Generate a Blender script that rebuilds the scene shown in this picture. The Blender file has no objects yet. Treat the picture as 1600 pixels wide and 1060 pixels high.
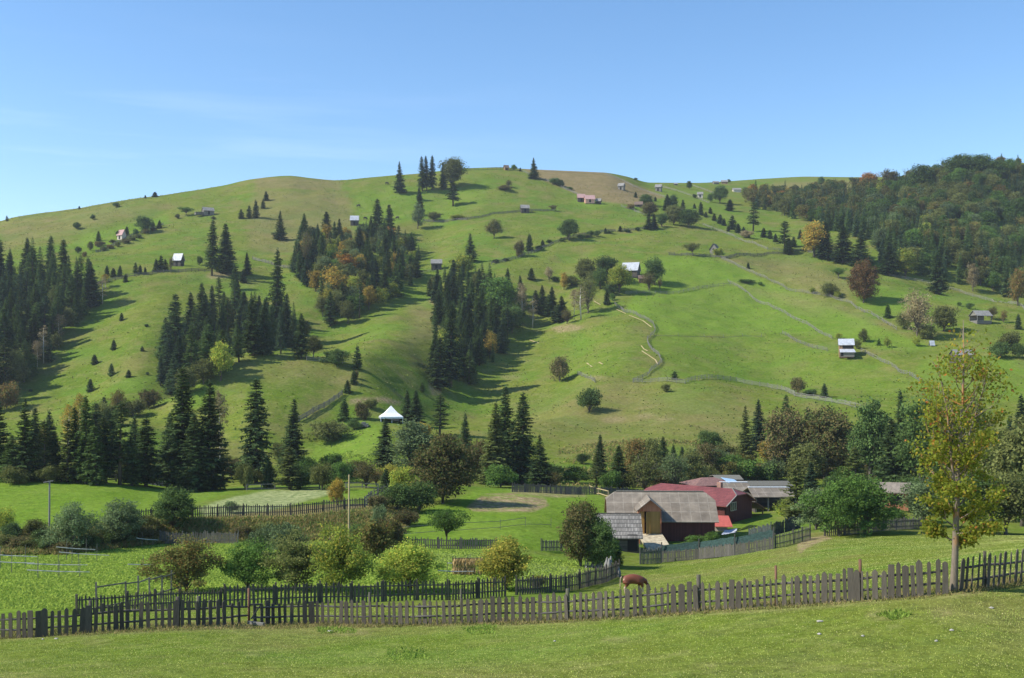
import bpy, bmesh, math, random
import numpy as np
from mathutils import Vector, Matrix
rad = math.radians
RS = np.random.RandomState
SC = bpy.context.scene
C = SC.collection

# ------------------------------------------------------------------ camera, world, sun, exposure
F = 1700.0            # focal length in photo pixels
HZ = 580.0            # photo row of the horizon (level camera, lens shifted up)
cam_d = bpy.data.cameras.new('camera'); cam = bpy.data.objects.new('camera', cam_d); C.objects.link(cam)
cam_d.sensor_width = 36.0; cam_d.lens = 36.0*F/1600.0
cam_d.shift_y = (HZ-530.0)/1600.0
cam_d.clip_start = 0.5; cam_d.clip_end = 6000
cam.location = (0, 0, 0); cam.rotation_euler = (rad(90), 0, 0)
SC.camera = cam
SUN_EL = 42.0; SUN_AZ = -101.0      # azimuth from +Y (view direction) towards +X
saz = rad(SUN_AZ); sel = rad(SUN_EL)
SUND = Vector((math.sin(saz)*math.cos(sel), math.cos(saz)*math.cos(sel), math.sin(sel)))
w = bpy.data.worlds.new('World'); SC.world = w; w.use_nodes = True
nt = w.node_tree; bg = nt.nodes['Background']
sky = nt.nodes.new('ShaderNodeTexSky'); sky.sky_type = 'NISHITA'; sky.sun_disc = False
sky.sun_elevation = sel; sky.sun_rotation = saz; sky.altitude = 900; sky.air_density = 1.0; sky.dust_density = 0.25; sky.ozone_density = 1.3
# thin high cloud low on the left, laid out by sky direction
tc = nt.nodes.new('ShaderNodeTexCoord'); mp = nt.nodes.new('ShaderNodeMapping'); mp.inputs['Scale'].default_value = (2.2, 2.2, 26)
mp.inputs['Rotation'].default_value = (0, rad(-7), 0)
nz = nt.nodes.new('ShaderNodeTexNoise'); nz.inputs['Scale'].default_value = 1.6; nz.inputs['Detail'].default_value = 5; nz.inputs['Roughness'].default_value = 0.55
rp = nt.nodes.new('ShaderNodeMapRange'); rp.inputs['From Min'].default_value = 0.52; rp.inputs['From Max'].default_value = 0.8; rp.inputs['To Max'].default_value = 0.28
sep = nt.nodes.new('ShaderNodeSeparateXYZ')
low = nt.nodes.new('ShaderNodeMapRange'); low.inputs['From Min'].default_value = 0.3; low.inputs['From Max'].default_value = 0.12; low.inputs['To Max'].default_value = 1.0
lf = nt.nodes.new('ShaderNodeMapRange'); lf.inputs['From Min'].default_value = 0.1; lf.inputs['From Max'].default_value = -0.35
m1 = nt.nodes.new('ShaderNodeMath'); m1.operation = 'MULTIPLY'; m2 = nt.nodes.new('ShaderNodeMath'); m2.operation = 'MULTIPLY'
mx = nt.nodes.new('ShaderNodeMixRGB'); mx.inputs['Color2'].default_value = (8.5, 9.3, 10.2, 1)
L = nt.links
L.new(tc.outputs['Generated'], mp.inputs['Vector']); L.new(mp.outputs[0], nz.inputs['Vector']); L.new(nz.outputs['Fac'], rp.inputs['Value'])
L.new(tc.outputs['Generated'], sep.inputs[0]); L.new(sep.outputs['Z'], low.inputs['Value']); L.new(sep.outputs['X'], lf.inputs['Value'])
L.new(rp.outputs[0], m1.inputs[0]); L.new(low.outputs[0], m1.inputs[1]); L.new(m1.outputs[0], m2.inputs[0]); L.new(lf.outputs[0], m2.inputs[1])
hs = nt.nodes.new('ShaderNodeHueSaturation'); hs.inputs['Saturation'].default_value = 1.2; hs.inputs['Value'].default_value = 1.2
L.new(sky.outputs[0], hs.inputs['Color']); L.new(m2.outputs[0], mx.inputs['Fac']); L.new(hs.outputs[0], mx.inputs['Color1']); L.new(mx.outputs[0], bg.inputs['Color'])
bg.inputs['Strength'].default_value = 0.13
sd = bpy.data.lights.new('sun', 'SUN'); sd.energy = 4.8; sd.angle = rad(0.5); sd.color = (1.0, 0.95, 0.86)
so = bpy.data.objects.new('sun', sd); C.objects.link(so)
so.rotation_euler = (-SUND).to_track_quat('-Z', 'Y').to_euler(); so.location = (0, 0, 100)
SC.view_settings.view_transform = 'Standard'; SC.view_settings.look = 'None'; SC.view_settings.exposure = 0.45; SC.view_settings.gamma = 1.0
SC.render.resolution_x = 1024; SC.render.resolution_y = 678
SC.render.engine = 'CYCLES'; SC.cycles.max_bounces = 5; SC.cycles.diffuse_bounces = 2; SC.cycles.transmission_bounces = 3; SC.cycles.glossy_bounces = 2; SC.cycles.volume_bounces = 0

# ------------------------------------------------------------------ helpers
def tag(o, label=None, cat=None, group=None, kind=None):
    if label: o['label'] = label
    if cat: o['category'] = cat
    if group: o['group'] = group
    if kind: o['kind'] = kind
    return o
def empty(name, loc=(0, 0, 0), rz=0, label=None, cat=None, group=None):
    o = bpy.data.objects.new(name, None); C.objects.link(o); o.location = loc; o.rotation_euler = (0, 0, rz); o.empty_display_size = .3
    return tag(o, label, cat, group)
def mesh_np(name, V, Fc, mats, mi=None, smooth=False):
    """V (n,3); Fc list of (m,k) int arrays"""
    me = bpy.data.meshes.new(name)
    if not isinstance(Fc, list): Fc = [Fc]
    Fc = [f for f in Fc if len(f)]
    V = np.asarray(V, dtype=np.float32)
    lt = np.concatenate([np.full(len(f), f.shape[1], dtype=np.int32) for f in Fc])
    lv = np.concatenate([f.ravel() for f in Fc]).astype(np.int32)
    ls = np.concatenate([[0], np.cumsum(lt)[:-1]]).astype(np.int32)
    me.vertices.add(len(V)); me.vertices.foreach_set('co', V.ravel())
    me.loops.add(len(lv)); me.loops.foreach_set('vertex_index', lv)
    me.polygons.add(len(lt)); me.polygons.foreach_set('loop_start', ls); me.polygons.foreach_set('loop_total', lt)
    for m in mats: me.materials.append(m)
    if mi is not None: me.polygons.foreach_set('material_index', np.asarray(mi, dtype=np.int32))
    me.polygons.foreach_set('use_smooth', np.full(len(lt), smooth))
    me.update(calc_edges=True)
    return me
def ob(name, me, parent=None):
    o = bpy.data.objects.new(name, me); C.objects.link(o)
    if parent is not None: o.parent = parent
    return o
class MB:
    def __init__(s): s.v = []; s.f = []
    def poly(s, pts, rev=False):
        b = len(s.v); s.v += [tuple(p) for p in pts]; idx = list(range(b, b+len(pts)))
        s.f.append(idx[::-1] if rev else idx)
    def prism(s, pts, d):
        """closed prism: polygon pts extruded by vector d"""
        b = len(s.v); n = len(pts); d = Vector(d)
        pts = [Vector(p) for p in pts]
        s.v += [tuple(p) for p in pts] + [tuple(p+d) for p in pts]
        s.f.append(list(range(b, b+n))[::-1]); s.f.append(list(range(b+n, b+2*n)))
        for i in range(n):
            j = (i+1) % n; s.f.append([b+i, b+j, b+n+j, b+n+i])
    def box(s, x0, x1, y0, y1, z0, z1):
        s.prism([(x0, y0, z0), (x1, y0, z0), (x1, y1, z0), (x0, y1, z0)], (0, 0, z1-z0))
    def bar(s, a, b, w_, h_, up=(0, 0, 1)):
        a = Vector(a); b = Vector(b); d = b-a
        if d.length < 1e-6: return
        t = d.normalized(); u = Vector(up)
        if abs(t.dot(u)) > .97: u = Vector((1, 0, 0))
        sd_ = t.cross(u).normalized(); up_ = sd_.cross(t).normalized()
        p = [a+sd_*w_/2*i+up_*h_/2*j for i, j in ((-1, -1), (1, -1), (1, 1), (-1, 1))]
        s.prism(p, d)
    def tube(s, pts, rs, n=7, cap=True):
        pts = [Vector(p) for p in pts]; b0 = len(s.v); prev = None
        for i, p in enumerate(pts):
            t = (pts[min(i+1, len(pts)-1)]-pts[max(i-1, 0)]).normalized()
            if prev is None:
                u = t.orthogonal().normalized()
            else:
                u = (prev - t*prev.dot(t)).normalized()
            prev = u; v = t.cross(u)
            for k in range(n):
                a = 2*math.pi*k/n; s.v.append(tuple(p+(u*math.cos(a)+v*math.sin(a))*rs[i]))
        for i in range(len(pts)-1):
            for k in range(n):
                k2 = (k+1) % n
                s.f.append([b0+i*n+k, b0+i*n+k2, b0+(i+1)*n+k2, b0+(i+1)*n+k])
        if cap:
            s.f.append([b0+k for k in range(n)][::-1]); s.f.append([b0+(len(pts)-1)*n+k for k in range(n)])
    def slab(s, polys, t):
        """roof sheets: each planar polygon gets a thickness t downwards"""
        for p in polys: s.prism([Vector(q)-Vector((0, 0, t)) for q in p], (0, 0, t))
    def me(s, name, mat, smooth=False):
        m = bpy.data.meshes.new(name); m.from_pydata(s.v, [], s.f); m.materials.append(mat)
        bm = bmesh.new(); bm.from_mesh(m); bmesh.ops.recalc_face_normals(bm, faces=bm.faces); bm.to_mesh(m); bm.free()
        if smooth: m.polygons.foreach_set('use_smooth', [True]*len(m.polygons))
        m.update(); return m
    def build(s, name, mat, parent=None, smooth=False):
        return ob(name, s.me(name, mat, smooth), parent)

def hash2(ix, iy, seed):
    h = (ix.astype(np.int64)*374761393 + iy.astype(np.int64)*668265263 + seed*1442695041) & 0xffffffff
    h = ((h ^ (h >> 13))*1274126177) & 0xffffffff
    h = h ^ (h >> 16)
    return (h & 0xffff)/65535.0
def vnoise(x, y, seed=0):
    ix = np.floor(x); iy = np.floor(y); fx = x-ix; fy = y-iy
    fx = fx*fx*(3-2*fx); fy = fy*fy*(3-2*fy)
    a = hash2(ix, iy, seed); b = hash2(ix+1, iy, seed); c = hash2(ix, iy+1, seed); d = hash2(ix+1, iy+1, seed)
    return (a*(1-fx)+b*fx)*(1-fy)+(c*(1-fx)+d*fx)*fy*1.0 - .5
def fbm(x, y, seed=0, o=4):
    t = 0; a = 1
    for k in range(o): t = t+a*vnoise(x*2**k, y*2**k, seed+k*17); a *= .5
    return t

# ------------------------------------------------------------------ materials
def new_mat(name):
    m = bpy.data.materials.new(name); m.use_nodes = True
    return m, m.node_tree, m.node_tree.nodes['Principled BSDF'], m.node_tree.links
def nd(t, typ, **kw):
    n = t.nodes.new(typ)
    for k, v in kw.items():
        if k[0] == '_': setattr(n, k[1:], v)
        else: n.inputs[k.replace('_', ' ')].default_value = v
    return n
def c4(c): return (c[0], c[1], c[2], 1)
def sc3(c, k): return tuple(x*k for x in c)
def leaf_mat(name, c1, c2, c3=None, p3=0.0, trans=0.3, clump=0.35, rand=0.25):
    m, t, bs, L = new_mat(name)
    g = nd(t, 'ShaderNodeNewGeometry'); oi = nd(t, 'ShaderNodeObjectInfo'); tc = nd(t, 'ShaderNodeTexCoord')
    mix = nd(t, 'ShaderNodeMixRGB', Color1=c4(c1), Color2=c4(c2)); L.new(g.outputs['Random Per Island'], mix.inputs['Fac'])
    col = mix.outputs[0]
    if c3:
        gt = nd(t, 'ShaderNodeMath', _operation='LESS_THAN'); gt.inputs[1].default_value = p3
        fr = nd(t, 'ShaderNodeMath', _operation='FRACT'); ml = nd(t, 'ShaderNodeMath', _operation='MULTIPLY'); ml.inputs[1].default_value = 37.7
        L.new(g.outputs['Random Per Island'], ml.inputs[0]); L.new(ml.outputs[0], fr.inputs[0]); L.new(fr.outputs[0], gt.inputs[0])
        m3 = nd(t, 'ShaderNodeMixRGB', Color2=c4(c3)); L.new(col, m3.inputs['Color1']); L.new(gt.outputs[0], m3.inputs['Fac']); col = m3.outputs[0]
    n = nd(t, 'ShaderNodeTexNoise', Scale=0.55, Detail=2.0); L.new(tc.outputs['Object'], n.inputs['Vector'])
    r1 = nd(t, 'ShaderNodeMapRange', From_Min=.3, From_Max=.7, To_Min=1-clump, To_Max=1+clump); L.new(n.outputs['Fac'], r1.inputs['Value'])
    r2 = nd(t, 'ShaderNodeMapRange', To_Min=1-rand, To_Max=1+rand); L.new(oi.outputs['Random'], r2.inputs['Value'])
    mu = nd(t, 'ShaderNodeMath', _operation='MULTIPLY'); L.new(r1.outputs[0], mu.inputs[0]); L.new(r2.outputs[0], mu.inputs[1])
    sc = nd(t, 'ShaderNodeVectorMath', _operation='SCALE'); L.new(col, sc.inputs[0]); L.new(mu.outputs[0], sc.inputs['Scale'])
    L.new(sc.outputs[0], bs.inputs['Base Color']); bs.inputs['Roughness'].default_value = .65; bs.inputs['Specular IOR Level'].default_value = .0
    if trans > 0:
        tr = nd(t, 'ShaderNodeBsdfTranslucent'); s2 = nd(t, 'ShaderNodeVectorMath', _operation='SCALE'); s2.inputs['Scale'].default_value = 1.3
        L.new(sc.outputs[0], s2.inputs[0]); L.new(s2.outputs[0], tr.inputs['Color'])
        ms = nd(t, 'ShaderNodeMixShader', Fac=trans); L.new(bs.outputs[0], ms.inputs[1]); L.new(tr.outputs[0], ms.inputs[2])
        L.new(ms.outputs[0], t.nodes['Material Output'].inputs['Surface'])
    return m
def wood_mat(name, c1, c2, scale=(6, 6, 1), rand=.3, stain=None, rough=.85, bump=.25):
    m, t, bs, L = new_mat(name)
    tc = nd(t, 'ShaderNodeTexCoord'); mp = nd(t, 'ShaderNodeMapping', Scale=scale); n = nd(t, 'ShaderNodeTexNoise', Scale=4.0, Detail=5.0, Roughness=.7)
    L.new(tc.outputs['Object'], mp.inputs[0]); L.new(mp.outputs[0], n.inputs['Vector'])
    r = nd(t, 'ShaderNodeMapRange', From_Min=.28, From_Max=.72); L.new(n.outputs['Fac'], r.inputs['Value'])
    mix = nd(t, 'ShaderNodeMixRGB', Color1=c4(c1), Color2=c4(c2)); L.new(r.outputs[0], mix.inputs['Fac'])
    oi = nd(t, 'ShaderNodeObjectInfo'); g = nd(t, 'ShaderNodeNewGeometry')
    ad = nd(t, 'ShaderNodeMath', _operation='ADD'); L.new(oi.outputs['Random'], ad.inputs[0]); L.new(g.outputs['Random Per Island'], ad.inputs[1])
    r2 = nd(t, 'ShaderNodeMapRange', From_Max=2.0, To_Min=1-rand, To_Max=1+rand); L.new(ad.outputs[0], r2.inputs['Value'])
    sc = nd(t, 'ShaderNodeVectorMath', _operation='SCALE'); L.new(mix.outputs[0], sc.inputs[0]); L.new(r2.outputs[0], sc.inputs['Scale'])
    col = sc.outputs[0]
    if stain:
        n2 = nd(t, 'ShaderNodeTexNoise', Scale=1.3, Detail=4.0); L.new(tc.outputs['Object'], n2.inputs['Vector'])
        r3 = nd(t, 'ShaderNodeMapRange', From_Min=.52, From_Max=.66, To_Max=.8); L.new(n2.outputs['Fac'], r3.inputs['Value'])
        m3 = nd(t, 'ShaderNodeMixRGB', Color2=c4(stain)); L.new(col, m3.inputs['Color1']); L.new(r3.outputs[0], m3.inputs['Fac']); col = m3.outputs[0]
    L.new(col, bs.inputs['Base Color']); bs.inputs['Roughness'].default_value = rough; bs.inputs['Specular IOR Level'].default_value = .3
    if bump:
        b = nd(t, 'ShaderNodeBump', Strength=bump, Distance=.02); L.new(n.outputs['Fac'], b.inputs['Height']); L.new(b.outputs[0], bs.inputs['Normal'])
    return m
def plank_mat(name, c1, c2, pw=.16, axis='X', rough=.8, gap=.35):
    """boards side by side along local axis, each with its own tone, dark joints"""
    m, t, bs, L = new_mat(name)
    tc = nd(t, 'ShaderNodeTexCoord'); sp = nd(t, 'ShaderNodeSeparateXYZ'); L.new(tc.outputs['Object'], sp.inputs[0])
    if axis == 'XY':
        ad = nd(t, 'ShaderNodeMath', _operation='ADD'); L.new(sp.outputs['X'], ad.inputs[0]); L.new(sp.outputs['Y'], ad.inputs[1]); src = ad.outputs[0]
    else: src = sp.outputs[axis]
    dv = nd(t, 'ShaderNodeMath', _operation='DIVIDE'); dv.inputs[1].default_value = pw; L.new(src, dv.inputs[0])
    fl = nd(t, 'ShaderNodeMath', _operation='FLOOR'); L.new(dv.outputs[0], fl.inputs[0])
    fr = nd(t, 'ShaderNodeMath', _operation='FRACT'); L.new(dv.outputs[0], fr.inputs[0])
    wn = nd(t, 'ShaderNodeTexWhiteNoise', _noise_dimensions='1D'); L.new(fl.outputs[0], wn.inputs['W'])
    n = nd(t, 'ShaderNodeTexNoise', Scale=2.2, Detail=4.0); L.new(tc.outputs['Object'], n.inputs['Vector'])
    ad2 = nd(t, 'ShaderNodeMath', _operation='ADD'); L.new(wn.outputs['Value'], ad2.inputs[0]); L.new(n.outputs['Fac'], ad2.inputs[1])
    r = nd(t, 'ShaderNodeMapRange', From_Min=.3, From_Max=1.7); L.new(ad2.outputs[0], r.inputs['Value'])
    mix = nd(t, 'ShaderNodeMixRGB', Color1=c4(c1), Color2=c4(c2)); L.new(r.outputs[0], mix.inputs['Fac'])
    lt = nd(t, 'ShaderNodeMath', _operation='LESS_THAN'); lt.inputs[1].default_value = .1; L.new(fr.outputs[0], lt.inputs[0])
    mg = nd(t, 'ShaderNodeMath', _operation='MULTIPLY'); mg.inputs[1].default_value = 1-gap; L.new(lt.outputs[0], mg.inputs[0])
    m3 = nd(t, 'ShaderNodeMixRGB', Color2=c4(sc3(c1, .25))); L.new(mix.outputs[0], m3.inputs['Color1']); L.new(mg.outputs[0], m3.inputs['Fac'])
    L.new(m3.outputs[0], bs.inputs['Base Color']); bs.inputs['Roughness'].default_value = rough; bs.inputs['Specular IOR Level'].default_value = .3
    return m
def sheet_mat(name, c1, c2, line, bw, bh, rough=.7, mortar=.03, tilt=None, offs=.0, metal=0, swap=False):
    """roof sheets or shingles laid in courses"""
    m, t, bs, L = new_mat(name)
    tc = nd(t, 'ShaderNodeTexCoord'); sp = nd(t, 'ShaderNodeSeparateXYZ'); L.new(tc.outputs['Object'], sp.inputs[0])
    cb = nd(t, 'ShaderNodeCombineXYZ')
    L.new(sp.outputs['Y' if swap else 'X'], cb.inputs['X']); L.new(sp.outputs['Z'], cb.inputs['Y'])
    br = nd(t, 'ShaderNodeTexBrick', Color1=c4(c1), Color2=c4(c2), Mortar=c4(line), Scale=1.0, Mortar_Size=mortar, Bias=0.0, Brick_Width=bw, Row_Height=bh)
    br.offset = offs; L.new(cb.outputs[0], br.inputs['Vector'])
    n = nd(t, 'ShaderNodeTexNoise', Scale=.9, Detail=6.0, Roughness=.65); L.new(tc.outputs['Object'], n.inputs['Vector'])
    r = nd(t, 'ShaderNodeMapRange', From_Min=.3, From_Max=.7, To_Min=.68, To_Max=1.25); L.new(n.outputs['Fac'], r.inputs['Value'])
    sc = nd(t, 'ShaderNodeVectorMath', _operation='SCALE'); L.new(br.outputs['Color'], sc.inputs[0]); L.new(r.outputs[0], sc.inputs['Scale'])
    L.new(sc.outputs[0], bs.inputs['Base Color']); bs.inputs['Roughness'].default_value = rough; bs.inputs['Metallic'].default_value = metal; bs.inputs['Specular IOR Level'].default_value = .35
    return m
def plain_mat(name, c, rough=.8, var=.2, scale=3.0, c2=None, spec=.3):
    m, t, bs, L = new_mat(name)
    tc = nd(t, 'ShaderNodeTexCoord'); n = nd(t, 'ShaderNodeTexNoise', Scale=scale, Detail=5.0, Roughness=.6); L.new(tc.outputs['Object'], n.inputs['Vector'])
    r = nd(t, 'ShaderNodeMapRange', From_Min=.35, From_Max=.65); L.new(n.outputs['Fac'], r.inputs['Value'])
    mix = nd(t, 'ShaderNodeMixRGB', Color1=c4(sc3(c, 1-var)), Color2=c4(c2 or sc3(c, 1+var))); L.new(r.outputs[0], mix.inputs['Fac'])
    L.new(mix.outputs[0], bs.inputs['Base Color']); bs.inputs['Roughness'].default_value = rough; bs.inputs['Specular IOR Level'].default_value = spec
    return m

M = {}
# foliage
M['sp_dark'] = leaf_mat('spruce_dark', (.052, .088, .032), (.095, .140, .048), trans=.24, clump=.35)
M['sp_green'] = leaf_mat('spruce_green', (.072, .125, .038), (.125, .185, .054), trans=.26, clump=.35)
M['sp_blue'] = leaf_mat('spruce_blue', (.052, .092, .046), (.085, .130, .064), trans=.2, clump=.3)
M['sp_olive'] = leaf_mat('spruce_olive', (.085, .110, .032), (.140, .160, .048), trans=.22, clump=.3)
M['green'] = leaf_mat('leaf_green', (0.081, 0.144, 0.033), (0.131, 0.219, 0.045))
M['dgreen'] = leaf_mat('leaf_dark_green', (.074, .120, .034), (.115, .172, .050))
M['olive'] = leaf_mat('leaf_olive', (0.119, 0.138, 0.043), (0.188, 0.200, 0.062))
M['grey'] = leaf_mat('leaf_grey_green', (.105, .150, .060), (.175, .225, .098))
M['ygreen'] = leaf_mat('leaf_yellow_green', (0.188, 0.250, 0.044), (0.338, 0.400, 0.069), (0.525, 0.450, 0.075), .15, trans=.4)
M['yellow'] = leaf_mat('leaf_yellow', (0.375, 0.350, 0.062), (0.550, 0.463, 0.088), (0.213, 0.250, 0.050), .3, trans=.4)
M['gold'] = leaf_mat('leaf_gold', (0.350, 0.250, 0.050), (0.500, 0.325, 0.062), (0.200, 0.213, 0.050), .3)
M['orange'] = leaf_mat('leaf_orange', (0.375, 0.163, 0.037), (0.525, 0.250, 0.050), (0.200, 0.188, 0.050), .25)
M['rust'] = leaf_mat('leaf_rust', (.190, .130, .045), (.260, .160, .055), (.14, .15, .045), .4)
M['brown'] = leaf_mat('leaf_brown', (.135, .112, .048), (.195, .150, .065), (.11, .13, .04), .35, trans=.25)
M['bronze'] = leaf_mat('leaf_bronze', (.145, .128, .048), (.205, .168, .066), (.11, .14, .042), .4, trans=.28)
M['beech'] = leaf_mat('leaf_rust_brown', (.190, .110, .050), (.250, .140, .062), (.15, .13, .045), .3, trans=.28)
M['beige'] = leaf_mat('leaf_beige', (0.250, 0.206, 0.106), (0.362, 0.294, 0.156), trans=.3)
M['mixed'] = leaf_mat('leaf_olive_brown', (.150, .165, .045), (.225, .215, .062), (.25, .15, .05), .16)
M['bark'] = wood_mat('bark', (.075, .060, .045), (.16, .135, .105), (3, 3, 1))
M['birch'] = wood_mat('birch_bark', (.45, .42, .36), (.62, .60, .55), (1, 1, 5))
M['lichen_bark'] = wood_mat('lichen_bark', (.13, .105, .075), (.27, .22, .16), (5, 5, 1.2), stain=(.50, .21, .045))
# wood
M['picket'] = wood_mat('weathered_picket', (.052, .043, .032), (.125, .108, .082), (9, 9, .8), rand=.42, stain=(.10, .11, .06))
M['rail'] = wood_mat('weathered_rail', (.055, .05, .042), (.125, .115, .10), (1, 6, 6), rand=.3)
M['redpost'] = wood_mat('reddish_post', (.11, .055, .035), (.20, .10, .06), (6, 6, 1))
M['palewood'] = wood_mat('fresh_split_wood', (.36, .27, .13), (.54, .43, .23), (3, 3, 3), rand=.25)
M['greywood'] = wood_mat('silver_grey_wood', (.15, .142, .122), (.29, .275, .245), (3, 3, 3), rand=.25)
M['fence_far'] = wood_mat('grey_rail_wood', (.155, .147, .122), (.285, .27, .23), (2, 2, 2), rand=.3)
M['fence_dark'] = wood_mat('dark_rail_wood', (.09, .085, .065), (.19, .18, .145), (2, 2, 2), rand=.3)
M['hay'] = wood_mat('straw', (.36, .23, .085), (.62, .45, .20), (3, 3, 9), rand=.35)
M['midwood'] = wood_mat('dull_grey_wood', (.068, .062, .050), (.150, .138, .115), (5, 5, 1), rand=.3)
# ------------------------------------------------------------------ terrain, from ridge, bank and valley lines
def pslopes(x, y):
    """monotone cubic slopes, y (n, m), knots x (n,)"""
    h = np.diff(x)[:, None]; d = np.diff(y, axis=0)/h
    m = np.zeros_like(y); a = d[:-1]; b = d[1:]
    w1 = 2*h[1:]+h[:-1]; w2 = h[1:]+2*h[:-1]
    with np.errstate(divide='ignore', invalid='ignore'):
        hm = (w1+w2)/(w1/a+w2/b)
    m[1:-1] = np.where(a*b > 0, hm, 0); m[0] = d[0]; m[-1] = d[-1]
    return m
def pchip(x, y, xq):
    x = np.asarray(x, float); y = np.asarray(y, float); one = y.ndim == 1
    if one: y = y[:, None]
    m = pslopes(x, y); i = np.clip(np.searchsorted(x, xq, side='right')-1, 0, len(x)-2)
    h = (x[i+1]-x[i])[:, None]; t = np.clip((xq-x[i])[:, None]/h, -.5, 1.5)
    r = ((2*t**3-3*t**2+1)*y[i]+(t**3-2*t**2+t)*h*m[i]+(-2*t**3+3*t**2)*y[i+1]+(t**3-t**2)*h*m[i+1])
    return r[:, 0] if one else r
U0, U1, DU = -600., 2200., 4.
UG = np.arange(U0, U1+.1, DU)
def row(pts):
    p = sorted(pts); u = [q[0] for q in p]; a = [q[1] for q in p]; b = [q[2] for q in p]
    if u[0] > U0: u = [U0]+u; a = [a[0]]+a; b = [b[0]]+b
    if u[-1] < U1: u = u+[U1]; a = a+[a[-1]]; b = b+[b[-1]]
    py = pchip(u, a, UG); Y = pchip(u, b, UG)
    return py, Y
RW = [
 row([(0, 1600, 4), (1600, 1500, 4)]),
 row([(0, 1062, 31), (800, 1062, 29), (1600, 1062, 25)]),
 row([(-500, 1015, 46), (0, 998, 46), (300, 981, 47), (500, 976, 50), (800, 972, 47), (1000, 962, 43), (1250, 945, 40), (1480, 927, 37.5), (1600, 908, 41), (2100, 870, 48)]),
 row([(-400, 935, 66), (0, 932, 66), (400, 938, 66), (700, 937, 68), (860, 928, 72), (980, 922, 76), (1200, 895, 76), (1400, 870, 77), (1600, 850, 80), (2100, 830, 85)]),
 row([(-400, 880, 96), (0, 872, 98), (100, 866, 100), (250, 850, 108), (400, 845, 110), (600, 850, 108), (800, 856, 106), (900, 872, 106), (1000, 875, 110), (1100, 867, 112), (1270, 836, 112), (1400, 828, 116), (1500, 830, 118), (1600, 834, 120)]),
 row([(-400, 830, 108), (0, 828, 110), (200, 813, 115), (300, 808, 116), (450, 806, 118), (570, 797, 122), (620, 815, 124), (700, 808, 128), (800, 805, 130), (900, 820, 131), (1000, 846, 132), (1150, 838, 134), (1270, 818, 132), (1400, 812, 134), (1600, 815, 140)]),
 row([(-400, 745, 150), (0, 745, 150), (150, 748, 150), (300, 766, 152), (400, 765, 152), (550, 763, 154), (740, 765, 158), (800, 763, 165), (950, 767, 166), (1020, 775, 166), (1100, 792, 166), (1200, 790, 166), (1400, 784, 168), (1600, 784, 172)]),
 row([(-400, 752, 180), (0, 752, 180), (300, 762, 180), (500, 752, 182), (700, 752, 186), (800, 752, 190), (1000, 752, 195), (1200, 762, 200), (1400, 748, 205), (1600, 745, 210)]),
 row([(-400, 700, 235), (0, 690, 235), (200, 665, 240), (300, 690, 235), (400, 700, 226), (500, 700, 225), (600, 680, 230), (700, 690, 235), (800, 690, 245), (1000, 690, 250), (1200, 662, 265), (1400, 640, 275), (1600, 620, 290)]),
 row([(-400, 660, 270), (0, 645, 270), (200, 647, 258), (240, 645, 258), (300, 605, 265), (400, 556, 285), (460, 564, 290), (560, 565, 296), (640, 600, 298), (700, 622, 300), (800, 612, 305), (1000, 600, 312), (1200, 604, 320), (1400, 580, 330), (1600, 560, 335)]),
 row([(-400, 590, 320), (0, 595, 312), (200, 592, 302), (300, 612, 295), (400, 572, 306), (500, 562, 316), (600, 540, 330), (700, 562, 345), (800, 548, 355), (1000, 530, 370), (1200, 540, 372), (1400, 525, 376), (1600, 520, 382)]),
 row([(-400, 510, 370), (0, 515, 362), (200, 480, 372), (300, 500, 368), (400, 512, 366), (500, 512, 376), (600, 480, 395), (700, 492, 400), (800, 480, 415), (1000, 460, 430), (1200, 480, 425), (1400, 474, 428), (1600, 482, 420), (2000, 500, 420)]),
 row([(-400, 440, 420), (0, 432, 430), (200, 430, 430), (400, 428, 432), (500, 425, 436), (600, 420, 450), (700, 415, 470), (800, 405, 490), (1000, 395, 505), (1200, 400, 500), (1300, 414, 475), (1400, 432, 460), (1600, 455, 465), (2000, 460, 460)]),
 row([(-400, 410, 520), (0, 390, 520), (200, 370, 540), (400, 358, 552), (600, 350, 570), (800, 335, 600), (1000, 337, 612), (1200, 355, 605), (1300, 365, 575), (1400, 370, 560), (1600, 370, 570), (2000, 380, 570)]),
 row([(-500, 420, 620), (0, 348, 640), (25, 341, 642), (115, 328, 650), (194, 314.5, 658), (255, 307, 665), (344, 293, 680), (400, 281.5, 690), (451, 277, 695), (489, 281, 698), (527, 284, 700), (578, 279.5, 705), (616, 276, 710), (655, 273, 715), (726, 265.5, 725), (782, 264, 735), (813, 266, 740), (915, 270.6, 750), (945, 272, 755), (978, 278, 775), (1016, 288, 810), (1085, 288.4, 880), (1131, 286, 930), (1200, 281, 980), (1264, 278, 990), (1345, 279, 960), (1400, 278, 860), (1450, 270, 770), (1500, 260, 725), (1577, 256, 715), (1700, 258, 715), (2100, 300, 720)]),
]
PYr = np.array([r[0] for r in RW]); Yr = np.array([r[1] for r in RW]); Zr = (HZ-PYr)/F*Yr
Yr = np.vstack([Yr, Yr[-1]+70, Yr[-1]+520]); Zr = np.vstack([Zr, Zr[-1]-10, Zr[-1]-140])
NS = [24, 50, 34, 44, 44, 52, 14, 44, 50, 40, 52, 52, 52, 64, 12, 6]
SG = np.concatenate([np.linspace(i, i+1, n, endpoint=False) for i, n in enumerate(NS)]+[[len(NS)]])
kn = np.arange(len(Yr)).astype(float)
YG = pchip(kn, Yr, SG); ZG = pchip(kn, Zr, SG)          # (S, U)
XG = (UG[None, :]-800)/F*YG
def recalc():
    global PG
    PG = HZ-ZG*F/YG
recalc()
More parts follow.
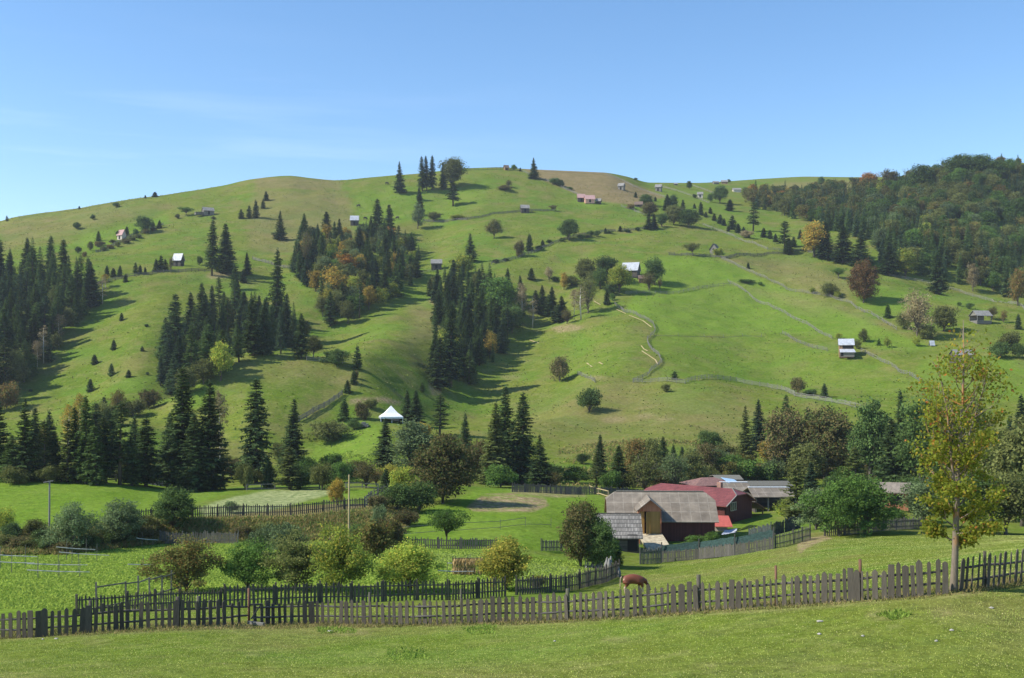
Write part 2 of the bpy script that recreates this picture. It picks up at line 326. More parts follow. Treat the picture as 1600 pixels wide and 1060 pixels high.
def col(px):
    i = np.clip((px-U0)/DU, 0, len(UG)-1.001); k = int(i); t = i-k
    return (YG[:, k]*(1-t)+YG[:, k+1]*t, ZG[:, k]*(1-t)+ZG[:, k+1]*t)
S0 = 20
def at(px, py):
    """ground point that the photo shows at (px, py)"""
    y, z = col(px); p = HZ-z*F/y
    hit = np.nonzero(p[S0:] <= py)[0]
    if len(hit) == 0:
        j = S0+int(np.argmin(p[S0:])); t = 1.
    else:
        j = S0+hit[0]
        if j == S0: t = 1.
        else: t = (p[j-1]-py)/max(1e-6, p[j-1]-p[j])
    yy = y[j-1]+(y[j]-y[j-1])*t; zz = z[j-1]+(z[j]-z[j-1])*t
    return Vector(((px-800)/F*yy, yy, zz))
def gz(x, y):
    """ground height at world x, y"""
    yc, zc = col(800+F*x/y); return float(np.interp(y, yc, zc))
def gp(px, Y): x = (px-800)/F*Y; return Vector((x, Y, gz(x, Y)))
def seg_dist(X, Y, P):
    d = np.full(X.shape, 1e9)
    for (x0, y0), (x1, y1) in zip(P[:-1], P[1:]):
        dx, dy = x1-x0, y1-y0; t = np.clip(((X-x0)*dx+(Y-y0)*dy)/(dx*dx+dy*dy+1e-9), 0, 1)
        d = np.minimum(d, np.hypot(X-x0-t*dx, Y-y0-t*dy))
    return d
GUL = [  # gullies (negative) and swells (positive) on the hillside
 ([(840, 470), (800, 540), (760, 600), (715, 640)], 18, -7.),
 ([(905, 520), (885, 570), (830, 640)], 11, -3.),
 ([(660, 360), (640, 420), (600, 480), (555, 515)], 22, -4.),
 ([(430, 420), (380, 480), (300, 540), (262, 600)], 22, -4.),
 ([(150, 470), (110, 530), (40, 610)], 24, -8.),
 ([(600, 640), (500, 680), (430, 720)], 14, -2.),
 ([(700, 500), (650, 550), (610, 600)], 34, 2.),
 ([(960, 560), (900, 620), (860, 680)], 26, 2.),
 ([(240, 500), (180, 560), (120, 600)], 26, 2.5),
 ([(1260, 395), (1350, 405), (1460, 430), (1600, 455)], 30, -6.),
 ([(215, 480), (175, 540), (120, 620)], 9, -1.4),
 ([(240, 440), (225, 500), (180, 590), (130, 640)], 10, 1.3),
 ([(900, 400), (860, 440), (840, 470)], 12, -2.),
 ([(1000, 600), (960, 650), (900, 700)], 12, -1.6),
 ([(1090, 610), (1070, 660), (1040, 710)], 14, 1.6),
 ([(700, 300), (680, 350), (660, 400)], 12, -2.),
 ([(1150, 470), (1180, 530), (1200, 580)], 22, -1.8),
 ([(470, 580), (440, 630), (400, 680)], 10, 1.4),
 ([(560, 330), (520, 370), (440, 400)], 40, -3.),
]
base = [([(lambda v: (v.x, v.y))(at(*p)) for p in pts], wd, dz) for pts, wd, dz in GUL]
DZ = np.zeros_like(ZG)
for P, wd, dz in base: DZ += dz*np.exp(-(seg_dist(XG, YG, P)/wd)**2)
amp = np.clip((YG-150)/250, 0, 1)*np.clip((760-YG)/120, .15, 1)
DZ += amp*(2.2*fbm(XG/55, YG/55, 3)+1.0*fbm(XG/17, YG/17, 5, 3)) + np.clip((YG-20)/60, 0, 1)*.28*fbm(XG/9, YG/9, 9, 3)+.06*fbm(XG/2.2, YG/2.2, 12, 2)
DZ += amp*(.5*vnoise(XG/16+ZG*.1, ZG/1.5, 31)+.38*vnoise(XG/5, ZG/.8, 33)+.30*fbm(XG/4.5, YG/4.5, 35, 2))          # cattle terraces along the slope
rs = SG[:, None]
DZ *= np.where(rs > 13.7, .25, 1)
ZG = ZG+DZ
recalc()

def sdpoly(P, U, V):
    """signed distance in photo pixels, positive inside"""
    d = np.full(U.shape, 1e9); ins = np.zeros(U.shape, bool); n = len(P)
    for i in range(n):
        x0, y0 = P[i]; x1, y1 = P[(i+1) % n]; dx, dy = x1-x0, y1-y0
        t = np.clip(((U-x0)*dx+(V-y0)*dy)/(dx*dx+dy*dy+1e-9), 0, 1)
        d = np.minimum(d, np.hypot(U-x0-t*dx, V-y0-t*dy))
        c = ((y0 > V) != (y1 > V)) & (U < dx*(V-y0)/(dy+1e-12)+x0); ins ^= c
    return np.where(ins, d, -d)
def inpoly(P, x, y): return float(sdpoly(P, np.array([x]), np.array([y]))[0]) > 0
UU = np.broadcast_to(UG[None, :], PG.shape)
wob = 5*fbm(XG/12, YG/12, 40, 3)
ATT = np.zeros(PG.shape+(4,), np.float32)
def field(ch, P, soft=2., val=1., y0=0, y1=9e9, wb=.5):
    s = np.clip((sdpoly(P, UU, PG)+wob*wb)/soft*.5+.5, 0, 1)*val*((YG > y0) & (YG < y1))
    ATT[..., ch] = np.maximum(ATT[..., ch], s)
# 0 = lush hay meadow, 1 = dry brown heath, 2 = bare earth, 3 = mown stubble
lush = [
 ([(-600, 735), (0, 744), (150, 746), (300, 764), (380, 768), (250, 800), (200, 815), (60, 828), (-600, 832)], 100, 160, 1),
 ([(430, 806), (480, 790), (520, 768), (596, 762), (606, 775), (570, 797)], 100, 160, .9),
 ([(-600, 865), (0, 872), (100, 866), (250, 850), (400, 846), (600, 850), (760, 855), (900, 872), (960, 880), (965, 895), (860, 926), (700, 936), (350, 942), (100, 950), (0, 965), (-600, 990)], 44, 115, .95),
 ([(605, 850), (610, 830), (650, 800), (715, 780), (745, 764), (940, 768), (946, 800), (930, 870), (760, 856)], 90, 170, 1),
 ([(1030, 402), (1083, 402), (1130, 406), (1200, 440), (1300, 478), (1400, 520), (1455, 545), (1300, 528), (1220, 522), (1100, 524), (1022, 522), (1016, 503), (975, 487), (990, 460), (1020, 440)], 300, 560, .85),
 ([(950, 430), (1020, 402), (1060, 400), (1010, 460), (975, 462)], 300, 560, .8),
 ([(1020, 526), (1220, 526), (1300, 552), (1440, 600), (1400, 620), (1240, 605), (1115, 590), (1030, 594), (1035, 565), (1012, 538)], 250, 420, .4),
 ([(1440, 560), (1560, 560), (1620, 580), (1620, 620), (1480, 640), (1420, 600)], 250, 420, .5),
 ([(1400, 520), (1440, 535), (1460, 545), (1420, 550), (1340, 540)], 300, 500, .8),
 ([(560, 300), (620, 290), (700, 300), (760, 285), (760, 320), (690, 345), (600, 350), (560, 370), (545, 330)], 450, 800, .55),
 ([(100, 385), (135, 368), (200, 350), (260, 335), (265, 345), (200, 372), (140, 395)], 400, 700, .8),
 ([(890, 318), (900, 304), (950, 310), (965, 318), (930, 328)], 400, 800, .8),
 ([(1040, 300), (1090, 292), (1100, 305), (1180, 345), (1240, 372), (1180, 372), (1100, 345), (1030, 330), (1010, 315)], 450, 990, .45),
 ([(480, 720), (500, 690), (560, 670), (600, 660), (620, 700), (600, 740)], 180, 300, .8),
 ([(600, 480), (650, 430), (690, 420), (675, 470), (600, 500)], 300, 520, .35),
 ([(850, 540), (960, 500), (1010, 520), (960, 590), (900, 600)], 250, 450, .25),
 ([(1350, 440), (1450, 455), (1420, 500), (1340, 480)], 300, 500, .6),
]
for P, a, b, v in lush: field(0, P, 3, v, a, b)
field(1, [(815, 262), (943, 268), (1039, 309), (1011, 312), (993, 321), (943, 316), (902, 304), (841, 279)], 2, 1, 500, 2000, .3)
field(1, [(385, 340), (400, 295), (540, 300), (560, 345), (545, 380), (430, 400), (390, 390)], 6, .45, 400, 2000, 1)
field(1, [(400, 275), (540, 284), (530, 300), (400, 296)], 3, .65, 400, 2000, 1)
field(1, [(0, 345), (180, 318), (260, 322), (90, 372), (0, 392)], 8, .4, 400, 2000, 1)
field(1, [(1210, 285), (1330, 282), (1330, 306), (1200, 303)], 4, .6, 500, 2000, 1)
field(1, [(370, 800), (620, 775), (640, 800), (600, 845), (250, 848), (0, 868), (0, 832), (200, 818), (300, 812)], 3, .85, 104, 128, 1)
field(1, [(1130, 404), (1240, 402), (1330, 440), (1330, 474), (1200, 432)], 8, .45, 300, 560, 1)
field(1, [(1150, 445), (1300, 475), (1420, 525), (1300, 480), (1250, 480)], 8, .5, 300, 560, 1)
field(1, [(640, 480), (690, 480), (700, 530), (640, 540)], 12, .45, 250, 500, 1)
field(1, [(350, 560), (400, 556), (560, 575), (540, 600), (400, 600), (330, 620)], 14, .3, 250, 300, 1)
field(1, [(800, 640), (960, 600), (1160, 620), (1180, 700), (1000, 690), (820, 680)], 20, .33, 200, 330, 1)
field(1, [(-100, 1075), (1700, 1075), (1700, 985), (900, 1010), (0, 1020)], 30, .15, 20, 60, 2)
field(2, [(730, 792), (752, 776), (810, 776), (800, 771), (760, 772), (850, 779), (857, 790), (835, 800), (740, 799)], 1.5, .95, 100, 170, .4)
field(2, [(800, 764), (910, 768), (915, 775), (870, 777), (800, 772)], 1.5, .7, 100, 180, .5)
field(2, [(1245, 850), (1262, 840), (1290, 836), (1302, 842), (1275, 850), (1258, 858), (1250, 868)], 1.5, .95, 90, 130, .4)
field(2, [(430, 560), (428, 552), (445, 553), (448, 560)], 2, .3, 200, 300, .5)
field(2, [(548, 625), (600, 620), (628, 628), (626, 634), (590, 628), (548, 630)], 2, .9, 200, 320, .5)
field(2, [(318, 432), (335, 424), (365, 428), (358, 434), (330, 438)], 2, .8, 300, 500, .5)
field(2, [(668, 470), (680, 462), (690, 470), (680, 478)], 2, .7, 300, 500, .5)
field(2, [(860, 512), (890, 506), (915, 512), (900, 518), (870, 520)], 2, .8, 250, 500, .5)
field(2, [(670, 600), (690, 596), (690, 615), (675, 618)], 2, .8, 250, 400, .5)
field(2, [(-300, 998), (0, 1000), (300, 985), (500, 979), (800, 975), (1000, 966), (1250, 949), (1480, 931), (1510, 929), (1600, 911), (1600, 908), (1490, 922), (1250, 941), (1000, 958), (800, 968), (300, 978), (0, 994), (-300, 994)], 5, .55, 36, 56, 1.2)
for q in ((150, 1003, 22, 4), (550, 990, 30, 3), (963, 1000, 22, 3.5), (1380, 962, 25, 4), (1470, 957, 14, 3), (400, 1022, 16, 3), (1100, 1040, 18, 3)):
    field(2, [(q[0]+q[2]*math.cos(a), q[1]+q[3]*math.sin(a)) for a in [k*.7854 for k in range(8)]], 6, .45, 25, 60, 1)
for q in ((1000, 560), (930, 590), (1010, 650), (1040, 655), (960, 655), (640, 300), (800, 590), (890, 700)):
    field(2, [(q[0]+16*math.cos(a), q[1]+2.5*math.sin(a)) for a in [k*.7854 for k in range(8)]], 3, .5, 200, 420, 1)
field(3, [(310, 795), (370, 775), (420, 766), (520, 765), (516, 772), (470, 785), (420, 800), (320, 806)], 2, 1, 110, 156, .5)
field(3, [(660, 862), (760, 862), (740, 885), (700, 888), (668, 880)], 4, .45, 60, 110, .5)
field(3, [(830, 878), (900, 884), (940, 895), (900, 905), (800, 905)], 4, .6, 60, 110, .5)

def terrain_mat():
    m, t, bs, L = new_mat('pasture')
    tc = nd(t, 'ShaderNodeTexCoord'); at_ = nd(t, 'ShaderNodeAttribute', _attribute_name='field'); sp = nd(t, 'ShaderNodeSeparateColor'); L.new(at_.outputs['Color'], sp.inputs[0])
    mpv = nd(t, 'ShaderNodeMapping', Scale=(1, 1, 3.2)); L.new(tc.outputs['Object'], mpv.inputs[0])
    def noise(s, d=4., r=.6, v=None):
        n = nd(t, 'ShaderNodeTexNoise', Scale=s, Detail=d, Roughness=r); L.new((v or tc.outputs['Object']), n.inputs['Vector']); return n.outputs['Fac']
    def rng(v, a, b, c=0., d=1.):
        r = nd(t, 'ShaderNodeMapRange', From_Min=a, From_Max=b, To_Min=c, To_Max=d); L.new(v, r.inputs['Value']); return r.outputs[0]
    def mix(f, a, b):
        n = nd(t, 'ShaderNodeMixRGB')
        for s, v in (('Fac', f), ('Color1', a), ('Color2', b)):
            if isinstance(v, tuple): n.inputs[s].default_value = c4(v)
            elif isinstance(v, float): n.inputs[s].default_value = v
            else: L.new(v, n.inputs[s])
        return n.outputs[0]
    def mul(a, b):
        n = nd(t, 'ShaderNodeMath', _operation='MULTIPLY')
        for i, v in enumerate((a, b)):
            if isinstance(v, float): n.inputs[i].default_value = v
            else: L.new(v, n.inputs[i])
        return n.outputs[0]
    big = noise(.028, 5.); mid = noise(.16, 5., .65); fine = noise(1.3, 4., .7, mpv.outputs[0]); grit = noise(9., 3., .7)
    past = mix(rng(big, .38, .62), (.104, .156, .018), (.148, .174, .028))
    past = mix(rng(mid, .5, .75, 0., .55), past, (.215, .205, .075))
    past = mix(rng(noise(.5, 3., .6, mpv.outputs[0]), .56, .72, 0., .35), past, (.105, .165, .032))
    lushc = mix(rng(mid, .3, .7), (.118, .200, .020), (.155, .222, .032))
    tuft = noise(.36, 5., .72, mpv.outputs[0]); patch = noise(.075, 4., .6)
    past = mix(rng(tuft, .54, .66, 0., .55), past, (.075, .120, .022)); past = mix(rng(tuft, .46, .34, 0., .40), past, (.245, .235, .085)); past = mix(rng(patch, .50, .64, 0., .62), past, (.185, .165, .056)); past = mix(rng(noise(.05, 3., .5), .52, .62, 0., .5), past, (.098, .185, .022))
    lushc = mix(rng(tuft, .56, .7, 0., .4), lushc, (.060, .150, .016)); lushc = mix(rng(patch, .52, .68, 0., .35), lushc, (.165, .215, .045))
    c = mix(sp.outputs['Red'], past, lushc)
    dry = mix(rng(mid, .35, .65), (.185, .150, .062), (.235, .180, .088))
    c = mix(sp.outputs['Green'], c, dry)
    st = nd(t, 'ShaderNodeMath', _operation='MULTIPLY'); 
    stub = mix(rng(fine, .35, .65), (.19, .24, .085), (.30, .31, .14))
    a2 = nd(t, 'ShaderNodeAttribute', _attribute_name='stubble'); c = mix(a2.outputs['Fac'], c, stub)
    earth = mix(rng(fine, .3, .7), (.20, .145, .075), (.34, .26, .15))
    ef = nd(t, 'ShaderNodeMath', _operation='ADD', _use_clamp=True); ef.inputs[1].default_value = 0; L.new(mul(sp.outputs['Blue'], rng(noise(.9, 4., .7), .35, .6, .35, 1.2)), ef.inputs[0])
    c = mix(ef.outputs[0], c, earth)
    k = nd(t, 'ShaderNodeVectorMath', _operation='SCALE'); L.new(c, k.inputs[0])
    L.new(mul(rng(fine, .3, .7, .72, 1.28), rng(grit, .3, .7, .80, 1.20)), k.inputs['Scale'])
    L.new(k.outputs[0], bs.inputs['Base Color']); bs.inputs['Roughness'].default_value = 1; bs.inputs['Specular IOR Level'].default_value = 0
    b = nd(t, 'ShaderNodeBump', Strength=.55, Distance=.35); L.new(fine, b.inputs['Height'])
    b2 = nd(t, 'ShaderNodeBump', Strength=.5, Distance=.05); L.new(grit, b2.inputs['Height']); L.new(b.outputs[0], b2.inputs['Normal'])
    L.new(b2.outputs[0], bs.inputs['Normal'])
    return m
M['ground'] = terrain_mat()
nS, nU = YG.shape
V = np.stack([XG, YG, ZG], -1).reshape(-1, 3)
ii, jj = np.meshgrid(np.arange(nS-1), np.arange(nU-1), indexing='ij'); a = (ii*nU+jj).ravel()
me = mesh_np('ground', V, np.stack([a, a+1, a+nU+1, a+nU], 1), [M['ground']], smooth=True)
ca = me.color_attributes.new('field', 'FLOAT_COLOR', 'POINT'); AT1 = ATT.copy(); AT1[..., 3] = 1; ca.data.foreach_set('color', AT1.reshape(-1))
cs = me.attributes.new('stubble', 'FLOAT', 'POINT'); cs.data.foreach_set('value', ATT[..., 3].ravel())
tag(ob('ground', me), kind='structure')
# ------------------------------------------------------------------ plants
def kites(P, D, N, ln, wd):
    """leaf / twig shaped quads: base P, direction D, facing N, length ln, width wd"""
    D = D/np.maximum(np.linalg.norm(D, axis=1, keepdims=True), 1e-6)
    S = np.cross(D, N); S /= np.maximum(np.linalg.norm(S, axis=1, keepdims=True), 1e-6)
    ln = np.broadcast_to(ln, (len(P),))[:, None]; wd = np.broadcast_to(wd, (len(P),))[:, None]
    m = P+D*ln*.42
    V = np.stack([P, m-S*wd/2, P+D*ln, m+S*wd/2], 1).reshape(-1, 3)
    return V, np.arange(len(V)).reshape(-1, 4)
def merge(parts):
    V = []; Fs = []; b = 0
    for v, f in parts:
        V.append(v); Fs.append(f+b); b += len(v)
    return np.concatenate(V), np.concatenate(Fs)
def rdir(r, n):
    v = r.normal(size=(n, 3)); return v/np.linalg.norm(v, axis=1, keepdims=True)
def spruce_geo(seed, H=18., R=2.8, h0=.6, dh=.42, nb=8, ns=8, droop=.35, gap=.12, pw=.85, tl=.42, ragged=.3):
    r = RS(seed); hs = []; az = []; Ls = []
    h = h0
    while h < H-.35:
        t = (h-h0)/(H-h0); n = max(4, int(nb*(1-.45*t)))
        Lb = R*(1-t)**pw*(.82+.3*math.sin(h*2.3+seed)*.35)+.12
        if t < .12: Lb *= .75+t*2
        for k in range(n):
            if r.rand() < gap*(1-t): continue
            hs.append(h+r.uniform(-.2, .2)); az.append(2*math.pi*(k+r.rand()*.8)/n+h*1.7); Ls.append(Lb*(1-ragged/2+ragged*r.rand()**.7))
        h += dh*(1-.45*t)
    hs = np.array(hs); az = np.array(az); Ls = np.array(Ls); n = len(hs)
    j = (np.arange(ns)+.6)/ns
    T = np.repeat(j[None], n, 0); rad_ = np.stack([np.cos(az), np.sin(az), 0*az], 1); tan = np.stack([-np.sin(az), np.cos(az), 0*az], 1)
    up = (.28-.5*hs/H*-.6)[:, None]
    def path(T):
        rr = Ls[:, None]*T
        z = hs[:, None]+rr*(.05+.35*(hs/H)[:, None])-droop*Ls[:, None]*T**1.6+.12*Ls[:, None]*T**4
        return rad_[:, None, :]*rr[..., None]*np.array([1, 1, 0])+z[..., None]*np.array([0, 0, 1.])
    P = path(T); out = []
    for s in (-1, 1, 0):
        ang = .95 if s else 0.0
        D = rad_[:, None]*math.cos(ang)+s*tan[:, None]*math.sin(ang)+np.array([0, 0, -.28])
        D = np.broadcast_to(D, P.shape)+r.normal(size=P.shape)*.17
        ln = (Ls[:, None]*tl*(1-.62*T)+.16)*(.7+.6*r.rand(*T.shape))
        if s == 0: ln = ln*.8
        Nn = np.array([0, 0, 1.])+r.normal(size=P.shape)*.45
        out.append(kites(P.reshape(-1, 3), D.reshape(-1, 3), Nn.reshape(-1, 3), ln.ravel(), (ln*.42).ravel()))
    # hanging twigs under the boughs
    D = np.broadcast_to(np.array([0, 0, -1.]), P.shape)+r.normal(size=P.shape)*.3
    ln = (Ls[:, None]*.22+.14)*(.6+.7*r.rand(*T.shape)); Nn = rad_[:, None]*np.ones(P.shape)+r.normal(size=P.shape)*.5
    out.append(kites(P.reshape(-1, 3), D.reshape(-1, 3), Nn.reshape(-1, 3), ln.ravel(), (ln*.5).ravel()))
    # leader
    k = 14; zz = np.linspace(H-1.1, H-.1, k); a = r.rand(k)*6.28
    D = np.stack([np.cos(a), np.sin(a), np.full(k, 1.3)], 1); Nn = rdir(r, k)
    out.append(kites(np.stack([0*zz, 0*zz, zz], 1), D, Nn, .38, .12))
    v, f = merge(out)
    return v, f, [([(0, 0, -.6), (0, 0, H*.4), (0, 0, H*.98)], [H*.016, H*.010, .02])]
def decid_geo(seed, H=10., W=8., th=1.6, K=75, per=110, leaf=.34, cr=.17, top=1.0, flat=.8, open_=0., limbs=12, shape=0., rough=.42):
    """clumps of leaves on limbs; shape>0 narrows the top, skirt keeps leaves near the ground"""
    r = RS(seed); hc = H-th; cz = th+hc*.5
    d = rdir(r, K*6); q = r.rand(len(d))**(.42)
    az_ = np.arctan2(d[:, 1], d[:, 0]); lob = 1+rough*(.8*np.sin(az_*2+seed)*np.cos(d[:, 2]*2.7+seed*2)+.6*np.sin(d[:, 2]*5+seed+az_)+.5*np.sin(az_*5+seed*3))*.7
    c = d*(q*lob)[:, None]
    c = c[np.abs(c[:, 2]) < 1.0]
    zz = c[:, 2]
    wfac = 1-shape*np.clip(zz, -1, 1)*.5-abs(shape)*.1
    c = c*np.stack([wfac, wfac, np.ones_like(zz)], 1)
    if open_: c = c[r.rand(len(c)) > open_*.5]
    c = c[:K]; rc = cr*W*(.6+.8*r.rand(len(c)))
    c = c*np.array([(W/2-cr*W*.7), (W/2-cr*W*.7), (hc/2-cr*W*.55)])+np.array([0, 0, cz])
    n = len(c)*per; idx = np.repeat(np.arange(len(c)), per)
    rc = rc*np.where(r.rand(len(c)) < .2, 1.35, .9); dd = rdir(r, n); dd[:, 2] = dd[:, 2]*.85+.18
    rr = rc[idx]*(.35+.75*r.rand(n)**.6)
    P = c[idx]+dd*rr[:, None]*np.array([1, 1, flat])
    P[:, 2] = np.maximum(P[:, 2], .08+.25*r.rand(n))
    D = rdir(r, n)+dd*.5; D[:, 2] -= .25
    N = dd+rdir(r, n)*.9; N[:, 2] += .35
    ln = leaf*(.6+.8*r.rand(n))
    v, f = kites(P, D, N, ln, ln*.72)
    tubes = [([(0, 0, -.4), (r.uniform(-.1, .1), r.uniform(-.1, .1), th), (r.uniform(-.2, .2), r.uniform(-.2, .2), th+hc*.55)], [H*.026, H*.019, H*.006])]
    for k in range(min(limbs, len(c))):
        e = c[k]; z0 = th*.7+(max(e[2], th)-th*.7)*.3*r.rand()
        mid = (e[0]*.45, e[1]*.45, z0+(e[2]-z0)*.6)
        tubes.append(([(0, 0, z0), mid, tuple(e)], [H*.012, H*.008, H*.003]))
    return v, f, tubes
def larch_geo(seed, H, R):
    v, f, tb = spruce_geo(seed, H, R, h0=H*.12, dh=.6, nb=6, ns=7, droop=.12, gap=.25, pw=.7, tl=.4, ragged=.5)
    return v, f, tb
def birch_geo(seed, H=12., R=1.6, n=2600, leaf=.26, h0=.35):
    """slender tree with a pale stem and thin airy foliage"""
    r = RS(seed); nb = 46; z0 = H*(h0+(1-h0)*r.rand(nb)**.9); az = r.rand(nb)*6.28; t = (z0/H-h0)/(1-h0)
    Lb = R*(.35+.65*np.sin(np.clip(t*.9+.12, 0, 1)*math.pi)); per = n//nb
    idx = np.repeat(np.arange(nb), per); s = r.rand(nb*per)**.7
    rd = np.stack([np.cos(az), np.sin(az), np.full(nb, .9)], 1)
    P = rd[idx]*(Lb[idx]*s)[:, None]+np.stack([0*s, 0*s, z0[idx]], 1)+r.normal(size=(nb*per, 3))*.22*R/1.6
    P[:, 2] -= s*s*Lb[idx]*.5
    D = rdir(r, len(P)); D[:, 2] -= .5
    v, f = kites(P, D, rdir(r, len(P)), leaf*(.6+.8*r.rand(len(P))), leaf*.5)
    tb = [([(0, 0, -.5), (r.uniform(-.15, .15), r.uniform(-.15, .15), H*.5), (r.uniform(-.2, .2), 0, H*.97)], [H*.011, H*.008, .02])]
    for k in range(22):
        e = rd[k]*Lb[k]*.8; tb.append(([(0, 0, z0[k]-.1), (e[0], e[1], z0[k]+e[2]*.7)], [.04, .012]))
    return v, f, tb
def tubes_np(tubes, n=6):
    b = MB()
    for p, rs in tubes: b.tube(p, rs, n)
    return b
GEN = {}
def variant(key, geo, H, W, n=6):
    v, f, tb = geo
    H = float(np.percentile(v[:, 2], 99.9)); W = 2*float(np.percentile(np.hypot(v[:, 0], v[:, 1]), 96))
    b = tubes_np(tb, n)
    cm = mesh_np('crown_'+key, v, f, [M['green']])
    tm = b.me('trunk_'+key, M['bark'], True)
    # one-mesh version for trees too small to show their parts
    tv = np.array(b.v, np.float32); tf = [np.array([q], dtype=np.int64) for q in b.f if len(q) != 4]
    q4 = np.array([q for q in b.f if len(q) == 4])
    Vv = np.concatenate([v, tv]); Fl = [f, q4+len(v)]
    jm = mesh_np('tree_'+key, Vv, Fl, [M['green'], M['bark']], np.concatenate([np.zeros(len(f)), np.ones(len(q4))]))
    GEN.setdefault(key.split('.')[0], []).append((cm, tm, jm, H, W))
variant('spruce.a', spruce_geo(1, 18, 3.0), 18, 6.0)
variant('spruce.b', spruce_geo(2, 18, 2.7, h0=1.0, droop=.42, gap=.2, ragged=.42), 18, 5.4)
variant('spruce.c', spruce_geo(3, 18, 3.2, h0=.4, pw=.95, droop=.3), 18, 6.4)
variant('spruce.d', spruce_geo(4, 18, 2.8, h0=1.6, pw=.72, droop=.45, gap=.25, ragged=.5), 18, 5.6)
variant('tallspruce.a', spruce_geo(5, 20, 2.6, h0=2.2, dh=.5, pw=.6, droop=.5, gap=.3, ragged=.6), 20, 5.2)
variant('tallspruce.b', spruce_geo(6, 20, 2.4, h0=3.0, dh=.5, nb=7, pw=.55, droop=.55, gap=.34, ragged=.6), 20, 4.8)
variant('young.a', spruce_geo(7, 5, 1.3, h0=.2, dh=.24, nb=8, ns=5, droop=.15, gap=.05, tl=.5), 5, 2.6)
variant('young.b', spruce_geo(8, 5, 1.15, h0=.25, dh=.26, nb=7, ns=5, droop=.1, gap=.12, tl=.5, ragged=.5), 5, 2.3)
variant('ragged.a', spruce_geo(9, 18, 2.2, h0=4.0, dh=.7, nb=6, ns=6, droop=.35, gap=.45, pw=.45, tl=.5, ragged=.8), 18, 4.4)
variant('spruce.e', spruce_geo(11, 18, 3.4, h0=.5, dh=.5, pw=1.1, droop=.25, gap=.2, ragged=.6), 18, 6.8)
variant('spruce.f', spruce_geo(12, 18, 2.6, h0=1.2, dh=.46, pw=.6, droop=.5, gap=.3, ragged=.7), 18, 5.2)
variant('larch.a', larch_geo(10, 14, 2.4), 14, 4.8)
variant('round.a', decid_geo(20, 12, 9.5, th=1.2, K=110, per=95, leaf=.42), 12, 9.5)
variant('round.b', decid_geo(21, 12, 9, th=1.4, K=95, per=105, leaf=.42, shape=.35), 12, 9)
variant('round.c', decid_geo(22, 12, 8.5, th=1.0, K=100, per=100, leaf=.40, shape=.55), 12, 8.5)
variant('tall.a', decid_geo(23, 14, 7.5, th=1.8, K=110, per=90, leaf=.42, shape=.4, cr=.18), 14, 7.5)
variant('tall.b', decid_geo(24, 14, 8, th=1.5, K=90, per=100, leaf=.42, shape=.2, cr=.19), 14, 8)
variant('dense.a', decid_geo(25, 7.5, 6.4, th=.15, K=260, per=75, leaf=.22, cr=.11, shape=.3, rough=.14), 7.5, 6.4)
variant('garden.a', decid_geo(26, 5, 5, th=.12, K=150, per=80, leaf=.15, cr=.11, shape=.25, rough=.5), 5, 5)
variant('garden.b', decid_geo(27, 5, 4.6, th=.15, K=150, per=80, leaf=.15, cr=.11, shape=.5, rough=.45), 5, 4.6)
variant('garden.c', decid_geo(28, 5, 5, th=.1, K=160, per=75, leaf=.15, cr=.10, shape=.3, rough=.6), 5, 5)
variant('apple.a', decid_geo(29, 4, 5.2, th=1.3, K=70, per=70, leaf=.16, cr=.12, open_=.5, flat=.6, limbs=30), 4, 5.2)
variant('bush.a', decid_geo(30, 3.4, 4.6, th=.1, K=90, per=80, leaf=.20, cr=.14, shape=.2), 3.4, 4.6)
variant('bush.b', decid_geo(31, 3.4, 4.4, th=.05, K=70, per=90, leaf=.20, cr=.16, shape=.4), 3.4, 4.4)
variant('bush.c', decid_geo(32, 3.4, 5.2, th=.05, K=80, per=80, leaf=.20, cr=.13), 3.4, 5.2)
variant('airy.a', decid_geo(33, 9, 7.5, th=1.0, K=90, per=42, leaf=.27, cr=.15, open_=.4, limbs=40, shape=.3), 9, 7.5)
variant('birch.a', birch_geo(40), 12, 3.6)
variant('birch.b', birch_geo(41, 12, 1.3, 1500, .24, .25), 12, 3.0)
NAMES = {'spruce': 'spruce_tree', 'tallspruce': 'spruce_tree', 'young': 'young_spruce', 'ragged': 'spruce_tree', 'larch': 'larch_tree', 'round': 'deciduous_tree', 'tall': 'deciduous_tree',
         'dense': 'deciduous_tree', 'garden': 'garden_tree', 'apple': 'apple_tree', 'bush': 'bush', 'airy': 'deciduous_tree', 'birch': 'birch_tree'}
CATS = {'spruce_tree': 'spruce', 'young_spruce': 'spruce', 'larch_tree': 'larch', 'deciduous_tree': 'tree', 'garden_tree': 'tree', 'apple_tree': 'tree', 'bush': 'bush', 'birch_tree': 'birch'}
PR = random.Random(5)
NPL = [0]
def setmat(o, i, m):
    o.material_slots[i].link = 'OBJECT'; o.material_slots[i].material = m
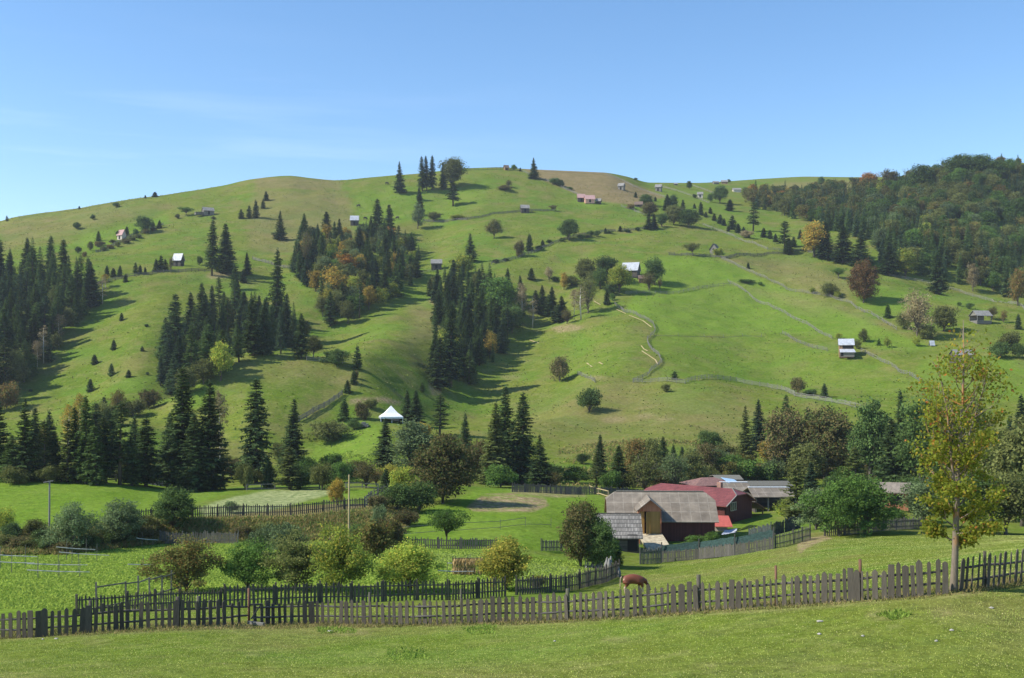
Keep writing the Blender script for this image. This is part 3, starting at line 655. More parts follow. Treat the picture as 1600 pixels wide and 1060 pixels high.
def plant(kind, px, py, h, w, mat, label, group=None, Y=None, lean=0., parts=None, name=None, cat=None):
    """h and w are the height and width the photograph shows, in its pixels; Y sets the distance where the foot is hidden"""
    v = GEN[kind][PR.randrange(len(GEN[kind]))]
    if kind == 'garden': w = w*1.14; h = h*1.04
    p = gp(px, Y) if Y else at(px, py)
    s = p.y/F; H = h*s; W = (w or h*v[4]/v[3])*s
    nm = name or NAMES[kind]; ct = cat or CATS.get(nm, 'tree')
    sz = H/v[3]; sx = W/v[4]
    rz = PR.uniform(0, 6.28)
    big = (h >= 24) if parts is None else parts
    if kind == 'bush' or not big:
        o = ob(nm, v[2]); setmat(o, 0, M[mat]); setmat(o, 1, M['birch' if kind == 'birch' else 'bark'])
        tag(o, label, ct, group)
    else:
        o = empty(nm, label=label, cat=ct, group=group)
        c = ob('crown', v[0], o); setmat(c, 0, M[mat]); t = ob('trunk', v[1], o); setmat(t, 0, M['birch' if kind == 'birch' else 'bark'])
    o.location = p-Vector((0, 0, .05)); o.scale = (sx, sx, sz); o.rotation_euler = (PR.uniform(-.035, .035), PR.uniform(-.035, .035), rz)
    NPL[0] += 1
    return o
ORD = ['leftmost', 'second from the left', 'third from the left', 'fourth from the left', 'fifth from the left', 'sixth from the left', 'seventh from the left', 'eighth from the left', 'ninth from the left', 'tenth from the left', 'eleventh from the left', 'twelfth from the left', 'thirteenth from the left', 'fourteenth from the left', 'fifteenth from the left', 'sixteenth from the left', 'seventeenth from the left', 'eighteenth from the left', 'nineteenth from the left', 'twentieth from the left']
def ordinals(L_):
    """same-looking things of one spot are told apart by their order from the left"""
    d = {}
    for x, o in L_: d.setdefault(o['label'], []).append((x, o))
    for lb, q in d.items():
        q.sort(key=lambda t: t[0])
        if len(q) > 1:
            for i, (x, o) in enumerate(q): o['label'] = lb+', '+('rightmost' if i == len(q)-1 else ORD[i] if i < (len(q)+1)//2 else ORD[len(q)-1-i].replace('left', 'right'))
TONE = {'sp_dark': 'dark', 'sp_green': 'greener', 'sp_blue': 'bluish', 'sp_olive': 'olive'}
def scatter(poly, n, mind, seed, chooser, group, where=None, rows=('upper', 'middle', 'lower'), cap=None):
    """fill a wood: feet of the trees inside a polygon of ground"""
    r = random.Random(seed); xs = [p[0] for p in poly]; ys = [p[1] for p in poly]; pts = []; tries = 0
    while len(pts) < n and tries < n*60:
        tries += 1
        x = r.uniform(min(xs), max(xs)); y = r.uniform(min(ys), max(ys))
        if not inpoly(poly, x, y): continue
        p = at(x, y)
        if any((p.x-q.x)**2+(p.y-q.y)**2 < mind**2 for q, _, _ in pts): continue
        pts.append((p, x, y))
    y0, y1 = min(ys), max(ys); made = []; STUFF = []
    ch = [(p, x, y)+tuple(chooser(r, x, y)) for p, x, y in pts]
    small = set()
    if cap:
        dc = sorted([i for i in range(len(ch)) if ch[i][3] != 'mass'], key=lambda i: -ch[i][5]*F/ch[i][0].y); small = set(dc[cap:])
    for i, (p, x, y, kind, mat, Hm, Wm, label) in enumerate(ch):
        s = F/p.y
        if i in small: STUFF.append((p, mat, Hm, Wm)); continue
        if kind == 'mass': STUFF.append((p, mat, Hm, Wm)); continue
        if where and label is None:
            label = '%s %s spruce, %s %s' % (TONE[mat], 'slender' if kind == 'tallspruce' else 'ragged' if kind == 'ragged' else 'full', rows[min(2, int(3*(y-y0)/(y1-y0+1)))], where)
        elif where: label = '%s, %s part' % (label, rows[min(2, int(3*(y-y0)/(y1-y0+1)))])
        made.append((x, plant(kind, x, y, Hm*s, Wm*s, mat, label, group)))
    ordinals(made)
    return STUFF
LOD = [spruce_geo(60+k, 18, 3.2, h0=.6, dh=.75, nb=7, ns=4, tl=.6, ragged=.45) for k in range(3)]
LODD = [decid_geo(70+k, 12, 9.5, th=1.0, K=60, per=40, leaf=.65, shape=.3) for k in range(3)]
def mass(name, label, items, group=None):
    """a far wood that reads as one mass"""
    r = RS(9); byM = {}
    for p, mat, H, W in items:
        sp_ = mat.startswith('sp_'); v, f, _ = (LOD if sp_ else LODD)[r.randint(3)]; a = r.rand()*6.28; c, s = math.cos(a), math.sin(a); k = W/(5.6 if sp_ else 9.)
        q = np.stack([(v[:, 0]*c-v[:, 1]*s)*k+p.x, (v[:, 0]*s+v[:, 1]*c)*k+p.y, v[:, 2]*H/(18 if sp_ else 12)+p.z], 1); byM.setdefault(mat, []).append((q, f))
    V = []; Fs = []; mi = []; b = 0; keys = sorted(byM)
    for i, k in enumerate(keys):
        for q, f in byM[k]: V.append(q); Fs.append(f+b); b += len(q); mi += [i]*len(f)
    o = ob(name, mesh_np(name, np.concatenate(V), np.concatenate(Fs), [M[k] for k in keys], mi)); return tag(o, label, 'wood', kind='stuff')
# ------------------------------------------------------------------ fences
def ground_path(pts, step, Ys=None):
    """points along the ground every step metres through photo-located corners"""
    W = []
    for i, (x, y) in enumerate(pts):
        W.append(gp(x, Ys[i]) if Ys else at(x, y))
    out = []
    for a, b in zip(W[:-1], W[1:]):
        n = max(1, int(round(math.hypot(b.x-a.x, b.y-a.y)/step)))
        for k in range(n):
            t = k/n; x = a.x+(b.x-a.x)*t; y = a.y+(b.y-a.y)*t; out.append(Vector((x, y, gz(x, y))))
    out.append(W[-1]); return out
def far_fence(label, pts, mat='fence_far', h=1.15, step=2.6, rails=3, group='rail fences across the hillside', wob=.12, thick=.13, seed=1, sub=1, Ys=None):
    """weathered post and rail fence, one mesh: too far to tell its pieces apart"""
    r = random.Random(seed+len(pts)*7+int(pts[0][0])); P = ground_path(pts, step, Ys)
    P = [p+Vector((r.uniform(-wob, wob), r.uniform(-wob, wob), 0)) for p in P]
    b = MB(); o3 = P[0]
    Q = [p-o3 for p in P]
    for q in Q:
        b.bar(q+Vector((0, 0, -.2)), q+Vector((r.uniform(-.06, .06), r.uniform(-.06, .06), h*(1+r.uniform(-.08, .15)))), thick*1.1, thick*1.1)
    for a, c in zip(Q[:-1], Q[1:]):
        for k in range(rails):
            if r.random() < .04: continue
            z = h*(.22+.66*k/max(1, rails-1)); b.bar(a+Vector((0, 0, z+r.uniform(-.06, .06))), c+Vector((0, 0, z+r.uniform(-.06, .06))), .05, thick)
    o = b.build('rail_fence', M[mat]); o.location = o3
    return tag(o, label, 'fence', group)
def picket_fence(label, pts, h=1.2, pw=.09, gap=.09, mat='picket', post_every=2.4, group='picket fences round the farm', seed=1, posth=1.08, Ys=None, bays=True):
    """mid-distance picket fence: posts, and one picket panel and two rails per bay"""
    r = random.Random(seed*13+int(pts[0][0])); P = ground_path(pts, post_every, Ys); o3 = P[0]
    root = empty('picket_fence', o3, label=label, cat='fence', group=group)
    Q = [p-o3 for p in P]
    for q in Q:
        b = MB(); b.bar(q+Vector((0, 0, -.2)), q+Vector((r.uniform(-.05, .05), 0, h*posth)), .10, .10); b.build('post', M[mat], root)
    for a, c in zip(Q[:-1], Q[1:]):
        d = c-a; Ld = d.length; n = max(2, int(Ld/(pw+gap))); t = Vector((d.x, d.y, 0)).normalized(); nn = Vector((t.y, -t.x, 0))
        if nn.y > 0: nn = -nn
        b = MB()
        for k in range(n):
            q = a+d*((k+.5)/n)+nn*.05; hh = h*(.88+.2*r.random()); w2 = pw*(.7+.5*r.random())/2; ln = Vector((r.uniform(-.04, .04), 0, 0))
            b.prism([q-t*w2, q+t*w2, q+t*w2+Vector((0, 0, hh*.9))+ln, q+Vector((0, 0, hh))+ln, q-t*w2+Vector((0, 0, hh*.9))+ln], -nn*.025)
        b.build('picket_panel', M[mat], root)
        for z in (.3, .78):
            b = MB(); b.bar(a+Vector((0, 0, h*z)), c+Vector((0, 0, h*z)), .05, .07); b.build('rail', M['rail'], root)
    return root
def plank_solid(b, q, t, nn, w2, hh, tip, lean, th, r):
    """one rough board: slightly uneven edges, flat, round or pointed head"""
    L_ = [(-w2*r.uniform(.85, 1.1), -.05), (w2*r.uniform(.85, 1.1), -.05)]
    L_ += [(w2*r.uniform(.85, 1.05), hh*.45), (w2*r.uniform(.85, 1.0), hh*(1-tip))]
    if tip > .02: L_ += [(w2*.3, hh*(1-tip*.2)), (0, hh), (-w2*.35, hh*(1-tip*.22))]
    else: L_ += [(w2*.8, hh), (-w2*.8, hh*.99)]
    L_ += [(-w2*r.uniform(.85, 1.0), hh*(1-tip)), (-w2*r.uniform(.85, 1.05), hh*.45)]
    b.prism([q+t*(x+lean*z)+Vector((0, 0, z)) for x, z in L_], -nn*th)
def front_fence(label, poly, plan, seed, posts=(), stuff_over=None, rail_y=(.36, .80), cap=100, group='fences in the foreground'):
    """poly: foot line (px, py); plan: list of (px, height m, width m, tip, lean)"""
    r = random.Random(seed); W = [at(x, y) for x, y in poly]; o3 = W[0]
    root = empty('picket_fence', o3, label=label, cat='fence')
    xs = [p[0] for p in poly]
    def foot(px):
        py = float(np.interp(px, xs, [p[1] for p in poly])); return at(px, py)
    plan = sorted(plan)
    order = sorted(range(len(plan)), key=lambda i: -plan[i][1]*plan[i][2]); single = set(order[:cap]); rest = MB()
    for i, (px, hh, wd, tip, lean) in enumerate(plan):
        p = foot(px); p2 = foot(px+4); t = Vector((p2.x-p.x, p2.y-p.y, 0)).normalized(); nn = Vector((t.y, -t.x, 0))
        b = MB() if i in single else rest
        if i in single:
            plank_solid(b, Vector((0, 0, 0)), t, nn, wd/2, hh, tip, lean, .03, r)
            o = b.build('picket', M['picket'], root); o.location = p-o3+nn*.05
        else:
            plank_solid(b, p-o3+nn*.05, t, nn, wd/2, hh, tip, lean, .03, r)
    if rest.v: tag(rest.build('pickets', M['picket'], root), kind='stuff')
    k = xs[0]; jo = []
    while k < xs[-1]: jo.append(k); k += r.uniform(42, 62)
    jo.append(xs[-1])
    for z in rail_y:
        off = [r.uniform(-.04, .04) for _ in jo]
        for a_, b_, za, zb in zip(jo[:-1], jo[1:], off[:-1], off[1:]):
            a = foot(a_)-o3; c = foot(b_)-o3; a.z += z+za; c.z += z+zb; a.y += .045; c.y += .045; m_ = (a+c)/2+Vector((0, 0, r.uniform(-.03, .02)))
            b = MB(); b.tube([a, m_, c], [.045, .05, .042], 6); b.build('rail', M['rail'], root, True)
    for px, hh, rr, mt in posts:
        p = foot(px)-o3; b = MB(); b.tube([p+Vector((0, .08, -.3)), p+Vector((.01, .08, hh*.5)), p+Vector((0, .08, hh))], [rr, rr*.95, rr*.9], 9)
        b.build('post', M[mt], root, True)
    return root
def front_plan(x0, x1, seed, sp, hf, lean=0., wide=(), flat=.25):
    r = random.Random(seed); x = x0; out = []
    while x < x1:
        q = r.random(); wd = (.23 if q < .28 else .165 if q < .8 else .10)*(1 if x < 900 else .9)
        wd *= r.uniform(.85, 1.15)
        tip = .02 if r.random() < flat else r.uniform(.05, .11)
        h = hf(x)*r.uniform(.9, 1.07)*(1 if wd > .08 else .93)
        for wx, ww in wide:
            if abs(x-wx) < sp(x)*.5: wd = ww
        out.append((x, h, wd, tip, lean+r.gauss(0, .018)))
        x += sp(x)*r.uniform(.82, 1.2)
    return out
# ------------------------------------------------------------------ buildings
M['log_dark'] = plank_mat('dark_log_wall', (.055, .048, .038), (.125, .108, .085), .3, 'Z')
M['log_grey'] = plank_mat('grey_log_wall', (.13, .12, .10), (.25, .235, .20), .3, 'Z')
M['log_warm'] = plank_mat('warm_board_wall', (.17, .10, .05), (.36, .24, .13), .2, 'XY')
M['pale_wall'] = plain_mat('pale_plaster', (.52, .46, .38), var=.12)
M['pink_wall'] = plain_mat('pink_plaster', (.58, .33, .24), var=.15)
M['roof_grey'] = plain_mat('grey_shingles', (.23, .22, .20), var=.25, scale=1.5)
M['roof_faded'] = plain_mat('faded_red_grey_roof', (.21, .115, .095), var=.25)
M['roof_shed'] = plain_mat('brown_grey_sheet_roof', (.24, .20, .155), var=.25)
M['roof_pale'] = plain_mat('bright_sheet_metal', (.42, .44, .47), .5, .2, 1.2, spec=.4)
M['roof_brown'] = plain_mat('brown_shingles', (.17, .12, .09), var=.25)
M['roof_rose'] = plain_mat('rose_sheet_roof', (.44, .27, .25), var=.15)
M['black'] = plain_mat('dark_opening', (.012, .011, .010), var=.1)
M['barnred'] = plank_mat('dark_red_boards', (.085, .022, .018), (.135, .036, .028), .14, 'XY')
M['orange_and_lit'] = plank_mat('orange_and_sunlit_boards', (.40, .15, .075), (.55, .24, .13), .16, 'XY')  # on the barn's left gable this orange is sunlight put into the colour
M['ochre'] = plank_mat('ochre_boards', (.30, .17, .045), (.46, .28, .085), .17, 'X')
M['eternit'] = sheet_mat('fibre_cement_sheets', (.180, .148, .110), (.240, .200, .150), (.30, .262, .208), 1.15, .95, .8, .025)
M['shingle'] = sheet_mat('split_shingles', (.20, .18, .15), (.37, .34, .295), (.085, .08, .07), .16, .36, .85, .035, offs=.5)
M['redtile'] = sheet_mat('red_tile_sheets', (.205, .058, .048), (.250, .074, .062), (.125, .038, .032), .22, .17, .42, .018)
M['redflat'] = plain_mat('red_sheet', (.46, .11, .085), .5, .12)
M['white'] = plain_mat('white_paint', (.72, .73, .72), .6, .08)
M['glass'] = plain_mat('window_glass', (.05, .06, .07), .12, .2, spec=.8)
M['tarp'] = plain_mat('tarpaulin', (.40, .42, .46), .55, .15, 1.5)
M['bluesheet'] = plain_mat('pale_blue_sheet', (.38, .55, .72), .5, .1)
M['net'] = plain_mat('green_netting', (.030, .062, .052), .8, .35, 6)
M['mesh_dark'] = plain_mat('dark_mesh', (.055, .065, .060), .85, .35, 5)
M['ramp'] = plain_mat('straw_strewn_boards', (.42, .34, .22), .9, .25, 2.5, c2=(.58, .50, .34))
M['canvas'] = plain_mat('white_canvas', (.82, .83, .85), .6, .05)
M['brick'] = sheet_mat('brick_wall', (.30, .12, .07), (.38, .17, .10), (.30, .27, .23), .25, .09, .85, .012)
M['lamb'] = plank_mat('rusty_brown_boards', (.24, .13, .065), (.42, .27, .16), .2, 'XY')
def gable(b, L_, D, hw, hr, hip=0.):
    """walls with gable ends; ridge along local x; hip cuts the top of the gables (share of the roof height)"""
    x, y = L_/2, D/2; zc = hw+hr*(1-hip); yc = y*hip
    for s in (-1, 1):
        b.poly([(s*x, -y, -.6), (s*x, y, -.6), (s*x, y, hw)] + ([(s*x, yc, zc), (s*x, -yc, zc)] if hip else [(s*x, 0, hw+hr)]) + [(s*x, -y, hw)])
        b.poly([(-x, s*y, -.6), (x, s*y, -.6), (x, s*y, hw), (-x, s*y, hw)])
def roof(b, L_, D, hw, hr, over=.4, hip=0., t=.1, hiprun=1.2, lift=.0):
    x = L_/2+over; k = hr/(D/2); ye = D/2+over; ze = hw-over*k+lift; zt = hw+hr+lift
    polys = []
    for s in (-1, 1):
        if hip:
            zc = hw+hr*(1-hip)+lift; yc = D/2*hip
            polys.append([(-x, s*ye, ze), (x, s*ye, ze), (x, s*yc, zc), (x-hiprun, 0, zt), (-x+hiprun, 0, zt), (-x, s*yc, zc)])
        else: polys.append([(-x, s*ye, ze), (x, s*ye, ze), (x, 0, zt), (-x, 0, zt)])
    if hip:
        for s in (-1, 1): polys.append([(s*x, -yc, zc), (s*x, yc, zc), (s*(x-hiprun), 0, zt)])
    b.slab([p if s_ else p for s_, p in enumerate(polys)], t)
def facade(b, x0, x1, y, z0, z1, th=.06):
    b.box(x0, x1, y-th, y, z0, z1)
def hut(label, px, py, wpx, hpx, wall='log_dark', rf='roof_grey', rot=0., pitch=.9, depth=.8, name='wooden_hut', cat='hut', door=True, lean=None, group='huts and hay barns on the hillside', wallfrac=.5, openfront=False, chim=False, attic=False):
    p = at(px, py); s = p.y/F; Wm = wpx*s; H = hpx*s
    a = rad(rot); D = Wm*depth; Lx = (Wm-.5)/(abs(math.cos(a))+abs(math.sin(a))*depth*.8); D = Lx*depth
    hw = H*wallfrac; hr = H-hw-.1
    o = empty(name, p-Vector((0, 0, .1)), a, label, cat, group)
    b = MB(); gable(b, Lx, D, hw, hr)
    if openfront:
        b = MB(); bs_ = MB()
        b.box(-Lx/2, Lx/2, D/2-.1, D/2, -.4, hw); b.box(-Lx/2, Lx/2, -D/2, D/2, -.4, hw*.32)
        b.build('wall', M[wall], o)
        for sx in (-1, 1):
            for sy in (-1, 1):
                bp = MB(); bp.bar((sx*(Lx/2-.1), sy*(D/2-.1), -.3), (sx*(Lx/2-.1), sy*(D/2-.1), hw), .2, .2); bp.build('post', M[wall], o)
        bg_ = MB()
        for sx in (-1, 1): bg_.prism([(sx*(Lx/2-.05), -D/2, hw), (sx*(Lx/2-.05), D/2, hw), (sx*(Lx/2-.05), 0, hw+hr)], (-sx*.08, 0, 0))
        bg_.build('gable', M[wall], o)
    else: b.build('wall', M[wall], o)
    b = MB(); roof(b, Lx, D, hw, hr, over=.35, lift=.12); b.build('roof', M[rf], o)
    if door and not openfront:
        b = MB(); facade(b, -.5, .45, -D/2-.003, 0, min(1.8, hw*.85)); b.build('door', M['black'], o)
        if wpx > 13:
            b = MB(); b.prism([(-Lx/2-.05, -.35, hw*.75), (-Lx/2-.05, .35, hw*.75), (-Lx/2-.05, .35, hw*1.05), (-Lx/2-.05, -.35, hw*1.05)], (.045, 0, 0)); b.build('hatch', M['black'], o)
    if lean:
        lw, lh = lean; lw *= s; lh *= s
        b = MB(); b.box(-Lx/2-lw, -Lx/2-.02, -D*.3, D*.3, -.3, lh*.7); b.build('lean_to_wall', M[wall], o)
        b = MB(); b.slab([[(-Lx/2-lw-.2, -D*.4, lh*.75), (-Lx/2+.1, -D*.4, lh), (-Lx/2+.1, D*.4, lh), (-Lx/2-lw-.2, D*.4, lh*.75)]], .1); b.build('lean_to_roof', M[rf], o)
    return o
def window(parent, x, y, z, w_, h_, panes=2, rows=1, depth=.05, frame='white', face='-y'):
    """window on a wall plane; frame with its glass as sub-part"""
    def tr(p):
        if face == '-y': return (x+p[0], y-p[1], z+p[2])
        return (x+p[1], y+p[0], z+p[2])        # +x face
    b = MB(); f = .07
    def bx(u0, u1, z0, z1, d): b.prism([tr((u0, .002, z0)), tr((u1, .002, z0)), tr((u1, .002, z1)), tr((u0, .002, z1))], Vector(tr((0, d, 0)))-Vector(tr((0, 0, 0))))
    bx(-w_/2-f, w_/2+f, -f, 0, depth); bx(-w_/2-f, w_/2+f, h_, h_+f, depth); bx(-w_/2-f, -w_/2, 0, h_, depth); bx(w_/2, w_/2+f, 0, h_, depth)
    for k in range(1, panes): u = -w_/2+w_*k/panes; bx(u-.035, u+.035, 0, h_, depth*.9)
    for k in range(1, rows): v = h_*k/rows; bx(-w_/2, w_/2, v-.025, v+.025, depth*.85)
    o = b.build('window', M[frame], parent)
    b = MB(); bx(-w_/2, w_/2, 0, h_, depth*.4); b.build('pane', M['glass'], o)
    return o

# --- grey hay barn with the raised door
gb = at(1030, 843); BY = 131.0
def WX(px, Y): return (px-800)/F*Y
def WZ(py, Y): return (HZ-py)/F*Y
xl, xr = WX(947, 136), WX(1119, 133); cx = (xl+xr)/2; Lb = xr-xl
zg = -20.9; z_e = WZ(818, 130.5); z_r = WZ(771, 135)
yf, yb = 131.3, 139.3; yc_ = (yf+yb)/2; Db = yb-yf
barn = empty('hay_barn', (cx, yc_, zg), rad(-2.5), 'long barn with grey sheet roof, dormer and open ochre loft doors above a pale ramp', 'barn')
hw = z_e-zg+.35; hr = z_r-z_e-.3
b = MB(); x, y = Lb/2-.35, Db/2
for s in (-1, 1): b = MB(); b.prism([(-x, s*y, -1.2), (x, s*y, -1.2), (x, s*y, hw), (-x, s*y, hw)], (0, -s*.06, 0)); b.build('wall', M['barnred'], barn)
for s in (-1, 1):
    b = MB(); yc = y*.32; b.prism([(s*x, -y, -1.2), (s*x, y, -1.2), (s*x, y, hw), (s*x, yc, hw+hr*.68), (s*x, -yc, hw+hr*.68), (s*x, -y, hw)], (-s*.08, 0, 0)); b.build('gable_wall', M['orange_and_lit' if s < 0 else 'barnred'], barn)  # sunward left gable coloured lighter orange for the sunlight, opposite gable dark red
b = MB(); roof(b, Lb-.7, Db, hw, hr, over=.45, hip=.32, hiprun=1.15, lift=.12); b.build('roof', M['eternit'], barn)
b = MB(); b.tube([(-Lb/2+1.2, 0, hw+hr+.17), (Lb/2-1.2, 0, hw+hr+.17)], [.09, .09], 6); b.build('ridge_cap', M['fence_dark'], barn)
# dormer
dx0, dx1 = WX(1003, 129)-cx, WX(1038, 129)-cx; dxc = (dx0+dx1)/2; dyf = -Db/2-1.5; dz0 = WZ(797, 129)-zg; dzp = WZ(783, 129)-zg; dfl = WZ(835, 129.5)-zg
b = MB()
b.box(dx0, dx0+.12, dyf, -Db/2+3, dfl-2.2, dz0); b.box(dx1-.12, dx1, dyf, -Db/2+3, dfl-2.2, dz0)
b.prism([(dx0, dyf-.02, dz0-.3), (dx1, dyf-.02, dz0-.3), (dx1, dyf-.02, dz0+.02), (dxc, dyf-.02, dzp-.05), (dx0, dyf-.02, dz0+.02)], (0, .1, 0))
b.box(dx0+.12, dx1-.12, dyf+.3, dyf+.42, dfl-2.2, dfl-.05)
dorm = b.build('dormer', M['orange_and_lit'], barn)
b = MB(); hb = -Db/2+3.6
for s, xe in ((-1, dx0-.35), (1, dx1+.35)):
    ze = dz0-.22
    b.slab([[(xe, dyf-.45, ze), (dxc, dyf-.45, dzp+.12), (dxc, hb+.2, dzp+.12), (xe, hb-1.6, ze)]], .09)
b.build('dormer_roof', M['eternit'], dorm)
b = MB(); w3 = (dx1-dx0)
b.box(dx0+.13, dx0+w3*.24, dyf+.04, dyf+.1, dfl, dz0-.32); b.build('door', M['ochre'], dorm)
b = MB(); b.prism([(dx0+w3*.30, dyf-.75, dfl), (dx0+w3*.46, dyf+.02, dfl), (dx0+w3*.46, dyf+.02, dz0-.32), (dx0+w3*.30, dyf-.75, dz0-.32)], (.05, .02, 0)); b.build('door', M['ochre'], dorm)
b = MB(); b.box(dx0+w3*.47, dx1-.13, dyf+.06, dyf+.12, dfl, dz0-.32); b.build('door', M['ochre'], dorm)
# lower door and hatch in the dark front wall
b = MB(); b.box(3.2, 4.3, -Db/2-.06, -Db/2-.003, -.3, 1.0); b.build('door', M['log_dark'], barn)
b = MB(); b.prism([(Lb/2-3.4, -Db/2-.05, -.6), (Lb/2-.4, -Db/2-.05, -.6), (Lb/2-.4, -Db/2-.05, .75), (Lb/2-3.4, -Db/2-.05, .75)], (0, .047, 0)); b.build('lower_wall', M['log_warm'], barn)
# ramp
b = MB(); r0 = Vector((dx0-.1, dyf+.25, dfl)); r1 = Vector((dx1+.1, dyf+.25, dfl))
q0 = Vector((WX(1021, 122)-cx, 122.5-yc_, WZ(861, 122.5)-zg)); q1 = Vector((WX(1060, 122)-cx, 122.8-yc_, WZ(860, 122.8)-zg))
g0 = gz(cx+q0.x, yc_+q0.y)-zg; q0.z = g0+.05; q1.z = g0+.1
b.prism([r0, r1, q1, q0], (0, 0, -.25)); ramp_me = b.build('ramp', M['ramp'], barn)
b = MB(); 
for t in (.15, .45, .8):
    a_ = r0.lerp(q0, t)
    b.bar((a_.x+.2, a_.y, a_.z-.2), (a_.x+.2, a_.y, g0-1.5), .16, .16)
b.build('ramp_post', M['fence_dark'], barn)

# --- shingled shed in front of it
sx0, sx1 = WX(934, 120), WX(1004, 120); scx = (sx0+sx1)/2; sL = sx1-sx0; szg = gz(scx, 119)-.1; szr = WZ(805, 122); sze = WZ(842, 119)
shed = empty('shingled_shed', (scx, 122.2, szg), rad(-3), 'small dark shed under a steep roof of grey split shingles, left of the ramp', 'shed')
b = MB(); sD = 6.2; hw_ = sze-szg+.3; hr_ = szr-sze-.3; gable(b, sL-.7, sD, hw_, hr_); b.build('wall', M['log_dark'], shed)
b = MB(); roof(b, sL-.7, sD, hw_, hr_, over=.42, lift=.1, t=.12); b.build('roof', M['shingle'], shed)
b = MB(); b.bar((-sL/2-.05, 0, hw_+hr_+.13), (sL/2+.05, 0, hw_+hr_+.13), .14, .1); b.build('ridge_board', M['rail'], shed)
b = MB(); b.box(sL/2-1.6, sL/2-.5, -sD/2-.05, -sD/2-.003, .1, 1.9); b.build('door', M['black'], shed)

# --- dark red house under the red roof
hrot = rad(-40); hL = 13.4; hD = 7.6; hzg = -21.35
hcx, hcy = WX(1088, 152), 152.5
house = empty('farmhouse', (hcx, hcy, hzg), hrot, 'dark red board farmhouse under a red tiled half hipped roof behind the grey barn', 'house')
hw_ = 3.45; hr_ = 1.7
b = MB(); x, y = hL/2, hD/2
for s in (-1, 1): b = MB(); b.prism([(-x, s*y, -1.2), (x, s*y, -1.2), (x, s*y, hw_), (-x, s*y, hw_)], (0, -s*.06, 0)); b.build('wall', M['barnred'], house)
for s in (-1, 1): yc = y*.4; b = MB(); b.prism([(s*x, -y, -1.2), (s*x, y, -1.2), (s*x, y, hw_), (s*x, yc, hw_+hr_*.6), (s*x, -yc, hw_+hr_*.6), (s*x, -y, hw_)], (-s*.08, 0, 0)); b.build('gable_wall', M['barnred'], house)
b = MB(); roof(b, hL, hD, hw_, hr_, over=.5, hip=.4, hiprun=1.5, lift=.12); rfo = b.build('roof', M['redtile'], house)
b = MB(); xx = hL/2+.5; k = hr_/(hD/2)
for s in (-1, 1): b.bar((xx, s*hD/2*.4, hw_+hr_*.6+.16), (xx-1.5, 0, hw_+hr_+.18), .12, .06)
b.bar((xx+.02, -hD/2*.4, hw_+hr_*.6+.1), (xx+.02, -hD/2-.5, hw_-.5*k+.1), .12, .12)
b.build('verge_trim', M['greywood'], house)
b = MB(); b.box(3.0, 3.6, .6, 1.2, hw_+hr_-.8, hw_+hr_+.75); b.build('chimney', M['brick'], rfo)
window(house, hL/2, -1.5, 2.55, 1.5, 1.0, 3, 1, face='+x', frame='pale_wall'); window(house, hL/2-1.0, -hD/2, .55, 1.1, 1.1, 3, 2, face='-y')
window(house, hL/2-3.4, -hD/2, 2.3, .7, .8, 2, 1, face='-y')
# lean-to running down on the far right side with its orange post
b = MB(); b.slab([[(hL/2-3.0, hD/2+.42, hw_-.35), (hL/2+.5, hD/2+.42, hw_-.35), (hL/2+.5, hD/2+3.4, hw_-1.55), (hL/2-3.0, hD/2+3.4, hw_-1.55)]], .1); b.build('porch_roof', M['redtile'], house)
b = MB(); b.bar((hL/2+.1, hD/2+3.0, -.5), (hL/2+.1, hD/2+3.0, hw_-1.5), .16, .16); b.bar((hL/2-2.6, hD/2+3.0, -.5), (hL/2-2.6, hD/2+3.0, hw_-1.5), .16, .16); b.build('porch_post', M['ochre'], house)
# small porch between barn and house
pp = Vector((WX(1131, 141), 141.5, hzg))
pr = empty('entrance_porch', pp, rad(-8), 'small lean to porch with bright red sheet roof beside the farmhouse wall', 'porch')
b = MB(); b.slab([[(-1.3, -1.6, 2.75-1.4), (1.15, -1.6, 2.75-1.4), (.7, 0, 2.55), (-1.3, 0, 2.55)]], .08); b.build('roof', M['redflat'], pr)
b = MB(); b.box(-1.2, .5, -1.3, -1.2, -.6, 1.2); b.build('wall', M['pale_wall'], pr)

# --- roofs behind
def shed_block(name, label, cat, x0, x1, Y, py_r, py_e, zgr, D, wall, rf, cap=None, open_=False, rot=0.):
    xa, xb = WX(x0, Y), WX(x1, Y); zr, ze = WZ(py_r, Y+D/2), WZ(py_e, Y)
    o = empty(name, ((xa+xb)/2, Y+D/2, zgr), rot, label, cat); Lx = xb-xa; hw1 = ze-zgr+.25; hr1 = max(.4, zr-ze-.2)
    b = MB()
    if open_:
        b.box(-Lx/2, Lx/2, D/2-.1, D/2, -.5, hw1); b.box(-Lx/2, -Lx/2+.1, -D/2, D/2-.1, -.5, hw1); b.build('wall', M[wall], o)
        for k in range(4):
            bp = MB(); xk = -Lx/2+.15+(Lx-.3)*k/3; bp.bar((xk, -D/2+.1, -.5), (xk, -D/2+.1, hw1), .16, .16); bp.build('post', M['greywood'], o)
    else: gable(b, Lx, D, hw1, hr1); b.build('wall', M[wall], o)
    b = MB(); roof(b, Lx, D, hw1, hr1, over=.35, lift=.1); b.build('roof', M[rf], o)
    if cap: b = MB(); b.bar((-Lx/2-.3, -.06, hw1+hr1+.12), (Lx/2+.3, -.06, hw1+hr1+.12), .5, .1); b.build('ridge_cap', M[cap], o)
    return o
shed_block('farm_shed', 'open fronted shed with pale grey roof and white ridge, right of the farmhouse', 'shed', 1180, 1240, 158, 763, 779, -20.6, 7, 'log_dark', 'eternit', 'white', True)
shed_block('farm_shed', 'low grey sheet roof with white ridge just behind the farmhouse chimney', 'shed', 1134, 1172, 166, 755, 771, -20.8, 7, 'log_dark', 'eternit', 'white')
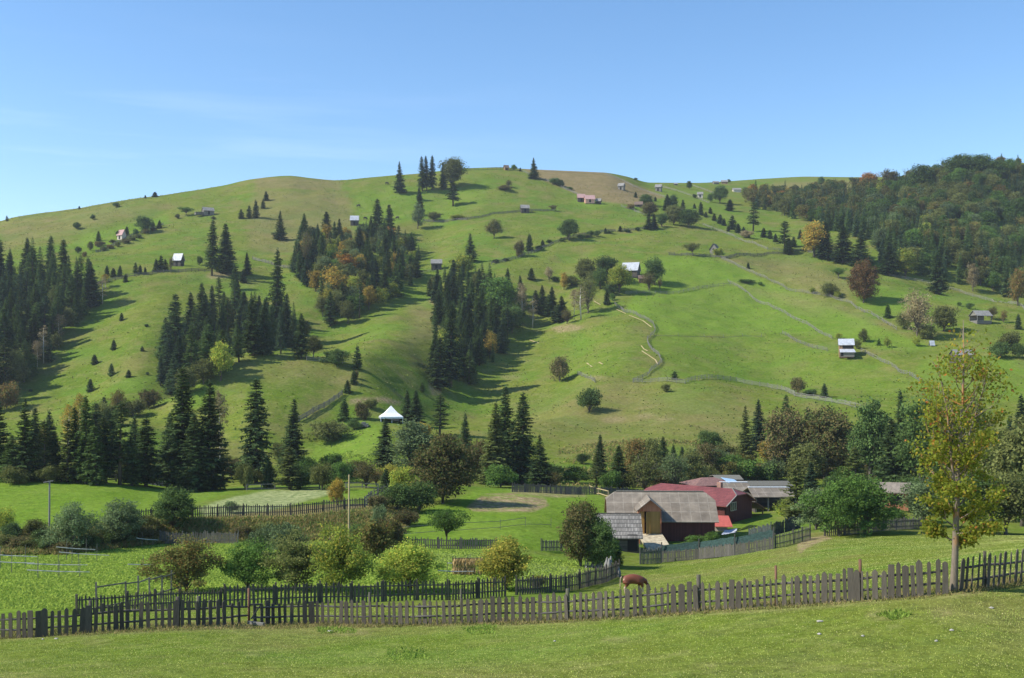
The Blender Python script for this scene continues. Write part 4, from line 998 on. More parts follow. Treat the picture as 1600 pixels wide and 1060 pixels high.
shed_block('farm_shed', 'long dark roofed shed at the back of the farmyard, right side', 'shed', 1160, 1236, 178, 753, 762, -21.4, 7, 'log_dark', 'fence_dark')
shed_block('farm_shed', 'dark roofed shed at the back of the farmyard, left of the long one', 'shed', 1122, 1158, 182, 745, 752, -21.4, 6, 'log_dark', 'fence_dark')
# hipped rose roof with blue sheet
hx, hy = WX(1108, 170), 171.; hz0 = -21.3; rh = empty('outbuilding', (hx, hy, hz0), rad(15), 'low outbuilding with hipped faded red roof and a pale blue sheet behind the farmhouse', 'outbuilding')
za = WZ(746, 171)-hz0; zb = WZ(759, 168)-hz0; w4, d4 = 3.6, 3.0
b = MB(); b.box(-w4+.4, w4-.4, -d4+.4, d4-.4, -.5, zb); b.build('wall', M['log_dark'], rh)
b = MB(); A_, B_, C_, D_ = (-w4, -d4, zb), (w4, -d4, zb), (w4, d4, zb), (-w4, d4, zb); E_, G_ = (-1.0, 0, za), (1.0, 0, za)
b.slab([[A_, B_, G_, E_], [C_, D_, E_, G_], [B_, C_, G_], [D_, A_, E_]], .08); b.build('roof', M['roof_faded'], rh)
b = MB(); b.slab([[(2.2, -2.6, zb+.35), (4.6, -2.6, zb-.05), (4.3, -.4, zb+.6), (2.0, -.4, zb+.98)]], .03); b.build('sheet', M['bluesheet'], rh)
# brick shed on the right
p = gp(1393, 132); rs_ = empty('tool_shed', (p.x, 132, WZ(788, 132)), rad(-14), 'small brick and board shed with pale sheet roof among the trees right of the farm', 'shed')
b = MB(); gable(b, 3.6, 2.6, 1.7, .85); b.build('wall', M['orange_and_lit'], rs_)
b = MB(); roof(b, 3.6, 2.6, 1.7, .85, over=.35, lift=.1); b.build('roof', M['roof_shed'], rs_)
b = MB(); b.box(-.3, 1.2, -1.36, -1.303, .2, 1.3); b.build('door', M['black'], rs_)
# tarpaulins and netting
def sheet(name, label, cat, pts, mat, n=10, sag=.25, seed=1):
    """hanging sheet between four corners, with folds and thickness"""
    r = RS(seed); A, B, C_, D = [Vector(p) for p in pts]; V = []; n2 = n
    for i in range(n+1):
        for j in range(n2+1):
            u, v = i/n, j/n2; p = (A.lerp(B, u)).lerp(D.lerp(C_, u), v); p = p+Vector((0, 0, -sag*math.sin(u*math.pi)*math.sin(v*math.pi)+r.uniform(-.04, .04))); V.append(tuple(p))
    o0 = Vector(V[0]); V = [tuple(Vector(q)-o0) for q in V]
    F_ = np.array([[i*(n2+1)+j, (i+1)*(n2+1)+j, (i+1)*(n2+1)+j+1, i*(n2+1)+j+1] for i in range(n) for j in range(n2)])
    V2 = [(x, y, z-.02) for x, y, z in V]; nV = len(V)
    me = mesh_np(name, np.array(V+V2), [F_, F_[:, ::-1]+nV], [M[mat]]); o = ob(name, me); o.location = o0; tag(o, label, cat); return o
def Wp(px, py, Y): return Vector((WX(px, Y), Y, WZ(py, Y)))
sheet('tarpaulin', 'crumpled pale grey tarpaulin spread on poles in front of the farmhouse', 'tarpaulin', [Wp(1146, 832, 128), Wp(1172, 820, 129), Wp(1186, 822, 131), Wp(1164, 826, 133)], 'tarp', sag=.1)
sheet('tarpaulin', 'low bluish grey tarpaulin lying by the yard wall', 'tarpaulin', [Wp(1127, 836, 128), Wp(1150, 832, 128), Wp(1152, 826, 133), Wp(1132, 829, 133)], 'tarp', sag=.2, seed=4)
# ------------------------------------------------------------------ fences of the place
def hf(x): return float(np.interp(x, [0, 60, 300, 400, 560, 700, 800, 900, 1060, 1250, 1480], [1.16, 1.15, 1.15, 1.08, 1.08, 1.1, 1.13, 1.15, 1.16, 1.1, 1.22]))
front_fence('dark weathered picket fence in the left foreground, ending at a reddish gate post', [(-60, 1001), (0, 998), (60, 996), (130, 990), (200, 984), (300, 980), (386, 976)],
            front_plan(-58, 384, 11, lambda x: 10.6, hf, 0., flat=.3), 1, [(140, 1.35, .075, 'picket'), (277, 1.3, .10, 'picket'), (309, 1.3, .09, 'picket'), (388, 1.62, .06, 'redpost')])
front_fence('long grey picket fence across the foreground, from the gate post to the young tree', [(396, 977), (430, 976), (500, 975), (560, 976), (640, 977), (720, 975), (800, 972), (900, 969), (1000, 963), (1100, 955), (1250, 945), (1400, 935), (1482, 928)],
            front_plan(398, 1482, 12, lambda x: 9.2 if x < 760 else 10.4 if x < 1350 else 12.6, hf, -.02, wide=((632, .26), (486, .27), (936, .30), (1062, .27), (1371, .20), (1384, .19), (1411, .225), (1475, .20)), flat=.3), 2,
            [(577, 1.45, .06, 'picket'), (720, 1.5, .05, 'picket'), (887, 1.3, .09, 'picket'), (1092, 1.4, .09, 'picket'), (1213, 1.5, .05, 'redpost'), (1345, 1.45, .06, 'redpost')])
front_fence('dark picket fence leaning right, behind the young tree at the right edge', [(1500, 924), (1540, 919), (1580, 913), (1600, 909), (1680, 895)],
            front_plan(1500, 1675, 13, lambda x: 8.6, lambda x: 1.22, .13, flat=.1), 3, [(1540, 1.3, .06, 'picket')])
# gate brace by the red post
b = MB(); g0 = at(392, 978); b.bar((0, 0, .3), (.45, .1, .95), .05, .05); b.bar((0, 0, .95), (.5, .1, .95), .05, .06); b.bar((0, 0, .35), (.5, .1, .35), .05, .06)
o = b.build('gate', M['rail']); o.location = g0; tag(o, 'small open wooden gate frame beside the reddish gate post', 'gate')
picket_fence('second picket fence running just behind the foreground one, between garden and paddock', [(350, 948), (430, 945), (500, 942), (600, 940), (700, 938), (790, 932)], h=1.2, pw=.13, gap=.09, seed=1)
picket_fence('curving picket fence climbing to the grey stump near the cow', [(806, 930), (860, 926), (905, 921)], h=1.2, pw=.14, gap=.08, seed=2, mat='picket')
picket_fence('short end of the curving picket fence, dark against the paddock left of the cow', [(907, 920), (940, 912), (968, 900)], h=1.3, pw=.14, gap=.07, seed=3)
picket_fence('low picket fence half hidden behind the left foreground fence', [(120, 962), (200, 956), (280, 950), (345, 948)], h=1.0, pw=.08, gap=.10, seed=4)
far_fence('rickety rail fence slanting up from the left foreground fence to the brown garden tree', [(150, 958), (196, 950), (235, 940), (282, 925)], 'fence_dark', 1.5, 2.2, 2, group=None, thick=.07, wob=.05)
picket_fence('dark picket fence along the top of the weedy bank', [(205, 815), (300, 809), (380, 806), (455, 805), (505, 800), (570, 794)], h=1.25, pw=.12, gap=.10, mat='picket', seed=5)
far_fence('rail fence bending up from the bank top to the bushes', [(570, 794), (588, 780), (605, 773), (622, 771)], 'fence_dark', 1.3, 2.2, 3, group=None)
picket_fence('grey palisade fence at the foot of the weedy bank', [(250, 849), (320, 849), (372, 850)], h=1.2, pw=.12, gap=.04, mat='midwood', seed=6)
picket_fence('grey picket fence under the apple tree, crossing the lower meadow', [(600, 856), (650, 857), (720, 858), (775, 858)], h=1.05, pw=.13, gap=.08, mat='midwood', seed=7)
picket_fence('short grey picket fence left of the barn bushes', [(846, 861), (878, 861)], h=1.15, pw=.12, gap=.09, mat='midwood', seed=8)
picket_fence('long palisade along the back edge of the farm meadow', [(800, 769), (860, 771), (930, 773), (1005, 778)], h=1.25, pw=.2, gap=.03, mat='midwood', seed=9)
picket_fence('dark picket fence between the shingled shed and the ramp', [(1000, 882), (1033, 880)], h=1.55, pw=.12, gap=.04, mat='fence_dark', seed=10)
f1 = [(1034, 879), (1092, 874), (1148, 868), (1208, 858)]
picket_fence('tight board fence with green netting in front of the farmyard', f1, h=1.15, pw=.14, gap=.015, mat='midwood', seed=11, post_every=3.6, posth=1.75)
picket_fence('picket fence at the right end of the farmyard, by the bare earth gap', [(1211, 857), (1240, 850), (1266, 842)], h=1.3, pw=.10, gap=.12, mat='midwood', seed=12)
for (a, b_), lb in zip(zip(f1[:-1], f1[1:]), ('green netting above the board fence, nearest the ramp', 'green netting above the board fence, middle bay', 'green netting above the board fence, right bay')):
    A, B = at(*a), at(*b_); sheet('netting', lb, 'netting', [A+Vector((0, .1, 1.0)), B+Vector((0, .1, 1.0)), B+Vector((0, .25, 1.75)), A+Vector((0, .25, 1.6))], 'net', sag=.12)
picket_fence('dark mesh covered fence climbing right behind the tarpaulin', [(1170, 846), (1205, 838), (1250, 825)], h=1.5, pw=.3, gap=.005, mat='mesh_dark', seed=13, post_every=3.2)
picket_fence('grey picket fence under the big green trees on the right', [(1288, 838), (1320, 836), (1360, 832), (1400, 828), (1440, 826)], h=1.2, pw=.12, gap=.07, mat='midwood', seed=14)
far_fence('broken pale rail fence along the far edge of the left meadow', [(40, 746), (80, 744), (110, 746), (150, 751), (200, 755), (255, 757)], 'greywood', .9, 1.6, 3, group=None, wob=.4, thick=.16)
far_fence('pale rail fence behind the small golden tree', [(540, 763), (565, 763), (592, 764)], 'greywood', .8, 2.4, 2, group=None)
far_fence('pole fence at the back edge of the stubble field', [(385, 766), (430, 765), (500, 764)], 'fence_dark', .8, 2.6, 2, group=None)
far_fence('wire and stake fence across the farm meadow', [(625, 838), (700, 833), (780, 828), (860, 824)], 'fence_dark', 1.1, 5, 2, group=None, thick=.045)
far_fence('fresh pale rail fence at the left end of the barn roof', [(920, 770), (950, 778)], 'palewood', 1.1, 2.6, 2, group=None, thick=.1)
# hillside fences
G = 'rail fences across the hillside'
FF = [
 ('dark', 'dark fence line under the left skyline hut with young spruces along it', [(150, 446), (180, 438), (210, 432), (245, 427), (290, 425), (330, 424)]),
 ('dark', 'dark fence running along the left forest edge shrubs below the pale house', [(150, 395), (180, 382), (215, 366), (255, 352)]),
 ('dark', 'dark fence between the grassy hummock and the upper left forest', [(395, 406), (425, 414), (450, 420), (485, 424)]),
 ('dark', 'curving dark fence right of the skyline spruces', [(662, 346), (700, 347), (730, 344), (765, 337), (800, 333), (868, 329)]),
 ('far', 'short fence joining the lone hay hut to the spruce wood', [(655, 427), (668, 426), (685, 424)]),
 ('dark', 'hedged dark fence climbing from the central wood to the round dark tree', [(768, 414), (800, 406), (835, 395), (868, 380), (905, 369), (940, 363), (975, 361), (1012, 359)]),
 ('far', 'pale fence along the left edge of the brown heath', [(813, 267), (842, 279), (870, 289), (902, 304), (915, 308)]),
 ('far', 'pale fence along the right edge of the brown heath, from the skyline down', [(945, 273), (973, 283), (990, 292), (1012, 300), (1039, 309)]),
 ('far', 'pale fence from the blue grey skyline hut down towards the pale house', [(1035, 293), (1060, 300), (1085, 308), (1108, 318)]),
 ('far', 'short pale fence beside the pale skyline house', [(1083, 291), (1100, 297), (1116, 304)]),
 ('far', 'pale fence right of the rust roofed hut, running down to the deciduous clump', [(970, 323), (990, 329), (1008, 337)]),
 ('far', 'fence line dropping from the deciduous clump past the small spruces', [(1098, 352), (1125, 362), (1150, 373), (1180, 382), (1200, 390)]),
 ('far', 'long pale fence along the foot of the big right hand forest', [(1200, 391), (1250, 392), (1290, 401), (1330, 414), (1370, 427), (1400, 434), (1450, 443), (1500, 456), (1550, 471), (1600, 484)]),
 ('dark', 'dark fence along the top of the bright hilltop meadow', [(1045, 399), (1083, 400), (1110, 402), (1135, 405), (1150, 400), (1200, 398), (1240, 397)]),
 ('far', 'pale fence running down right from the hilltop meadow past the rust brown tree', [(1127, 405), (1160, 420), (1200, 437), (1235, 455), (1290, 463), (1330, 475), (1370, 497), (1400, 516)]),
 ('far', 'straight pale fence running down past the white roofed cabin', [(1137, 440), (1165, 457), (1200, 477), (1260, 507), (1300, 530)]),
 ('far', 'straight pale fence continuing right of the white roofed cabin down to the trees', [(1346, 550), (1370, 562), (1400, 577), (1440, 598)]),
 ('far', 'short pale fence ending left of the white roofed cabin', [(1223, 522), (1245, 535), (1270, 544), (1293, 549)]),
 ('wire', 'thin stake and wire fence across the middle of the bright meadow', [(1022, 526), (1060, 526), (1100, 527), (1160, 526), (1220, 524)]),
 ('far', 'grey rail fence below the hilltop farmhouse trees', [(976, 460), (1015, 458), (1060, 459), (1105, 450), (1140, 446)]),
 ('grey', 'winding grey rail fence down the middle of the hill, with fresh yellow timber beside it', [(960, 476), (975, 488), (1000, 497), (1020, 507), (1024, 518), (1011, 532), (1013, 541), (1030, 558), (1034, 567), (1012, 588), (989, 598)]),
 ('grey', 'grey rail fence running right from the foot of the winding one', [(990, 598), (1030, 597), (1070, 600), (1112, 592), (1150, 597), (1200, 606), (1228, 612)]),
 ('grey', 'grey rail fence sloping down right to the brown wood', [(1228, 612), (1242, 620), (1280, 626), (1320, 633), (1345, 640)]),
 ('dark', 'dark rail fence climbing out of the gully left of the white tent', [(466, 660), (490, 646), (515, 633), (535, 618)]),
 ('far', 'short grey rail fence under the rounded dark bush in the middle left', [(480, 564), (500, 566), (520, 568), (550, 568)]),
 ('far', 'tiny leftover of rail fence right of the lone olive bush on the slope', [(902, 586), (918, 592), (931, 598)]),
]
for i, (k, lb, pts) in enumerate(FF):
    if k == 'wire': far_fence(lb, pts, 'fence_far', 1.1, 7, 1, G, .05, .09, i)
    elif k == 'grey': far_fence(lb, pts, 'fence_far', 1.35, 2.4, 4, G, .12, .10, i)
    elif k == 'dark': far_fence(lb, pts, 'fence_dark', 1.35, 2.6, 4, G, .15, .17, i)
    else: far_fence(lb, pts, 'fence_far', 1.2, 2.6, 3, G, .22, .11, i)
# skyline stakes
far_fence('row of thin stakes along the left skyline', [(30, 342), (115, 329), (194, 316), (255, 308)], 'fence_dark', 1.2, 7, 1, 'fences on the skyline', .2, .1)
far_fence('rail fence on the skyline right of the tall olive tree', [(728, 267), (755, 266), (782, 265), (812, 267)], 'fence_dark', 1.5, 3, 2, 'fences on the skyline', .2, .2)
far_fence('row of thin stakes on the skyline over the brown heath', [(850, 269), (900, 271), (940, 273)], 'fence_dark', 1.2, 6, 1, 'fences on the skyline', .2, .1)

# poles, hay racks, timber
def pole(label, px, py, h, mat='greywood', r0=.11, cross=True):
    p = at(px, py); s = p.y/F; o = empty('utility_pole', p, label=label, cat='pole', group='wooden poles in the meadow'); b = MB(); b.tube([(0, 0, -.3), (.03, 0, h*s)], [r0, r0*.75], 8); b.build('shaft', M[mat], o)
    if cross: b = MB(); b.bar((-.55, -.1, h*s-.12), (.45, -.1, h*s+.06), .09, .09); b.build('crossbar', M[mat], o)
pole('grey wooden pole standing in the left meadow behind the bank bushes', 77, 824, 72)
pole('pale pole standing right of the golden young tree', 545, 850, 108, 'palewood', .10, False)
def raild(label, a, b_, Y, h=1.0, posts=3, n=1):
    A, B = gp(a[0], Y), gp(b_[0], Y+1.5); o = empty('drying_rail', A, label=label, cat='rail', group='pole rails in the lower meadow'); d = B-A
    zA, zB = WZ(a[1], Y)-A.z, WZ(b_[1], Y+1.5)-A.z
    q = MB(); q.tube([(0, 0, zA), tuple(Vector((d.x*.5, d.y*.5, (zA+zB)/2-.04))), (d.x, d.y, zB)], [.04, .04, .03], 6); q.build('rail', M['birch'], o)
    for k in range(posts):
        t = (k+.5)/posts; g = gz(A.x+d.x*t, A.y+d.y*t)-A.z; q = MB(); q.bar((d.x*t, d.y*t+.06, g-.2), (d.x*t+.03, d.y*t+.06, max(zA, zB)+.55), .035, .035); q.build('post', M['fence_dark'], o)
raild('pale horizontal pole on stakes at the left edge, upper of two', (-20, 866), (58, 870), 88, posts=2)
raild('pale horizontal pole on stakes at the left edge, lower of two', (-20, 877), (54, 880), 84, posts=1)
raild('long pale pole on stakes in the lower meadow, upper one', (42, 881), (137, 883), 82)
raild('long pale pole on stakes in the lower meadow, lowest one', (42, 891), (140, 894), 79)
raild('pale pole on stakes under the left bank bush, upper one', (88, 855), (149, 859), 95, posts=2)
raild('pale pole on stakes under the left bank bush, lower one', (92, 863), (170, 868), 92, posts=2)
raild('thin pale pole in the lower meadow left of the brown garden tree', (200, 882), (245, 882), 82, posts=1)
raild('pale pole handrail at the foot of the bank, by the palisade', (213, 841), (247, 844), 106, posts=2)
raild('thin rail beside the straw rack', (684, 892), (740, 893), 74, posts=2)
raild('thin upper rail beyond the straw rack', (700, 880), (745, 881), 90, posts=2)
# straw rack
def hayrack():
    p = at(731, 898); o = empty('hay_rack', p, rad(4), 'low wooden rack hung with two rows of golden straw bundles', 'hay rack'); s = p.y/F; Wd = 47*s; H = 27*s; r = random.Random(3)
    for k in range(3):
        b = MB(); b.bar((-Wd/2+Wd*k/2, 0, -.2), (-Wd/2+Wd*k/2, 0, H*1.1), .06, .06); b.build('post', M['rail'], o)
    for z in (.5, .95): b = MB(); b.bar((-Wd/2, 0, H*z), (Wd/2, 0, H*z), .05, .05); b.build('rail', M['rail'], o)
    rr = RS(8)
    for row_ in range(2):
        n = 12
        for k in range(n):
            if row_ == 0 and k > 7 and k % 3 == 0: continue
            cx_ = -Wd/2+Wd*(k+.5)/n; top = H*(.52 if row_ == 0 else 1.0); m = 170
            P = np.stack([cx_+rr.normal(0, .05, m), rr.normal(0, .12, m), top-rr.rand(m)*.3*H], 1); D = np.stack([rr.normal(0, .22, m), rr.normal(0, .35, m), -np.ones(m)], 1)
            v, f = kites(P, D, rdir(rr, m), .30*H*(.7+.6*rr.rand(m)), .028)
            ob('straw_bundle', mesh_np('straw_bundle', v, f, [M['hay']]), o)
hayrack()
def timber(label, pts, mat='palewood', w_=.22, group='fresh timber lying on the slope'):
    P = [at(*q) for q in pts]; o3 = P[0]; b = MB()
    for a, c in zip(P[:-1], P[1:]): b.bar(a-o3+Vector((0, 0, .12)), c-o3+Vector((0, 0, .12)), w_, .12)
    o = b.build('timber', M[mat]); o.location = o3; tag(o, label, 'timber', group)
timber('yellow new boards lying left of the winding fence, upper run', [(963, 484), (985, 494), (1005, 502), (1018, 512)], w_=.28)
timber('yellow new boards lying left of the winding fence, lower run', [(1003, 549), (1015, 557), (1024, 563), (1028, 570)], w_=.28)
timber('yellow boards by the bend of the winding fence', [(1002, 541), (1006, 546), (1012, 549)], w_=.25)
timber('lone pale log right of the central wood', [(828, 532), (842, 537)], w_=.45)
timber('short pale boards scattered left of the winding fence', [(917, 568), (925, 574)], w_=.35)
timber('second short pale boards on the slope left of the winding fence', [(936, 567), (942, 570)], w_=.35)
timber('thin pale plank on the slope below the wood edge', [(928, 471), (938, 477)], w_=.4)
timber('pale plank lying on the grass below the gate post', [(388, 977), (412, 980)], 'greywood', .12)
# log pile
p = at(570, 667); o = empty('log_pile', p, label='small pile of grey logs lying left of the white tent', cat='log pile'); r = random.Random(4)
for k in range(11):
    b = MB(); i = k if k < 5 else (k-5 if k < 9 else k-9); lv = 0 if k < 5 else (1 if k < 9 else 2); b.tube([(-.85+i*.4+lv*.2, -1.2, .2+lv*.34), (-.85+i*.4+lv*.2, 1.0, .2+lv*.34)], [.19, .18], 8); b.build('log', M['greywood'], o)
# grey stumps at the fence corner, firewood heap
def snag(label, px, py, h, w_, seed):
    r = random.Random(seed); p = at(px, py); s = p.y/F; b = MB(); H = h*s; R0 = w_*s/2
    for k in range(5):
        a = k*1.256; b.tube([(math.cos(a)*R0*.7, math.sin(a)*R0*.7, -.2), (math.cos(a)*R0*.45, math.sin(a)*R0*.45, H*.5), (math.cos(a)*R0*.35+r.uniform(-.1, .1), math.sin(a)*R0*.4, H*r.uniform(.7, 1.05))], [R0*.5, R0*.42, R0*.12], 7)
    o = b.build('tree_stump', M['greywood'], smooth=True); o.location = p; tag(o, label, 'stump')
snag('tall splintered grey stump beside the fence corner, under the barn bushes', 950, 896, 26, 16, 2)
snag('shorter grey stump at the very end of the curving fence', 966, 902, 18, 9, 3)
p = at(928, 888); o = empty('firewood_heap', p, label='small heap of split firewood leaning under the barn bushes', cat='firewood'); r = random.Random(6)
for k in range(26):
    b = MB(); x = r.uniform(-.8, .8); b.bar((x, r.uniform(-.3, .3), .0), (x+r.uniform(.0, .35), r.uniform(-.1, .5), r.uniform(.35, .8)), .09, .08); b.build('stick', M['greywood'], o)
# tent
p = at(611, 659); s = p.y/F; tw = 17.5*s; o = empty('white_tent', p, rad(12), 'white peaked canvas tent in the clearing above the valley trees', 'tent')
zt, ze = 25*s, 8*s
b = MB(); rg = .12; A = [(-tw, -tw*.8, ze), (tw, -tw*.8, ze), (tw, tw*.8, ze), (-tw, tw*.8, ze)]; T_ = (0, 0, zt)
for i in range(4):
    a_, c_ = Vector(A[i]), Vector(A[(i+1) % 4]); m1 = a_.lerp(Vector(T_), .45)-Vector((0, 0, .25)); m2 = c_.lerp(Vector(T_), .45)-Vector((0, 0, .25))
    b.prism([a_, c_, m2, m1], (0, 0, -.05)); b.prism([m1, m2, Vector(T_)], (0, 0, -.05)); b.prism([a_, c_, c_-Vector((0, 0, .4)), a_-Vector((0, 0, .4))], ((c_-a_).cross(Vector((0, 0, 1)))).normalized()*.04)
b.build('canopy', M['canvas'], o)
b = MB(); b.prism([(-tw+.1, -tw*.8+.1, -.3), (-tw+.1, tw*.8, -.3), (-tw+.1, tw*.8, ze), (-tw+.1, -tw*.8+.1, ze)], (.04, 0, 0)); b.prism([(-tw+.2, tw*.7, -.3), (tw-.2, tw*.7, -.3), (tw-.2, tw*.7, ze), (-tw+.2, tw*.7, ze)], (0, .04, 0)); b.build('side_wall', M['canvas'], o)
for sx in (-1, 0, 1): b = MB(); b.bar((sx*(tw-.1), -tw*.8+.1, -.3), (sx*(tw-.1), -tw*.8+.1, ze), .1, .1); b.build('pole', M['white'], o)

# huts and houses on the hill
HG = 'huts and hay barns on the hillside'
hut('pale house with a pink roof on the upper left slope', 190, 374, 14, 15, 'pale_wall', 'roof_rose', -28, name='cottage', cat='house')
hut('dark barn with a low shed on its left, high on the left slope', 325, 336, 20, 12, 'log_grey', 'roof_grey', 30, wallfrac=.55, lean=(12, 4), name='hay_barn', cat='barn')
hut('small log hut with a bright metal roof among young spruces on the left', 279, 416, 17, 20, 'log_dark', 'roof_pale', -14, wallfrac=.52)
hut('stilted hut with a bright metal roof above the middle wood', 554, 352, 14, 15, 'log_dark', 'roof_pale', 4, wallfrac=.55)
hut('dark log hut with grey roof in the shade between the two central woods', 682, 421, 18, 16, 'log_dark', 'roof_grey', 3, wallfrac=.6)
hut('grey roofed log hut on the open slope right of the skyline trees', 820, 332, 15, 12, 'log_dark', 'roof_grey', 8, wallfrac=.55)
hut('tiny house on the skyline, left of the lone skyline spruce', 791, 266, 9, 8, 'log_warm', 'roof_brown', 20, name='cottage', cat='house', wallfrac=.5)
hut('dark open hay shed left of the pink walled house', 908, 315, 13, 12, 'log_dark', 'roof_rose', 4)
hut('pink walled house with a pale rose roof on the upper slope', 921, 317, 17, 12, 'pink_wall', 'roof_rose', 6, name='cottage', cat='house', wallfrac=.45)
hut('tiny dark hut just right of the pink walled house', 935, 318, 10, 8, 'log_dark', 'roof_grey', -15)
hut('grey blue hut standing on the brown heath', 971, 297, 12, 11, 'log_grey', 'roof_grey', -25, wallfrac=.6)
hut('grey blue hut with fence below it, right of the brown heath', 1029, 299, 12, 11, 'log_grey', 'roof_grey', -20, wallfrac=.6)
hut('low rust roofed hut among shrubs under the brown heath', 998, 323, 14, 8, 'log_dark', 'roof_brown', -10, wallfrac=.4)
hut('speck of a hut on the skyline saddle', 1056, 289.5, 6, 4, 'log_dark', 'roof_grey', 0, door=False)
hut('low hut on the far right skyline, left one of the pair', 1118.5, 288, 10, 5, 'log_grey', 'roof_grey', 8, door=False)
hut('low hut on the far right skyline, right one of the pair', 1132, 287.5, 11, 6, 'log_warm', 'roof_grey', -8, door=False)
hut('pale little house below the far right skyline', 1094, 309, 10, 9, 'pale_wall', 'roof_grey', -10, name='cottage', cat='house', wallfrac=.6)
hut('wide low house roof half hidden at the forest corner', 1151, 300, 13, 6, 'pale_wall', 'roof_grey', 0, name='cottage', cat='house', door=False)
hut('grey gabled shed beside a yellow bush at the edge of the hilltop meadow', 1117, 396, 17, 15, 'log_grey', 'fence_dark', 60, wallfrac=.45)
hut('farmhouse with a shining white metal roof behind the hilltop trees', 986, 432, 30, 22, 'log_dark', 'roof_pale', -22, wallfrac=.45, name='cottage', cat='house', depth=.7)
hut('low dark outhouse right of the white roofed hilltop farmhouse', 1005, 440, 16, 10, 'log_warm', 'roof_brown', 0, wallfrac=.5)
hut('open pavilion with grey roof on the far right slope', 1532, 505, 30, 20, 'log_grey', 'roof_grey', 12, openfront=True, wallfrac=.6, name='pavilion', cat='pavilion')
hut('dark hut with grey roof seen through the crown of the young tree', 1502, 567, 32, 21, 'log_dark', 'roof_grey', 6, wallfrac=.62)
hut('little pale hut at the meadow edge above the foreground tree top', 1456, 541, 7, 9, 'log_grey', 'roof_pale', 0, door=False)
hut('hidden grey hut roof in the wood on the right', 1408, 700, 14, 14, 'log_grey', 'roof_pale', 10, door=False)
hut('little dark hut roof by the wood edge in the middle left', 471, 531, 9, 11, 'log_dark', 'roof_pale', 20, door=False)
# white roofed cabin with its lower lean-to roof
p = at(1322, 556); s = p.y/F; cb = empty('board_cabin', p, rad(-14), 'brown board cabin with two stepped white metal roofs on the right hand meadow', 'cabin'); w5 = 26*s; d5 = 5.0; h5 = 17*s
b = MB(); gable(b, w5*.82, d5, h5, 9*s); b.build('wall', M['lamb'], cb)
b = MB(); roof(b, w5*.82, d5, h5, 9*s, over=.3, lift=.1); b.build('roof', M['roof_pale'], cb)
b = MB(); b.box(-w5*.22, w5*.40, -d5/2-.05, -d5/2-.003, h5*.62, h5*.92); b.build('opening', M['black'], cb)
b = MB(); b.box(-w5*.40, w5*.43, -d5/2-2.1, -d5/2-2.0, -.5, h5*.30); b.box(w5*.41, w5*.43, -d5/2-2, -d5/2-.06, -.5, h5*.3); b.build('lean_to_wall', M['log_grey'], cb)
b = MB(); b.slab([[(-w5*.40, -d5/2-2.5, h5*.30), (w5*.50, -d5/2-2.5, h5*.30), (w5*.43, -d5/2-.03, h5*.60), (-w5*.40, -d5/2-.03, h5*.60)]], .08); b.build('lean_to_roof', M['roof_pale'], cb)
b = MB(); b.box(-w5*.36, -w5*.2, -d5/2-2.15, -d5/2-2.103, -.2, h5*.27); b.build('door', M['black'], cb)

# cow
def cow_mesh(name, mat):
    V = [(-.72, 0, 1.06), (-.35, 0, .99), (.06, 0, .96), (.36, 0, 1.0), (.60, 0, .88), (.79, 0, .66), (.92, 0, .44), (1.05, 0, .18), (-.88, 0, 1.08)]
    R_ = [(.26, .31), (.30, .36), (.32, .385), (.26, .32), (.15, .22), (.085, .115), (.10, .10), (.06, .06), (.14, .15)]
    E = [(0, 1), (1, 2), (2, 3), (3, 4), (4, 5), (5, 6), (6, 7), (0, 8)]
    def chain(root, pts, rs):
        k = root
        for p, r in zip(pts, rs): V.append(p); R_.append((r, r)); E.append((k, len(V)-1)); k = len(V)-1
    for s, dx in ((-1, 0.0), (1, .16)):
        chain(0, [(-.70+dx*.5, s*.17, .78), (-.62+dx, s*.19, .60), (-.80+dx, s*.18, .40), (-.76+dx, s*.18, .12), (-.71+dx, s*.18, .0)], [.19, .13, .068, .05, .06])
    for s, dx in ((-1, .06), (1, -.14)):
        chain(3, [(.38+dx*.4, s*.15, .72), (.40+dx, s*.16, .40), (.41+dx, s*.16, .10), (.44+dx, s*.16, 0)], [.16, .07, .05, .06])
    me = bpy.data.meshes.new(name); me.from_pydata(V, E, [])
    o = bpy.data.objects.new(name+'_t', me); C.objects.link(o); m = o.modifiers.new('s', 'SKIN'); sub = o.modifiers.new('u', 'SUBSURF'); sub.levels = 2; sub.render_levels = 2
    for i, r in enumerate(R_): o.data.skin_vertices[0].data[i].radius = r
    o.data.skin_vertices[0].data[0].use_root = True
    bpy.context.view_layer.update(); dg = bpy.context.evaluated_depsgraph_get()
    m2 = bpy.data.meshes.new_from_object(o.evaluated_get(dg)); m2.name = name; bpy.data.objects.remove(o)
    m2.materials.clear(); m2.materials.append(mat); m2.polygons.foreach_set('use_smooth', [True]*len(m2.polygons)); return m2
